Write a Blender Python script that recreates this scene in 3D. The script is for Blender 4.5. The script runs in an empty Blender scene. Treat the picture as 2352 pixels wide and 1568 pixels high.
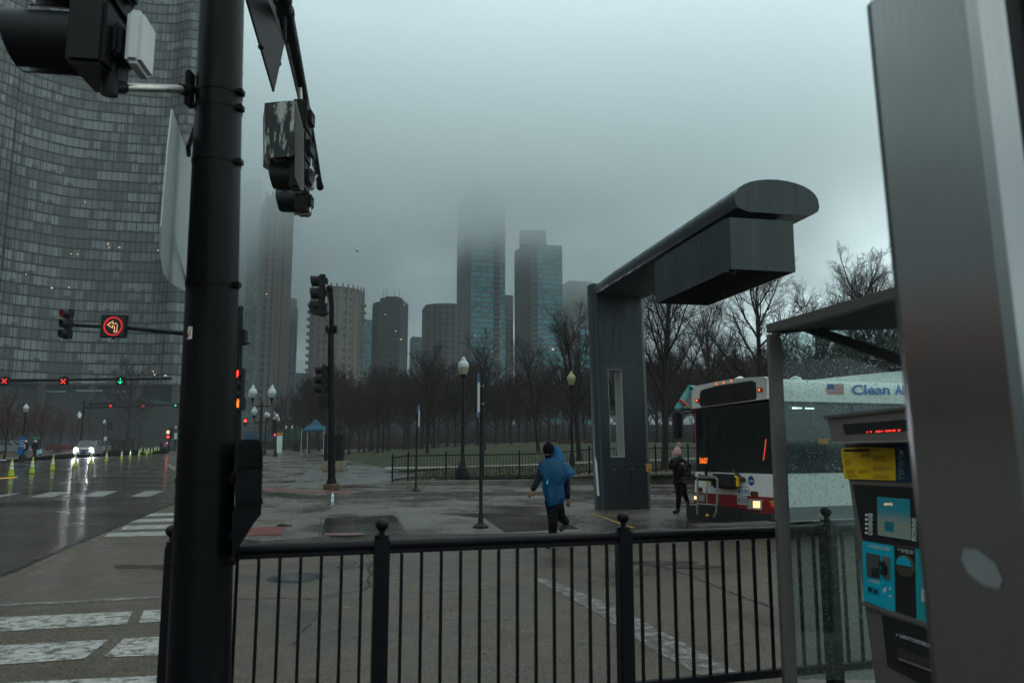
import bpy, bmesh, math, random
import numpy as np
from mathutils import Vector, Matrix, noise as mnoise
R = math.radians
C = bpy.context.scene.collection
sc = bpy.context.scene
random.seed(7)

# ------------------------------------------------------------------ camera
F = 1699.0                      # focal length in units of a 2352 px wide frame
PITCH = R(7.65)
CAMZ = 1.8
cam_d = bpy.data.cameras.new('camera')
cam = bpy.data.objects.new('camera', cam_d); C.objects.link(cam)
cam.location = (0, 0, CAMZ)
cam.rotation_euler = (R(90) + PITCH, 0, 0)
cam_d.sensor_width = 36.0
cam_d.lens = F / 2352 * 36.0
cam_d.clip_start = 0.05; cam_d.clip_end = 6000
cam_d.dof.use_dof = True
cam_d.dof.focus_distance = 15.0
cam_d.dof.aperture_fstop = 3.2
sc.camera = cam
cp, sp_ = math.cos(PITCH), math.sin(PITCH)

def ray(x, y):
    a = (x - 1176) / F; b = (784 - y) / F
    return Vector((a, cp - b * sp_, sp_ + b * cp))
def at_d(x, y, D):              # point on the sight line at world Y = D
    r = ray(x, y); t = D / r.y
    return Vector((r.x * t, D, CAMZ + r.z * t))
def at_z(x, y, z=0.0):          # point where the sight line meets height z
    r = ray(x, y); t = (z - CAMZ) / r.z
    return Vector((r.x * t, r.y * t, z))
def at_plane(x, y, P, n):
    r = ray(x, y); o = Vector((0, 0, CAMZ)); n = Vector(n)
    t = (Vector(P) - o).dot(n) / r.dot(n)
    return o + r * t

# ------------------------------------------------------------------ world and light
SUN_EL, SUN_AZ = R(55), R(60)
w = bpy.data.worlds.new('World'); sc.world = w; w.use_nodes = True
nt = w.node_tree; nt.nodes.clear()
N = nt.nodes.new; L = nt.links.new
out = N('ShaderNodeOutputWorld'); mixs = N('ShaderNodeMixShader')
bg1 = N('ShaderNodeBackground'); sky = N('ShaderNodeTexSky')
sky.sky_type = 'NISHITA'; sky.sun_disc = False
sky.sun_elevation = SUN_EL; sky.sun_rotation = SUN_AZ; sky.dust_density = 5
bg1.inputs[1].default_value = 0.05; L(sky.outputs[0], bg1.inputs[0])
bg2 = N('ShaderNodeBackground')
tc = N('ShaderNodeTexCoord'); sep = N('ShaderNodeSeparateXYZ'); L(tc.outputs['Generated'], sep.inputs[0])
mp = N('ShaderNodeMapping'); mp.inputs['Scale'].default_value = (1.3, 1.3, 2.6); L(tc.outputs['Generated'], mp.inputs[0])
nz = N('ShaderNodeTexNoise'); nz.inputs['Scale'].default_value = 3.0; nz.inputs['Detail'].default_value = 5
nz.inputs['Roughness'].default_value = 0.5; nz.inputs['Distortion'].default_value = 0.4
L(mp.outputs[0], nz.inputs['Vector'])
def wmath(op, a, b=None, clamp=False):
    n = N('ShaderNodeMath'); n.operation = op; n.use_clamp = clamp
    for i, v in enumerate((a, b)):
        if v is None: continue
        if isinstance(v, (int, float)): n.inputs[i].default_value = v
        else: L(v, n.inputs[i])
    return n.outputs[0]
# overcast deck: darker towards the horizon, brighter to the right, cloud mottling
g1 = wmath('ADD', sep.outputs[2], wmath('MULTIPLY', wmath('SUBTRACT', nz.outputs[0], 0.5), 1.25))
g2 = wmath('ADD', wmath('ADD', g1, wmath('MULTIPLY', sep.outputs[0], 0.30)), wmath('MULTIPLY', sep.outputs[1], -0.10))
ramp = N('ShaderNodeValToRGB'); L(wmath('MULTIPLY', g2, 1.0, True), ramp.inputs[0])
cr = ramp.color_ramp
SKY = [(0.0, (.14, .188, .196)), (0.12, (.235, .315, .33)), (0.21, (.475, .625, .645)), (0.34, (1.00, 1.27, 1.31)), (0.55, (1.27, 1.57, 1.60)), (1.0, (1.36, 1.64, 1.65))]
cr.elements[0].position = 0; cr.elements[0].color = (*SKY[0][1], 1)
cr.elements[1].position = 1; cr.elements[1].color = (*SKY[-1][1], 1)
for p, c in SKY[1:-1]:
    e = cr.elements.new(p); e.color = (*c, 1)
L(ramp.outputs[0], bg2.inputs[0]); bg2.inputs[1].default_value = 1.0
mixs.inputs[0].default_value = 0.93
L(bg1.outputs[0], mixs.inputs[1]); L(bg2.outputs[0], mixs.inputs[2]); L(mixs.outputs[0], out.inputs[0])
w.cycles.sampling_method = 'MANUAL'; w.cycles.sample_map_resolution = 512

sd = bpy.data.lights.new('sun', 'SUN'); sd.energy = 0.5; sd.angle = R(40); sd.color = (1, .97, .93)
so = bpy.data.objects.new('sun', sd); C.objects.link(so)
sv = Vector((math.sin(SUN_AZ) * math.cos(SUN_EL), math.cos(SUN_AZ) * math.cos(SUN_EL), math.sin(SUN_EL)))
so.rotation_euler = sv.to_track_quat('Z', 'Y').to_euler(); so.location = (0, 0, 60)

sc.view_settings.view_transform = 'Standard'; sc.view_settings.look = 'None'
sc.view_settings.exposure = 0.0; sc.view_settings.gamma = 1.0; sc.view_settings.use_curve_mapping = False
cy = sc.cycles
cy.max_bounces = 12; cy.diffuse_bounces = 2; cy.glossy_bounces = 3; cy.transmission_bounces = 5
cy.transparent_max_bounces = 12; cy.volume_bounces = 10; cy.sample_clamp_indirect = 3.0
cy.use_denoising = True; cy.caustics_reflective = False; cy.caustics_refractive = False
cy.volume_step_rate = 1.0; cy.volume_max_steps = 96

# ------------------------------------------------------------------ mesh helpers
WM = {}
class MB:
    def __init__(s): s.v = []; s.f = []; s.mi = []; s.uv = None
    def add(s, vs, fs, mi=0):
        b = len(s.v); s.v += [Vector(v) for v in vs]
        s.f += [tuple(b + i for i in f) for f in fs]; s.mi += [mi] * len(fs); return s
    def box(s, c, d, rz=0, mi=0, M=None):
        cx, cy_, cz = c; hx, hy, hz = d[0] / 2, d[1] / 2, d[2] / 2
        m = M if M is not None else Matrix.Rotation(rz, 3, 'Z')
        vs = [Vector(c) + m @ Vector((x, y, z)) for x in (-hx, hx) for y in (-hy, hy) for z in (-hz, hz)]
        return s.add(vs, [(0, 1, 3, 2), (4, 6, 7, 5), (0, 4, 5, 1), (2, 3, 7, 6), (0, 2, 6, 4), (1, 5, 7, 3)], mi)
    def bbox(s, c, d, bev=0.01, rz=0, mi=0, M=None):
        bm = bmesh.new(); bmesh.ops.create_cube(bm, size=1)
        for v in bm.verts: v.co = Vector((v.co.x * d[0], v.co.y * d[1], v.co.z * d[2]))
        bmesh.ops.bevel(bm, geom=bm.edges[:], offset=min(bev, min(d) * .45), segments=2, affect='EDGES')
        m = M if M is not None else Matrix.Rotation(rz, 3, 'Z')
        bm.verts.index_update()
        vs = [Vector(c) + m @ v.co for v in bm.verts]; fs = [[v.index for v in f.verts] for f in bm.faces]
        bm.free(); return s.add(vs, fs, mi)
    def tube(s, pts, rad, n=8, mi=0, cap=True):
        pts = [Vector(p) for p in pts]
        if isinstance(rad, (int, float)): rad = [rad] * len(pts)
        vs = []; fs = []
        prev = None
        for i, p in enumerate(pts):
            d = (pts[min(i + 1, len(pts) - 1)] - pts[max(i - 1, 0)])
            if d.length < 1e-9: d = Vector((0, 0, 1))
            d.normalize()
            if prev is None:
                a = d.cross(Vector((0, 0, 1)) if abs(d.z) < .9 else Vector((1, 0, 0))).normalized()
            else:
                a = (prev - d * prev.dot(d)).normalized()
            prev = a; b = d.cross(a)
            for k in range(n):
                t = 2 * math.pi * k / n
                vs.append(p + (a * math.cos(t) + b * math.sin(t)) * rad[i])
        for i in range(len(pts) - 1):
            for k in range(n):
                k2 = (k + 1) % n
                fs.append((i * n + k, i * n + k2, (i + 1) * n + k2, (i + 1) * n + k))
        if cap:
            fs.append(tuple(range(n))[::-1]); fs.append(tuple((len(pts) - 1) * n + k for k in range(n)))
        return s.add(vs, fs, mi)
    def lathe(s, o, prof, n=20, mi=0, ax=None, sx=1, sy=1):
        o = Vector(o); m = ax if ax is not None else Matrix.Identity(3)
        vs = []; fs = []
        for r, z in prof:
            for k in range(n):
                t = 2 * math.pi * k / n
                vs.append(o + m @ Vector((r * sx * math.cos(t), r * sy * math.sin(t), z)))
        for i in range(len(prof) - 1):
            for k in range(n):
                k2 = (k + 1) % n
                fs.append((i * n + k, i * n + k2, (i + 1) * n + k2, (i + 1) * n + k))
        if prof[0][0] > 1e-4: fs.append(tuple(range(n))[::-1])
        if prof[-1][0] > 1e-4: fs.append(tuple((len(prof) - 1) * n + k for k in range(n)))
        return s.add(vs, fs, mi)
    def ball(s, c, r, n=14, mi=0, M=None):
        if isinstance(r, (int, float)): r = (r, r, r)
        m = M if M is not None else Matrix.Identity(3)
        vs = []; fs = []; h = n // 2
        vs.append(Vector(c) + m @ Vector((0, 0, -r[2])))
        for i in range(1, h):
            a = -math.pi / 2 + math.pi * i / h
            for k in range(n):
                t = 2 * math.pi * k / n
                vs.append(Vector(c) + m @ Vector((r[0] * math.cos(a) * math.cos(t), r[1] * math.cos(a) * math.sin(t), r[2] * math.sin(a))))
        vs.append(Vector(c) + m @ Vector((0, 0, r[2])))
        for k in range(n):
            fs.append((0, 1 + (k + 1) % n, 1 + k)); fs.append((len(vs) - 1, 1 + (h - 2) * n + k, 1 + (h - 2) * n + (k + 1) % n))
        for i in range(h - 2):
            for k in range(n):
                k2 = (k + 1) % n
                fs.append((1 + i * n + k, 1 + i * n + k2, 1 + (i + 1) * n + k2, 1 + (i + 1) * n + k))
        return s.add(vs, fs, mi)
    def prism(s, poly, d, mi=0, side=None):    # poly: 3D points, d: extrusion vector
        n = len(poly); P = [Vector(p) for p in poly]; d = Vector(d)
        vs = P + [p + d for p in P]
        fs = [tuple(range(n))[::-1], tuple(range(n, 2 * n))]
        s.add(vs, fs, mi)
        b = len(s.v) - 2 * n
        sm = mi if side is None else side
        for i in range(n):
            j = (i + 1) % n
            s.f.append((b + i, b + j, b + n + j, b + n + i)); s.mi.append(sm)
        return s
    def sheet(s, pts, mi=0):
        return s.add(pts, [tuple(range(len(pts)))], mi)
    def build(s, name, mat, parent=None, smooth=False, angle=None):
        me = bpy.data.meshes.new(name)
        o = bpy.data.objects.new(name, me); C.objects.link(o)
        M = Matrix.Identity(4)
        if parent is not None:
            o.parent = parent; M = WM.get(parent.name, Matrix.Identity(4))
        WM[o.name] = M
        Mi = M.inverted()
        me.from_pydata([tuple(Mi @ v) for v in s.v], [], s.f)
        for m in (mat if isinstance(mat, (list, tuple)) else [mat]): me.materials.append(m)
        if len(me.materials) > 1: me.polygons.foreach_set('material_index', s.mi)
        bm = bmesh.new(); bm.from_mesh(me)
        bmesh.ops.recalc_face_normals(bm, faces=bm.faces[:])
        if smooth:
            for f in bm.faces: f.smooth = True
            lim = R(angle or 35)
            for e in bm.edges:
                if len(e.link_faces) == 2 and e.calc_face_angle(0) > lim: e.smooth = False
        bm.to_mesh(me); bm.free()
        if s.uv is not None:
            ul = me.uv_layers.new(name='UVMap')
            for lp in me.loops: ul.data[lp.index].uv = s.uv[lp.vertex_index]
        me.update()
        return o

def empty(name, loc=(0, 0, 0), rz=0):
    o = bpy.data.objects.new(name, None); C.objects.link(o)
    o.location = loc; o.rotation_euler = (0, 0, rz); o.empty_display_size = .2
    WM[o.name] = Matrix.Translation(Vector(loc)) @ Matrix.Rotation(rz, 4, 'Z')
    return o
def tag(o, label=None, cat=None, group=None, kind=None):
    if label: o['label'] = label
    if cat: o['category'] = cat
    if group: o['group'] = group
    if kind: o['kind'] = kind
    return o
def kids(o): return [c for c in bpy.data.objects if c.parent is o]
def copy_tree(o, parent=None):
    c = o.copy(); C.objects.link(c); c.parent = parent
    WM[c.name] = WM.get(o.name, Matrix.Identity(4))
    for ch in kids(o): copy_tree(ch, c)
    return c
def place(o, loc, rz=0, s=1.0):
    o.location = loc; o.rotation_euler = (0, 0, rz); o.scale = (s, s, s) if isinstance(s, (int, float)) else s
    return o

_tc = {}
def text_geo(txt, bold=0.0):
    k = (txt, bold)
    if k in _tc: return _tc[k]
    cu = bpy.data.curves.new('t', 'FONT'); cu.body = txt; cu.size = 1.0; cu.resolution_u = 3; cu.offset = bold
    o = bpy.data.objects.new('t', cu); C.objects.link(o)
    dg = bpy.context.evaluated_depsgraph_get(); ev = o.evaluated_get(dg); me = ev.to_mesh()
    vs = [v.co.copy() for v in me.vertices]; fs = [tuple(p.vertices) for p in me.polygons]
    ev.to_mesh_clear(); bpy.data.objects.remove(o); bpy.data.curves.remove(cu)
    _tc[k] = (vs, fs); return _tc[k]
def text(mb, txt, o, u, v, width=None, height=None, bold=0.0, mi=0):
    # fits txt into the box that starts at o (lower left corner) and spans width along u and height along v
    vs, fs = text_geo(txt, bold)
    x0 = min(p.x for p in vs); x1 = max(p.x for p in vs); y0 = min(p.y for p in vs); y1 = max(p.y for p in vs)
    sy = height / (y1 - y0) if height else width / (x1 - x0)
    sx = width / (x1 - x0) if width else sy
    if not height: sy = sx
    o = Vector(o); u = Vector(u).normalized(); v = Vector(v).normalized()
    mb.add([o + u * ((p.x - x0) * sx) + v * ((p.y - y0) * sy) for p in vs], fs, mi)

# ------------------------------------------------------------------ materials
def new_mat(name):
    m = bpy.data.materials.new(name); m.use_nodes = True
    nt = m.node_tree; return m, nt, nt.nodes['Principled BSDF']
def mat(name, col, rough=.5, metal=0, var=.15, scale=3.0, bump=0.0, bscale=40, spec=.22, rvar=0.0, dirt=None, dscale=1.2, dlo=.5, dhi=.7, coat=0, stretch=(1, 1, 1)):
    m, nt, p = new_mat(name); N = nt.nodes.new; L = nt.links.new
    tc = N('ShaderNodeTexCoord'); mp = N('ShaderNodeMapping'); L(tc.outputs['Object'], mp.inputs[0]); mp.inputs['Scale'].default_value = stretch
    n1 = N('ShaderNodeTexNoise'); n1.inputs['Scale'].default_value = scale; n1.inputs['Detail'].default_value = 5; L(mp.outputs[0], n1.inputs['Vector'])
    mx = N('ShaderNodeMix'); mx.data_type = 'RGBA'
    mx.inputs['A'].default_value = (*[c * (1 - var) for c in col], 1); mx.inputs['B'].default_value = (*[min(1, c * (1 + var)) for c in col], 1)
    L(n1.outputs[0], mx.inputs['Factor']); colo = mx.outputs['Result']
    if dirt:
        n2 = N('ShaderNodeTexNoise'); n2.inputs['Scale'].default_value = dscale; n2.inputs['Detail'].default_value = 8; n2.inputs['Roughness'].default_value = .65; L(mp.outputs[0], n2.inputs['Vector'])
        mr = N('ShaderNodeMapRange'); mr.inputs[1].default_value = dlo; mr.inputs[2].default_value = dhi; L(n2.outputs[0], mr.inputs[0])
        m2 = N('ShaderNodeMix'); m2.data_type = 'RGBA'; L(mr.outputs[0], m2.inputs['Factor']); L(colo, m2.inputs['A']); m2.inputs['B'].default_value = (*dirt, 1); colo = m2.outputs['Result']
    L(colo, p.inputs['Base Color'])
    p.inputs['Roughness'].default_value = rough; p.inputs['Metallic'].default_value = metal; p.inputs['Specular IOR Level'].default_value = spec
    p.inputs['Coat Weight'].default_value = coat
    if rvar:
        n3 = N('ShaderNodeTexNoise'); n3.inputs['Scale'].default_value = scale * 2.3; n3.inputs['Detail'].default_value = 6; L(mp.outputs[0], n3.inputs['Vector'])
        mr = N('ShaderNodeMapRange'); mr.inputs[1].default_value = .35; mr.inputs[2].default_value = .65; mr.inputs[3].default_value = max(.02, rough - rvar); mr.inputs[4].default_value = min(1, rough + rvar)
        L(n3.outputs[0], mr.inputs[0]); L(mr.outputs[0], p.inputs['Roughness'])
    if bump:
        n4 = N('ShaderNodeTexNoise'); n4.inputs['Scale'].default_value = bscale; n4.inputs['Detail'].default_value = 4; L(mp.outputs[0], n4.inputs['Vector'])
        b = N('ShaderNodeBump'); b.inputs['Strength'].default_value = bump; b.inputs['Distance'].default_value = .01; L(n4.outputs[0], b.inputs['Height']); L(b.outputs[0], p.inputs['Normal'])
    return m
def emat(name, col, s):
    m, nt, p = new_mat(name); p.inputs['Base Color'].default_value = (*[c * .3 for c in col], 1)
    p.inputs['Emission Color'].default_value = (*col, 1); p.inputs['Emission Strength'].default_value = s; p.inputs['Roughness'].default_value = .4
    return m

def paving(name, base, light, dark, rough0, rough1, speck=90, puddle=.62, wear=None, streak=(1, 1, 1), bump=.25, seams=None, spec=.42):
    """wet ground: aggregate speckle, blotches, film of water whose gloss varies"""
    m, nt, p = new_mat(name); N = nt.nodes.new; L = nt.links.new
    geo = N('ShaderNodeNewGeometry'); mp = N('ShaderNodeMapping'); L(geo.outputs['Position'], mp.inputs[0]); mp.inputs['Scale'].default_value = streak
    mp.inputs['Rotation'].default_value = (0, 0, R(12))
    def noise(sc_, det, rg=.6, src=None, vec=None):
        n = N('ShaderNodeTexNoise'); n.inputs['Scale'].default_value = sc_; n.inputs['Detail'].default_value = det; n.inputs['Roughness'].default_value = rg
        L(vec or mp.outputs[0], n.inputs['Vector']); return n.outputs[0]
    def rng(v, a, b, c=0, d=1):
        n = N('ShaderNodeMapRange'); n.inputs[1].default_value = a; n.inputs[2].default_value = b; n.inputs[3].default_value = c; n.inputs[4].default_value = d
        L(v, n.inputs[0]); return n.outputs[0]
    def mix(f, a, b):
        n = N('ShaderNodeMix'); n.data_type = 'RGBA'; L(f, n.inputs['Factor'])
        for k, v in (('A', a), ('B', b)):
            if isinstance(v, tuple): n.inputs[k].default_value = (*v, 1)
            else: L(v, n.inputs[k])
        return n.outputs['Result']
    big = noise(.35, 6); mid = noise(1.6, 7, .68)
    fine = noise(speck, 2, .5, vec=geo.outputs['Position'])
    c = mix(rng(mid, .35, .65), base, tuple(x * .72 for x in base))
    fine2 = noise(speck * .42, 3, .7, vec=geo.outputs['Position'])
    c = mix(rng(fine, .54, .64), c, light)
    c = mix(rng(fine2, .60, .72), c, light)
    c = mix(rng(fine2, .44, .34), c, dark)
    wet = rng(big, puddle - .16, puddle + .06)
    c = mix(wet, c, tuple(x * .55 for x in base))
    L(c, p.inputs['Base Color'])
    r = rng(noise(.8, 6, .6), .38, .62, rough0, rough1)
    n = N('ShaderNodeMix'); n.data_type = 'FLOAT'; L(wet, n.inputs['Factor']); L(r, n.inputs[2]); n.inputs[3].default_value = .09; L(n.outputs[0], p.inputs['Roughness'])
    b = N('ShaderNodeBump'); b.inputs['Distance'].default_value = .006
    mm = N('ShaderNodeMath'); mm.operation = 'MULTIPLY_ADD'; L(wet, mm.inputs[0]); mm.inputs[1].default_value = -bump * .9; mm.inputs[2].default_value = bump
    L(mm.outputs[0], b.inputs['Strength']); L(fine, b.inputs['Height']); L(b.outputs[0], p.inputs['Normal'])
    p.inputs['Specular IOR Level'].default_value = spec
    return m

def worn_paint(name, col, under, lo, hi, scale=9, rough=.4):
    """paint that has flaked: bare paving colour shows in the worn spots"""
    m, nt, p = new_mat(name); N = nt.nodes.new; L = nt.links.new
    geo = N('ShaderNodeNewGeometry')
    a = N('ShaderNodeTexNoise'); a.inputs['Scale'].default_value = scale; a.inputs['Detail'].default_value = 14; a.inputs['Roughness'].default_value = .86; L(geo.outputs['Position'], a.inputs['Vector'])
    mr = N('ShaderNodeMapRange'); mr.inputs[1].default_value = lo; mr.inputs[2].default_value = hi; L(a.outputs[0], mr.inputs[0])
    b = N('ShaderNodeTexNoise'); b.inputs['Scale'].default_value = 1.5; b.inputs['Detail'].default_value = 4; L(geo.outputs['Position'], b.inputs['Vector'])
    m1 = N('ShaderNodeMix'); m1.data_type = 'RGBA'; L(b.outputs[0], m1.inputs['Factor']); m1.inputs['A'].default_value = (*[x * .7 for x in col], 1); m1.inputs['B'].default_value = (*col, 1)
    m2 = N('ShaderNodeMix'); m2.data_type = 'RGBA'; L(mr.outputs[0], m2.inputs['Factor']); m2.inputs['A'].default_value = (*under, 1); L(m1.outputs['Result'], m2.inputs['B'])
    L(m2.outputs['Result'], p.inputs['Base Color']); p.inputs['Roughness'].default_value = rough
    return m

ASPH = (.040, .0315, .0210)
M = {}
M['asphalt'] = paving('wet_asphalt', ASPH, (.125, .105, .075), (.010, .008, .0065), .34, .66, 55, .68, bump=.9, spec=.28)
M['road'] = paving('dark_wet_asphalt', (.035, .029, .022), (.068, .058, .045), (.015, .013, .010), .14, .30, 45, .60, streak=(.5, 1.2, 1), bump=.18)
M['concrete'] = paving('wet_concrete', (.066, .056, .045), (.092, .080, .066), (.042, .036, .029), .20, .50, 55, .61, streak=(.9, .9, 1), bump=.15)
M['concrete2'] = paving('buff_wet_concrete', (.062, .051, .039), (.088, .075, .059), (.046, .041, .035), .22, .52, 55, .61, streak=(.8, .8, 1), bump=.15)
M['patch'] = paving('rough_asphalt_patch', (.042, .039, .036), (.085, .08, .07), (.018, .018, .018), .25, .55, 40, .70, bump=.6)
M['wall_conc'] = mat('mossy_concrete', (.10, .095, .08), .6, var=.25, scale=2.2, bump=.3, dirt=(.04, .043, .032), dlo=.48, dhi=.72)
M['black_metal'] = mat('black_painted_metal', (.0035, .004, .0048), .42, spec=.12, var=.3, scale=2, rvar=.08, bump=.04, bscale=60)
M['pole_black'] = mat('black_pole_paint', (.0022, .0028, .0034), .42, var=.35, scale=1.5, rvar=.10, bump=.10, bscale=25, stretch=(3, 3, .4), spec=.10, dirt=(.007, .0075, .0075), dscale=2.5, dlo=.56, dhi=.66)
M['fence'] = mat('fence_paint', (.0022, .0028, .004), .40, var=.3, scale=3, rvar=.1, bump=.05, bscale=80, spec=.14)
M['signal_black'] = mat('signal_housing', (.004, .0048, .0055), .5, var=.3, scale=8, spec=.14)
M['peeled'] = mat('weathered_housing', (.02, .022, .022), .55, var=.3, scale=6, dirt=(.34, .35, .32), dscale=6, dlo=.49, dhi=.56, stretch=(2, 1, .5))
M['galv'] = mat('galvanised_tube', (.34, .33, .31), .35, .85, var=.2, scale=8, rvar=.1)
M['alu_back'] = mat('aluminium_sign_back', (.30, .33, .315), .45, .6, var=.15, scale=2)
M['white_box'] = mat('pale_grey_box', (.45, .46, .46), .45, var=.08)
M['steel'] = None
M['cta_grey'] = mat('charcoal_panels', (.017, .022, .0235), .42, .15, var=.25, scale=1.5, rvar=.12, stretch=(2.5, 2.5, .35), dirt=(.034, .038, .036), dscale=1.4, dlo=.52, dhi=.72)
M['cta_box'] = mat('grey_box_panels', (.029, .037, .039), .40, .15, var=.22, scale=1.5, rvar=.12, stretch=(2.5, 2.5, .35), dirt=(.048, .053, .050), dscale=1.6, dlo=.52, dhi=.72)
M['cta_lining'] = mat('pale_niche_lining', (.26, .275, .26), .5, var=.08)
M['white_panel'] = mat('white_panel', (.45, .46, .46), .4, var=.05)
M['bus_white'] = mat('bus_white_paint', (.60, .585, .565), .28, var=.06, scale=1.2, coat=.3, dirt=(.33, .32, .30), dscale=2.5, dlo=.58, dhi=.8)
M['bus_red'] = mat('bus_red_paint', (.19, .006, .007), .30, var=.15, scale=1.5, coat=.3)
M['bus_black'] = mat('bus_black_trim', (.012, .013, .014), .25, var=.2)
M['rubber'] = mat('rubber', (.014, .014, .014), .7, var=.2)
M['bus_glass'] = mat('bus_dark_glass', (.006, .012, .014), .05, var=.3, scale=.9, spec=.45)
M['chrome'] = mat('headlight_chrome', (.7, .7, .7), .12, 1, var=.1)
M['grey_tube'] = mat('grey_rack_tube', (.27, .27, .26), .35, .6, var=.15)
M['yellow'] = mat('yellow_plastic', (.62, .36, .02), .5, var=.15)
M['blue_deep'] = mat('blue_print', (.01, .05, .22), .4, var=.1)
M['blue_text'] = mat('blue_lettering', (.015, .13, .40), .4, var=.1)
M['blue_sign'] = mat('blue_sign_paint', (.006, .075, .20), .4, var=.15)
M['teal'] = mat('teal_metal_roof', (.012, .11, .10), .4, var=.15)
M['redpost'] = mat('red_paint', (.45, .03, .02), .45, var=.15)
M['lamp_glass'] = mat('white_lamp_globe', (.30, .34, .34), .25, var=.06)
M['lamp_yellow'] = mat('yellowed_lamp_globe', (.24, .215, .13), .3, var=.08)
M['bark'] = mat('wet_bark', (.010, .0065, .005), .8, var=.35, scale=6, bump=.3, bscale=20)
M['twig'] = mat('bare_twigs', (.017, .0098, .0072), .85, var=.35, scale=1.2)
M['twig_red'] = mat('russet_twigs', (.042, .017, .010), .85, var=.4, scale=1.0)
M['leaf_rust'] = mat('rust_leaves', (.075, .026, .010), .7, var=.5, scale=3)
M['tactile'] = mat('red_tactile_paving', (.085, .020, .015), .4, var=.25, scale=3, rvar=.1)
M['manhole'] = mat('wet_cast_iron', (.016, .018, .018), .35, .3, var=.3, scale=10)
M['crack'] = mat('dark_crack', (.012, .011, .010), .7, var=.3)
M['tar'] = mat('tar_seam', (.016, .015, .014), .3, var=.3)
M['cone'] = mat('lime_cone', (.25, .31, .02), .5, var=.08)
M['cone_white'] = mat('cone_collar', (.50, .52, .50), .35, var=.05)
M['silver'] = mat('silver_car_paint', (.22, .23, .235), .30, .5, var=.05, coat=.2)
M['car_glass'] = mat('car_glass', (.008, .011, .013), .10, var=.1, spec=.25)
M['car_red'] = mat('dull_red_car_paint', (.07, .012, .012), .25, var=.1, coat=.4)
M['orange'] = mat('orange_box', (.42, .17, .012), .5, var=.12)
M['sign_white'] = mat('white_sign', (.42, .44, .44), .45, var=.06)
M['green_sign'] = mat('green_sign', (.02, .20, .12), .4, var=.1)
M['tent_blue'] = mat('blue_tent_cloth', (.003, .045, .085), .6, var=.4, scale=1.6)
M['granite'] = mat('brown_plinth', (.060, .040, .022), .45, var=.3, scale=3, rvar=.1)
M['black_flat'] = mat('black_print', (.012, .012, .012), .6, var=.05)
M['skin'] = mat('skin', (.11, .055, .038), .5, var=.1)
M['skin_lt'] = mat('pale_skin', (.30, .16, .115), .5, var=.1)
M['jacket'] = mat('navy_black_jacket', (.004, .007, .013), .6, spec=.06, var=.3, scale=10, bump=.3, bscale=30)
M['trousers'] = mat('black_trousers', (.004, .004, .0045), .8, spec=.05, var=.3)
M['parka'] = mat('black_quilted_parka', (.004, .004, .005), .55, spec=.08, var=.3, scale=8, bump=.4, bscale=18)
M['knit_black'] = mat('black_knit', (.004, .004, .0045), .9, spec=.04, var=.3, bump=.4, bscale=120)
M['knit_pink'] = mat('pink_knit', (.42, .24, .25), .9, var=.12, scale=20, bump=.5, bscale=90)
M['mask_blue'] = mat('blue_face_mask', (.05, .36, .52), .7, var=.1)
M['tan'] = mat('tan_backpack', (.36, .27, .18), .7, var=.15)
M['jeans'] = mat('blue_jeans', (.03, .07, .13), .8, var=.2)
M['led_red'] = emat('red_signal_glow', (1, .03, .02), 5.0)
M['led_red_dim'] = emat('dim_red_led', (.8, .02, .02), 1.0)
M['led_x'] = emat('red_cross_glow', (1, .04, .025), 1.7)
M['led_green'] = emat('green_arrow_glow', (.02, .9, .42), 1.1)
M['led_amber'] = emat('amber_glow', (1, .20, .02), 1.5)
M['led_white'] = emat('warm_white_led', (1, .62, .32), 2.6)
M['headlight'] = emat('car_headlight_glow', (.85, .92, 1.0), 9000.0)
M['bus_lamp'] = emat('bus_headlamp_glow', (1, .60, .24), 1.9)
M['lit_room'] = emat('lit_room_glow', (1, .70, .40), .9)
M['tube_light'] = emat('bus_ceiling_tube', (.8, 1, .85), 2.2)
M['lens_dark'] = mat('unlit_lens', (.02, .02, .02), .12, var=.2)
M['lens_dark_red'] = mat('unlit_red_lens', (.10, .012, .008), .15, var=.2)
# ------------------------------------------------------------------ ground
def struct(o): o['kind'] = 'structure'; return o
g = MB(); g.sheet([(-745, -245, -.30), (745, -245, -.30), (745, 895, -.30), (-745, 895, -.30)])
struct(g.build('ground', mat('dull_ground', (.035, .032, .026), .7, var=.3, scale=.05)))
g = MB(); g.sheet([(-60, -25, 0), (60, -25, 0), (60, 34, 0), (-60, 34, 0)])
struct(g.build('road', M['asphalt']))
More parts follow.
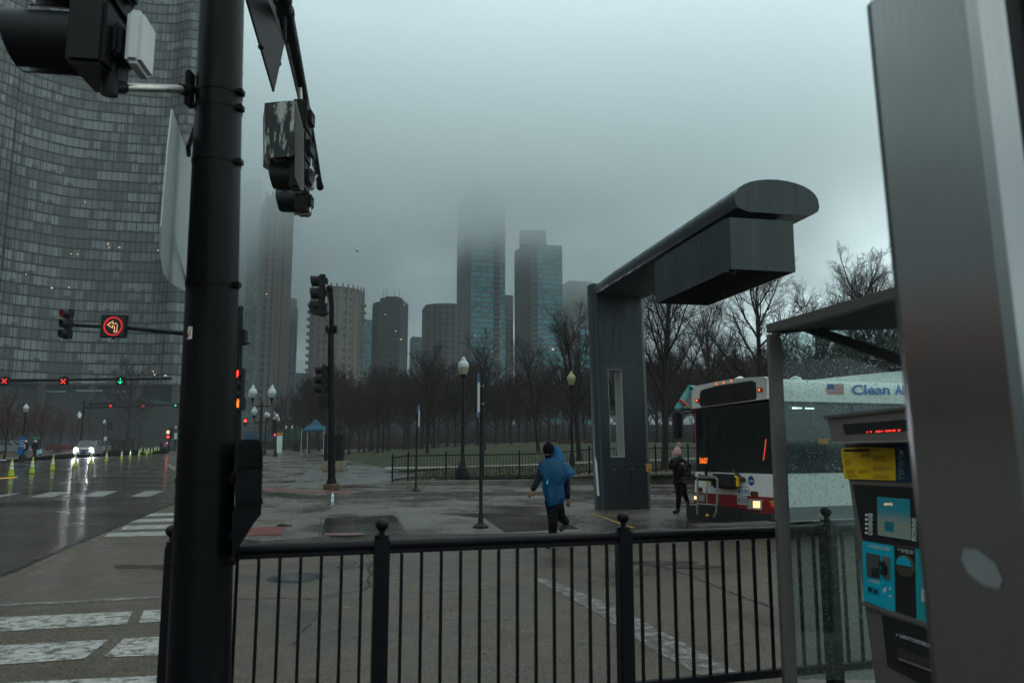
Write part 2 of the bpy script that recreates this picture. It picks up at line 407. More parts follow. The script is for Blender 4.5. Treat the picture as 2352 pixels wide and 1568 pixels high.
# main carriageway, darker and wetter, running away to the left
tarL = [(-700, 1622), (0, 1322), (60, 1297), (125, 1268), (210, 1232.6), (300, 1196), (395, 1156.5), (470, 1128), (520, 1115)]
tarp = [at_z(x, y, .004) for x, y in tarL]
farp = [at_z(x, y, .004) for x, y in [(505, 1090), (462, 1060), (440, 1040), (420, 1029), (408, 1024)]]
lf = [at_z(x, y, .004) for x, y in [(355, 1022.5), (330, 1022.5), (250, 1034), (160, 1044), (0, 1061), (-500, 1110)]]
g = MB(); g.sheet(tarp + farp + lf + [Vector((-42, 6, .004))])
struct(g.build('main_road', M['road']))
def strip(mb, pts, wd, z, mi=0, jit=0.0, taper=False):
    """ribbon on the ground through pixel points"""
    P = [Vector(p) if len(p) == 3 else at_z(p[0], p[1], z) for p in pts]
    Q = []
    for a, b in zip(P[:-1], P[1:]):
        n = max(1, int((b - a).length / .12)) if jit else 1
        for i in range(n): Q.append(a.lerp(b, i / n))
    Q.append(P[-1])
    if jit:
        for i, q in enumerate(Q):
            q.x += random.uniform(-jit, jit); q.y += random.uniform(-jit, jit)
    Lr = []; Rr = []
    for i, q in enumerate(Q):
        d = (Q[min(i + 1, len(Q) - 1)] - Q[max(0, i - 1)]); d.z = 0
        if d.length < 1e-6: d = Vector((1, 0, 0))
        d.normalize(); nrm = Vector((-d.y, d.x, 0))
        ww = wd * (1 if not jit else random.uniform(.4, 1.3)) * (1 if not taper else .35 + .65 * (1 - abs(2 * i / max(1, len(Q) - 1) - 1)))
        Lr.append(q + nrm * ww / 2); Rr.append(q - nrm * ww / 2)
    b = len(mb.v); mb.v += Lr + Rr; n = len(Q)
    for i in range(n - 1):
        mb.f.append((b + i, b + i + 1, b + n + i + 1, b + n + i)); mb.mi.append(mi)
g = MB(); strip(g, tarL, .10, .009, jit=.012)
struct(g.build('tar_seam', M['tar']))
g = MB()
for pts, wd in [([(533, 1374), (640, 1372), (700, 1375), (780, 1362), (835, 1353), (868, 1338)], .022),
                ([(853, 1290), (846, 1304), (854, 1318), (845, 1331), (850, 1345), (838, 1353)], .05),
                ([(545, 1300), (583, 1298), (690, 1295), (696, 1311)], .018), ([(735, 1323), (830, 1325)], .014),
                ([(700, 1368), (722, 1380), (745, 1372), (770, 1366)], .014), ([(885, 1360), (1000, 1358), (1200, 1346)], .010),
                ([(718, 1430), (690, 1450), (672, 1480)], .012), ([(1430, 1292), (1520, 1300), (1600, 1325), (1700, 1368), (1780, 1395)], .03),
                ([(470, 1338), (300, 1338), (160, 1350)], .014)]:
    strip(g, pts, wd, .006, jit=.018)
struct(g.build('pavement_cracks', M['crack']))
# puddle film patches
def blob(mb, cx, cy, rx, ry, z, n=26, ir=.25, seed=0):
    rr = random.Random(seed); ph = [rr.uniform(0, 6.28) for _ in range(4)]
    pts = []
    for k in range(n):
        t = 2 * math.pi * k / n; q = 1 + ir * sum(math.sin((j + 2) * t + ph[j]) / (j + 1.5) for j in range(4))
        pts.append(at_z(cx + rx * q * math.cos(t), cy + ry * q * math.sin(t), z))
    mb.sheet(pts)
g = MB()
blob(g, 345, 1301, 70, 6, .005, seed=1, ir=.5)
blob(g, 1510, 1291, 78, 5, .008, seed=3); blob(g, 1600, 1300, 45, 5, .008, seed=4)
blob(g, 790, 1183, 42, 3.2, .154, seed=6)
m, nt_, p_ = new_mat('puddle_water'); p_.inputs['Base Color'].default_value = (.030, .026, .021, 1); p_.inputs['Roughness'].default_value = .25; p_.inputs['Specular IOR Level'].default_value = .3
struct(g.build('puddles', m))
# painted markings
W1 = worn_paint('worn_white_paint', (.34, .34, .32), ASPH, .44, .53, 8)
W2 = worn_paint('faint_white_paint', (.26, .26, .25), ASPH, .49, .58, 9)
W3 = worn_paint('road_white_paint', (.26, .26, .25), (.03, .028, .026), .34, .50, 4, .25)
g = MB()
def q4(mb, pts, z, mi=0): mb.sheet([at_z(x, y, z) for x, y in pts], mi)
z = .005
for bar in [[(-260, 1428), (0, 1417), (304, 1403), (291, 1432), (0, 1449), (-260, 1461)], [(330, 1401), (440, 1395), (440, 1423), (318, 1429)],
            [(-260, 1494), (0, 1481), (250, 1467.5), (193, 1511.5), (0, 1525), (-260, 1542)], [(285, 1465.5), (440, 1457), (440, 1501), (237, 1508)],
            [(-100, 1577), (81, 1563), (372, 1550), (440, 1547), (440, 1600), (-100, 1640)],
            [(287, 1207), (520, 1199), (520, 1209), (277, 1216)], [(250, 1223.5), (520, 1215), (520, 1226), (240, 1232)],
            [(310, 1192), (520, 1186), (520, 1194), (300, 1199)], [(340, 1179), (520, 1174), (520, 1180), (333, 1185)]]:
    q4(g, bar, z, 0)
q4(g, [(-100, 1391), (372, 1367), (440, 1364), (440, 1369), (372, 1373), (-100, 1397)], z, 1)
q4(g, [(1215, 1322), (1262, 1330), (1420, 1395), (1560, 1470), (1700, 1545), (1620, 1556), (1510, 1498), (1360, 1400), (1270, 1352)], z, 1)
for bar in [[(-40, 1147), (0, 1136), (51, 1130.5), (30, 1136), (0, 1141)], [(65, 1141.6), (116, 1129), (162, 1129), (120, 1141)],
            [(183, 1140), (227, 1127), (271.5, 1126.7), (238, 1139)], [(298, 1140), (334, 1127), (376, 1127), (343, 1140)],
            [(404, 1139), (438, 1126), (480, 1126), (450, 1139)], [(130, 1110), (165, 1105), (172, 1105.5), (140, 1110.5)]]:
    q4(g, bar, .009, 2)
q4(g, [(-60, 1101), (40, 1094), (40, 1096), (-60, 1103.5)], .009, 3)
struct(g.build('road_markings', [W1, W2, W3, M['yellow']]))

# near sidewalk we stand on
g = MB()
sw = [(-2.75, -8), (-2.75, 3.4), (-2.3, 4.15), (0, 4.90), (1.5, 5.38), (2.6, 5.78), (9, 7.6), (9, -8)]
g.prism([(x, y, -.28) for x, y in sw], (0, 0, .38)); struct(g.build('sidewalk', M['concrete']))

# island between the roads
IZ = .15
isl = [at_z(x, y, IZ) for x, y in [(430, 1205), (500, 1232), (600, 1241), (690, 1236), (760, 1228.5), (900, 1226.5), (1100, 1225), (1300, 1222), (1450, 1221)]]
isl += [Vector((3.2, 14.1, IZ)), Vector((3.9, 16.7, IZ)), Vector((9, 18.7, IZ))]
isl += [Vector((9, 20.6, IZ))] + [at_z(x, y, IZ) for x, y in [(1420, 1163), (1100, 1174), (980, 1180), (820, 1183), (640, 1187), (520, 1190), (455, 1195)]]
g = MB(); g.prism([(p.x, p.y, -.05) for p in isl], (0, 0, IZ + .05), side=1)
struct(g.build('traffic_island', [M['concrete'], M['wall_conc']]))
g = MB(); ed = isl[:6]; lo = [at_z(x, y, .006) for x, y in [(405, 1222), (470, 1262), (600, 1272), (700, 1262), (775, 1243), (905, 1228)]]

g = MB()     # joints, stains of paint on the island
for pts in [[(733, 1229), (738, 1190), (745, 1184)], [(745, 1184), (903, 1181), (912, 1188), (935, 1227)], [(1240, 1176), (1290, 1190), (1345, 1212)], [(1118, 1190), (1165, 1222)]]:
    strip(g, pts, .018, IZ + .003)
struct(g.build('pavement_joints', M['crack']))
DARKC = paving('dark_wet_slab', (.048, .043, .037), (.066, .060, .052), (.032, .030, .026), .08, .28, 50, .55, streak=(.6, 1.2, 1), bump=.1)
g = MB()
q4(g, [(748, 1188), (903, 1182.5), (911, 1189), (931, 1225), (737, 1228)], IZ + .004)
q4(g, [(1010, 1178), (1230, 1177), (1285, 1192), (1330, 1213), (1160, 1222), (1115, 1190)], IZ + .004)
struct(g.build('wet_slabs', DARKC))
g = MB()
q4(g, [(748, 1224), (830, 1223.5), (836, 1227), (800, 1228.5), (745, 1228)], IZ + .008, 0)
q4(g, [(872, 1187), (878, 1190), (888, 1192), (880, 1193)], IZ + .008, 0)
q4(g, [(1359, 1179), (1363, 1178.6), (1458, 1211), (1452, 1212.5)], IZ + .004, 1)
struct(g.build('utility_paint', [worn_paint('red_spray_paint', (.17, .018, .020), (.055, .05, .045), .44, .56, 14), worn_paint('yellow_kerb_paint', (.32, .17, .02), (.07, .065, .055), .36, .46, 14)]))
# tactile pad on the island with domes
g = MB(); pad = [at_z(x, y, IZ + .004) for x, y in [(562, 1212), (657, 1208), (646, 1227), (545, 1231)]]
g.prism([tuple(p) for p in pad], (0, 0, .006))
for i in range(22):
    for j in range(9):
        a = pad[0].lerp(pad[1], (i + .5) / 22); b = pad[3].lerp(pad[2], (i + .5) / 22); c = a.lerp(b, (j + .5) / 9)
        g.lathe((c.x, c.y, IZ + .010), [(.018, 0), (.014, .005)], 6)
tag(struct(g.build('tactile_paving', M['tactile'])))

# far side: plaza with kerb, red tactile strip, rough patch
PZ = .12
kerb = [(385, 1064), (420, 1085), (480, 1108), (540, 1126), (650, 1131), (720, 1136.5), (775, 1138), (830, 1133.5), (900, 1131), (1000, 1130), (1350, 1127.5), (1600, 1125), (2100, 1122), (2500, 1120)]
pk = [at_z(x, y, PZ) for x, y in kerb]
back = [Vector((80, 60, PZ)), Vector((80, 170, PZ))] + [at_z(x, y, PZ) for x, y in [(760, 1024.5), (470, 1022), (405, 1024), (385, 1040)]]
g = MB(); g.prism([(p.x, p.y, -.1) for p in pk + back], (0, 0, PZ + .1), side=1)
struct(g.build('plaza', [M['concrete2'], M['wall_conc']]))
g = MB()
q4(g, [(500, 1112), (640, 1121), (700, 1124), (790, 1128), (832, 1130), (800, 1133.5), (740, 1132.5), (640, 1127), (520, 1119)], PZ + .004)
struct(g.build('tactile_strip', M['tactile']))
g = MB()
q4(g, [(672, 1111.5), (690, 1094), (713, 1076), (800, 1071), (880, 1070), (905, 1078), (915, 1096), (890, 1108), (800, 1113)], PZ + .004)
q4(g, [(660, 1041), (735, 1036), (800, 1038), (790, 1043), (690, 1046)], PZ + .004)
struct(g.build('asphalt_patches', M['patch']))
g = MB()
for pts in [[(605, 1083), (680, 1081), (760, 1068), (860, 1061), (1000, 1058)], [(640, 1030), (668, 1050), (700, 1075)], [(530, 1092), (620, 1093), (690, 1094)], [(648, 1120), (672, 1111)], [(600, 1110), (690, 1108)], [(1370, 1150), (1480, 1146)]]:
    strip(g, pts, .03, PZ + .003)
struct(g.build('plaza_joints', M['crack']))
g = MB(); strip(g, [(560, 1154), (800, 1151), (1000, 1150), (1400, 1143), (1700, 1139)], .03, .004); strip(g, [(1150, 1139), (1190, 1146), (1260, 1163)], .05, .004, jit=.01)
struct(g.build('road_seams', M['crack']))
g = MB(); g.sheet([at_z(x, y, .003) for x, y in [(480, 1175), (455, 1135), (520, 1126), (650, 1134), (745, 1142), (830, 1138), (1000, 1134), (1350, 1132), (2300, 1126), (2300, 1150), (1500, 1168), (1100, 1181), (820, 1190), (600, 1194)]])
struct(g.build('bus_road', M['concrete2']))

# lawn: gentle mound
def lawn_h(x, y):
    wz = .30 + min(1, max(0, (x + 4) / 9)) * .16
    t = min(1, max(0, (y - 36) / 45)); t = t * t * (3 - 2 * t)
    sx = min(1, max(0, (x + 26) / 28)); sx = sx * sx * (3 - 2 * sx)
    return (wz if y < 36 else wz + 0) * (.35 + .65 * sx) + 1.12 * t * sx + .04 * mnoise.noise(Vector((x * .2, y * .2, 0)))
def lawn_left(y):               # x where the plaza gives way to grass
    if y < 38: return -5.0
    return -5.0 - (y - 38) * .34 if y < 60 else -12.5 - (y - 60) * .37
g = MB(); ny = 70; nx = 60; ys = [29.4 + (i / ny) ** 1.6 * 170 for i in range(ny + 1)]
for i, y in enumerate(ys):
    x0 = lawn_left(y) + .25 * math.sin(y * .9); x1 = 70 + y * .5
    for j in range(nx + 1):
        t = j / nx; x = x0 + (x1 - x0) * t * t
        h = lawn_h(x, y); e = min(1, (x - x0) / 3.0)
        g.v.append(Vector((x, y, PZ + .006 + (h - PZ - .006) * e)))
for i in range(ny):
    for j in range(nx):
        a = i * (nx + 1) + j; g.f.append((a, a + 1, a + nx + 2, a + nx + 1)); g.mi.append(0)
mg, nt_, p_ = new_mat('damp_lawn'); N_ = nt_.nodes.new; L_ = nt_.links.new
geo = N_('ShaderNodeNewGeometry'); a = N_('ShaderNodeTexNoise'); a.inputs['Scale'].default_value = .5; a.inputs['Detail'].default_value = 8; L_(geo.outputs['Position'], a.inputs['Vector'])
b = N_('ShaderNodeTexNoise'); b.inputs['Scale'].default_value = 14; b.inputs['Detail'].default_value = 5; L_(geo.outputs['Position'], b.inputs['Vector'])
r1 = N_('ShaderNodeValToRGB'); r1.color_ramp.elements[0].position = .35; r1.color_ramp.elements[0].color = (.012, .018, .006, 1); r1.color_ramp.elements[1].position = .66; r1.color_ramp.elements[1].color = (.026, .030, .010, 1)
L_(a.outputs[0], r1.inputs[0]); r2 = N_('ShaderNodeMapRange'); r2.inputs[1].default_value = .4; r2.inputs[2].default_value = .7; r2.inputs[3].default_value = .55; r2.inputs[4].default_value = 1.5; L_(b.outputs[0], r2.inputs[0])
mu = N_('ShaderNodeVectorMath'); mu.operation = 'SCALE'; L_(r1.outputs[0], mu.inputs[0]); L_(r2.outputs[0], mu.inputs['Scale']); L_(mu.outputs[0], p_.inputs['Base Color'])
p_.inputs['Roughness'].default_value = .9; p_.inputs['Specular IOR Level'].default_value = .2
bm_ = N_('ShaderNodeBump'); bm_.inputs['Strength'].default_value = .8; bm_.inputs['Distance'].default_value = .05; L_(b.outputs[0], bm_.inputs['Height']); L_(bm_.outputs[0], p_.inputs['Normal'])
M['grass'] = mg
lawn = struct(g.build('lawn', mg, smooth=True))
# pale path across the lawn, laid a little proud of the grass
g = MB(); pp = [(-7, 40.5), (-3, 40.2), (2, 41.5), (6, 43.5), (12, 47), (20, 52), (40, 62)]
for (x0, y0), (x1, y1) in zip(pp[:-1], pp[1:]):
    for k in range(6):
        a0 = (x0 + (x1 - x0) * k / 6, y0 + (y1 - y0) * k / 6); a1 = (x0 + (x1 - x0) * (k + 1) / 6, y0 + (y1 - y0) * (k + 1) / 6)
        g.add([(a0[0], a0[1], lawn_h(*a0) + .05), (a1[0], a1[1], lawn_h(*a1) + .05), (a1[0], a1[1] + 1.6, lawn_h(a1[0], a1[1] + 1.6) + .05), (a0[0], a0[1] + 1.6, lawn_h(a0[0], a0[1] + 1.6) + .05)], [(0, 1, 2, 3)])
struct(g.build('park_path', mat('pale_path', (.15, .145, .135), .5, var=.15)))
# blades of grass along the front of the lawn
rr = random.Random(3); g = MB()
for _ in range(15000):
    x = rr.uniform(-4.6, 22); y = 29.6 + rr.random() ** 1.5 * 14
    if x < lawn_left(y) + .6: continue
    h = lawn_h(x, y); e = min(1, (x - lawn_left(y)) / 3.0); z0 = PZ + (h - PZ) * e; a = rr.uniform(0, 3.14); l = rr.uniform(.04, .10)
    dx, dy = math.cos(a) * .02, math.sin(a) * .02; lx, ly = rr.uniform(-.04, .04), rr.uniform(-.04, .04)
    g.add([(x - dx, y - dy, z0), (x + dx, y + dy, z0), (x + lx, y + ly, z0 + l)], [(0, 1, 2)])
tag(g.build('grass', mat('grass_blades', (.020, .025, .009), .7, var=.5, scale=4)), 'short damp grass along the front edge of the lawn', 'grass', kind='stuff')
# fallen leaves
def leaves(name, label, n, fn, size, matl, seed):
    rr = random.Random(seed); g = MB()
    for _ in range(n):
        p = fn(rr)
        if p is None: continue
        s = rr.uniform(.6, 1.3) * size; a = rr.uniform(0, 6.28); t1, t2 = rr.uniform(0, .5) * s, rr.uniform(0, .4) * s
        u = Vector((math.cos(a), math.sin(a), 0)); v = Vector((-u.y, u.x, 0)); p = Vector(p) + Vector((0, 0, .006))
        g.add([p - u * s, p + v * s * .45 + Vector((0, 0, t1)), p + u * s + Vector((0, 0, t2)), p - v * s * .45], [(0, 1, 2), (0, 2, 3)])
    tag(g.build(name, matl), label, 'leaves', kind='stuff')
LM = mat('fallen_leaves', (.13, .07, .025), .6, var=.7, scale=25)
def f_lawn(rr):
    x = rr.uniform(-4.5, 20); y = 29.5 + rr.random() ** 2.2 * 22
    if x < lawn_left(y) + .5: return None
    e = min(1, (x - lawn_left(y)) / 3.0); return (x, y, PZ + (lawn_h(x, y) - PZ) * e + .05)
leaves('fallen_leaves', 'brown and ochre leaves lying on the grass behind the far railing', 4200, f_lawn, .05, LM, 5)
def f_road(rr): return (rr.uniform(-5, 7), rr.uniform(5.6, 11.8), .004)
leaves('fallen_leaves', 'a few torn leaves and scraps on the wet asphalt beyond the near railing', 90, f_road, .03, mat('pale_leaves', (.16, .11, .06), .6, var=.5, scale=30), 8)

# fine grit and leaves at the foot of the retaining wall
def f_wall(rr):
    p = at_z(rr.gauss(1085, 45), rr.uniform(1107, 1114), PZ); return p
leaves('fallen_leaves', 'drift of orange leaves round the foot of the green-black lamp post', 130, f_wall, .05, LM, 11)

# left verge, brown grass
g = MB(); vl = [at_z(x, y, .1) for x, y in [(-500, 1107), (0, 1058), (160, 1041.5), (250, 1032), (335, 1021)]] + [Vector((-70, 260, .1)), Vector((-400, 260, .1)), Vector((-400, 40, .1))]
g.prism([(p.x, p.y, -.1) for p in vl], (0, 0, .2)); 
struct(g.build('verge', mat('brown_verge', (.034, .024, .013), .85, var=.5, scale=1.2)))
g = MB(); g.prism([at_z(x, y, .105) - Vector((0, 0, .2)) for x, y in [(-500, 1106), (0, 1057.5), (160, 1041), (250, 1031.8), (244, 1030), (150, 1038), (0, 1052), (-500, 1094)]], (0, 0, .205))
struct(g.build('pavement', mat('dark_pavement', (.04, .035, .03), .4, var=.2, scale=1)))
# ------------------------------------------------------------------ near railing
SWZ = .10
fd = Vector((1, .278, 0)).normalized()
def fpt(x, z): return Vector((x, 4.767 + .278 * x, z))
fr = empty('railing', fpt(-1.9, SWZ))
tag(fr, 'black railing with ball finials running across the foreground between pavement and road', 'railing')
FZ = 1.220
posts = [-1.895, -.78, .73, 2.24, 3.75]
frz = math.atan2(fd.y, fd.x)
for px in posts:
    mb = MB(); b = fpt(px, 0); s_ = .034 if px < -1 else .046
    mb.bbox((b.x, b.y, (SWZ + FZ + .0) / 2), (s_ * 2, s_ * 2, FZ - SWZ), .006, frz)
    mb.lathe((b.x, b.y, FZ), [(s_ * .95, -.01), (s_ * .95, .022), (s_ * .6, .03), (.018, .036), (.018, .048), (.026, .054), (.036, .066), (.041, .083), (.036, .10), (.024, .112), (.0, .118)], 18)
    mb.bbox((b.x, b.y, SWZ + .008), (s_ * 3, s_ * 3, .016), .004, frz)
    mb.build('post', M['fence'], fr, True)
for a, b in zip(posts[:-1], posts[1:]):
    for z, hw, hh, nm in ((1.185, .036, .034, 'top_rail'), (.245, .024, .026, 'bottom_rail')):
        A = fpt(a + .045, z); B = fpt(b - .045, z); mb = MB()
        if nm == 'top_rail':
            mb.tube([A, B], .031, 14); mb.bbox(((A + B) / 2 - Vector((0, 0, .036))), ((B - A).length, .044, .030), .003, frz)
        else: mb.bbox((A + B) / 2, ((B - A).length, hw * 2, hh * 2), .004, frz)
        mb.build(nm, M['fence'], fr, True)
    n = round((b - a) / .1155)
    for k in range(1, n):
        p = a + (b - a) * k / n; A = fpt(p, 0)
        mb = MB(); mb.box((A.x, A.y, .70), (.018, .018, .94), frz); mb.build('picket', M['fence'], fr)
rdp = random.Random(31); mb = MB()
for _ in range(260):
    x = rdp.uniform(-1.8, 3.7); q = fpt(x, rdp.choice((1.132, 1.132, .214)) + rdp.uniform(-.002, .001)); s_ = rdp.uniform(.0022, .0045); mb.ball(q + Vector((rdp.uniform(-.008, .008), -.018, 0)), (s_, s_, s_ * 1.4), 6)
tag(mb.build('raindrops', mat('rain_drop', (.30, .34, .34), .05, spec=.6, var=.2), fr, True), kind='stuff')

# ------------------------------------------------------------------ signal heads
def signal_head(loc, yaw, name='traffic_signal', lit=None, S=.34, vis=.26, parent=None, pitch=0, lens_mats=None, sect=3, vmat='signal_black', open_bottom=True):
    """stack of sections along z, centre of the lowest section at loc, visors towards local +X turned by yaw"""
    o = parent
    Rz = Matrix.Rotation(yaw, 3, 'Z')
    def W(x, y, z): return Vector(loc) + Rz @ Vector((x, y, z))
    mb = MB()
    for k in range(sect):
        z = k * S
        mb.bbox(W(-.085, 0, z), (.17, S * .96, S * .97), .02, yaw)
        mb.bbox(W(-.19, 0, z), (.05, S * .6, S * .5), .02, yaw)
        mb.box(W(-.215, 0, z + S * .12), (.02, S * .25, .03), yaw)
    mb.build('housing', M[vmat], o, True)
    for k in range(sect):
        z = k * S; r = S * .43
        ax = Rz @ Matrix.Rotation(R(90), 3, 'Y')
        vs = []; fs = []; n = 20
        for i in range(n + 1):                    # cut-away visor: long above, short below
            t = R(-80) + R(340) * i / n           # angle measured from the right-hand side
            yy, zz = math.cos(t), math.sin(t)
            ln = vis * (.80 + .20 * (zz * .5 + .5))
            for rr_, xx in ((r, 0), (r * .97, ln), (r * .94, ln), (r * .96, 0)):
                vs.append(W(xx, yy * rr_, z + zz * rr_))
        for i in range(n):
            for j in range(4):
                a = i * 4 + j; b2 = i * 4 + (j + 1) % 4
                fs.append((a, b2, b2 + 4, a + 4))
        fs.append((0, 1, 2, 3)); fs.append((n * 4, n * 4 + 3, n * 4 + 2, n * 4 + 1))
        m2 = MB().add(vs, fs); m2.build('visor', M['signal_black'], o, True, 50)
        lm = (lens_mats or ['lens_dark'] * sect)[k]
        m3 = MB(); m3.lathe(W(.0, 0, z), [(r * .95, -.004), (r * .9, .012), (r * .6, .035), (r * .25, .048), (0, .052)], 18, ax=ax); m3.build('lens', M[lm], o, True)
    return o

def ped_head(loc, yaw, parent, lit=False):
    Rz = Matrix.Rotation(yaw, 3, 'Z')
    def W(x, y, z): return Vector(loc) + Rz @ Vector((x, y, z))
    mb = MB(); mb.bbox(W(-.09, 0, 0), (.18, .40, .42), .03, yaw); mb.box(W(.03, 0, .2), (.10, .40, .015), yaw)
    mb.box(W(.03, .195, 0), (.10, .012, .40), yaw); mb.box(W(.03, -.195, 0), (.10, .012, .40), yaw)
    mb.build('pedestrian_housing', M['signal_black'], parent, True)
    m2 = MB(); m2.box(W(.003, 0, 0), (.012, .34, .36), yaw); m2.build('pedestrian_lens', M['lens_dark'], parent)
    if lit:
        m3 = MB()
        m3.box(W(.014, .03, -.05), (.008, .10, .14), yaw)
        for i, yy in enumerate((-.015, .012, .040, .068)): m3.box(W(.014, yy, .07 + .01 * (i % 3)), (.008, .018, .14), yaw)
        m3.box(W(.014, -.045, -.01), (.008, .02, .10), 0, 0, Rz @ Matrix.Rotation(R(35), 3, 'X'))
        m3.build('raised_hand', M['led_amber'], parent)

# ------------------------------------------------------------------ big mast pole in the foreground
PD = 3.9
b_ = at_d(456, 1568, PD); t_ = at_d(511, 0, PD)
ax_ = (t_ - b_) / (t_.z - b_.z)
pole_at = lambda z: b_ + ax_ * (z - b_.z)
pb = pole_at(SWZ)
mp_ = empty('signal_mast', (pb.x, pb.y, SWZ))
tag(mp_, 'thick black steel mast in the left foreground with clamp bands and overhead arm', 'signal pole')
def prad(z): return .158 - .0098 * z
mb = MB(); mb.tube([pole_at(z) for z in (SWZ, .3, 2, 4, 6.4)], [prad(z) for z in (SWZ, .3, 2, 4, 6.4)], 40); mb.ball(pole_at(6.4), prad(6.4), 16)
mb.build('shaft', M['pole_black'], mp_, True)
def bandz(y): return at_d(480, y, PD - .15).z
for yy in (188, 225, 352, 643, 1105, 1235, 1300):
    z = bandz(yy); mb = MB(); c = pole_at(z); r = prad(z) + .004
    mb.tube([c - Vector((0, 0, .011)), c + Vector((0, 0, .011))], r, 40)
    mb.bbox(c + Vector((r + .008, -.03, 0)), (.03, .05, .03), .004); mb.tube([c + Vector((r + .005, -.045, 0)), c + Vector((r + .005, .02, 0))], .007, 8)
    mb.build('clamp_band', M['pole_black'], mp_, True)
arm_tip = at_z(735, 430, 5.9); arm0 = pole_at(5.75)
mb = MB(); k = .35; apts = [arm0.lerp(arm_tip, t) + Vector((0, 0, .12 * math.sin(t * 3.1))) for t in (0, .2, .4, .6, .8, 1)]
mb.tube(apts, [.092, .084, .076, .066, .056, .046], 20); mb.ball(apts[-1], .062, 14)
mb.tube([apts[-1] - (apts[-1] - apts[-2]).normalized() * .12, apts[-1] - (apts[-1] - apts[-2]).normalized() * .08], .056, 16)
for t in (.33, .36): 
    p = arm0.lerp(arm_tip, t) + Vector((0, 0, .12 * math.sin(t * 3.1))); d = (arm_tip - arm0).normalized(); mb.tube([p - d * .03, p + d * .03], .088, 20)
mb.build('mast_arm', M['pole_black'], mp_, True)
# sticker: curved patch on the shaft
mb = MB(); c0 = at_d(460, 763, PD); zc = at_d(460, 763, PD - .14).z; ca = pole_at(zc); r = prad(zc) + .002
th0 = math.atan2(-1, (460 - 487) / 62 * 1.0)
th0 = -math.acos(max(-1, min(1, (460 - 486) / 62)))
for i in range(7):
    th = th0 + (i - 3) * .038
    for dz in (-.033, .033): mb.v.append(Vector((ca.x + r * math.cos(th), ca.y + r * math.sin(th), zc + dz)))
for i in range(6): mb.f.append((i * 2, i * 2 + 2, i * 2 + 3, i * 2 + 1)); mb.mi.append(0)
mb.build('sticker', mat('sticker_paper', (.50, .53, .50), .5, var=.05, dirt=(.35, .05, .05), dscale=28, dlo=.52, dhi=.56), mp_)
# sign back clamped to the mast, seen almost edge-on
o = empty('sign_panel', tuple(at_d(400, 460, PD)))
tag(o, 'tall aluminium sign seen from behind, clamped to the left side of the black mast', 'sign')
nrm = Vector((-.93, -.36, 0)).normalized(); u_ = Vector((-nrm.y, nrm.x, 0)) * -1
P0 = at_d(405, 460, PD + .05)
out_px = [(393, 250), (402, 275), (418, 320), (434, 345), (440, 345), (432, 640), (424, 668), (408, 660), (388, 648), (372, 625), (366, 590), (368, 520), (376, 420), (384, 330)]
pl = [at_plane(x, y, P0, nrm) for x, y in out_px]
mb = MB(); mb.prism(pl, nrm * -.004); mb.build('plate', M['alu_back'], o)
for yy in (348, 652):
    mb = MB(); a = at_plane(428, yy, P0, nrm); c = pole_at(a.z); c.x -= prad(a.z) * .8
    mb.tube([a - nrm * .004, c], .014, 8); mb.bbox(a - nrm * .012, (.03, .09, .04), .004, math.atan2(nrm.y, nrm.x)); mb.ball(a + nrm * .004, .012, 8); mb.build('bracket', M['black_metal'], o, True)

# signal at the upper left, cut by the frame
SD = 3.35
hs = empty('traffic_signal', tuple(at_d(235, 100, SD)))
tag(hs, 'huge close black traffic signal cut off by the top left corner', 'traffic signal')
cpos = at_d(186, 104, SD); yaw0 = R(188)
signal_head(tuple(cpos + Vector((.0, 0, 0))), yaw0, parent=hs, S=.345, vis=.33)
Rz = Matrix.Rotation(yaw0, 3, 'Z')
mb = MB(); mb.bbox(cpos + Rz @ Vector((-.27, 0, .02)), (.075, .2, .27), .02, yaw0); mb.build('back_box', M['white_box'], hs, True)
mb = MB(); e = at_d(252, 200, SD); f = at_d(436, 206, PD - .05)
mb.tube([e, f], .021, 14); mb.build('tube', M['galv'], hs, True)
mb = MB(); mb.tube([e + Vector((0, 0, .16)), e + Vector((0, 0, .03)), e - Vector((0, 0, .04))], [.03, .04, .038], 14); mb.tube([e, e + (f - e).normalized() * .09], .031, 12); mb.build('elbow', M['signal_black'], hs, True); mb = MB()
mb.tube([f - (f - e).normalized() * .07, f], .031, 12); mb.bbox(f + Vector((.0, 0, 0)), (.03, .07, .20), .006); mb.build('mounting_bracket', M['signal_black'], hs, True)

# heads and sign hung on the overhead arm
def armp(t): return arm0.lerp(arm_tip, t) + Vector((0, 0, .12 * math.sin(t * 3.1)))
hA = empty('traffic_signal', tuple(at_d(680, 330, 8.3)))
tag(hA, 'weathered signal with flaking paint hanging from the middle of the overhead arm', 'traffic signal', 'signals hung on the overhead arm')
DA = 8.3; S_ = .36
base = at_d(672, 408, DA); yawA = R(183)
signal_head(tuple(base), yawA, parent=hA, S=S_, vis=.26, vmat='signal_black')
# the louvred sight box over its upper two sections, paint flaking off
mb = MB(); a = at_d(643, 294, DA - .05); RzA = Matrix.Rotation(yawA, 3, 'Z')
up0 = at_d(678, 408, DA).z
bx = [at_d(608, 237, DA - .22), at_d(652, 232, DA - .25), at_d(676, 232, DA - .25), at_d(677, 352, DA - .25), at_d(672, 358, DA - .25), at_d(622, 362, DA - .22), at_d(608, 353, DA - .22)]
mb.prism(bx, (-.16, .42, 0)); mb.build('louvre_box', M['peeled'], hA)
mb = MB(); bx = [at_d(677, 232, DA - .24), at_d(681, 232, DA - .2), at_d(697, 300, DA - .2), at_d(697, 437, DA - .2), at_d(690, 437, DA - .22), at_d(677, 405, DA - .24)]
mb.prism(bx, (0, .02, 0)); mb.build('side_plate', mat('dull_side_plate', (.07, .07, .065), .5), hA)
mb = MB(); p1 = at_d(697, 262, DA); p2 = at_d(693, 440, DA)
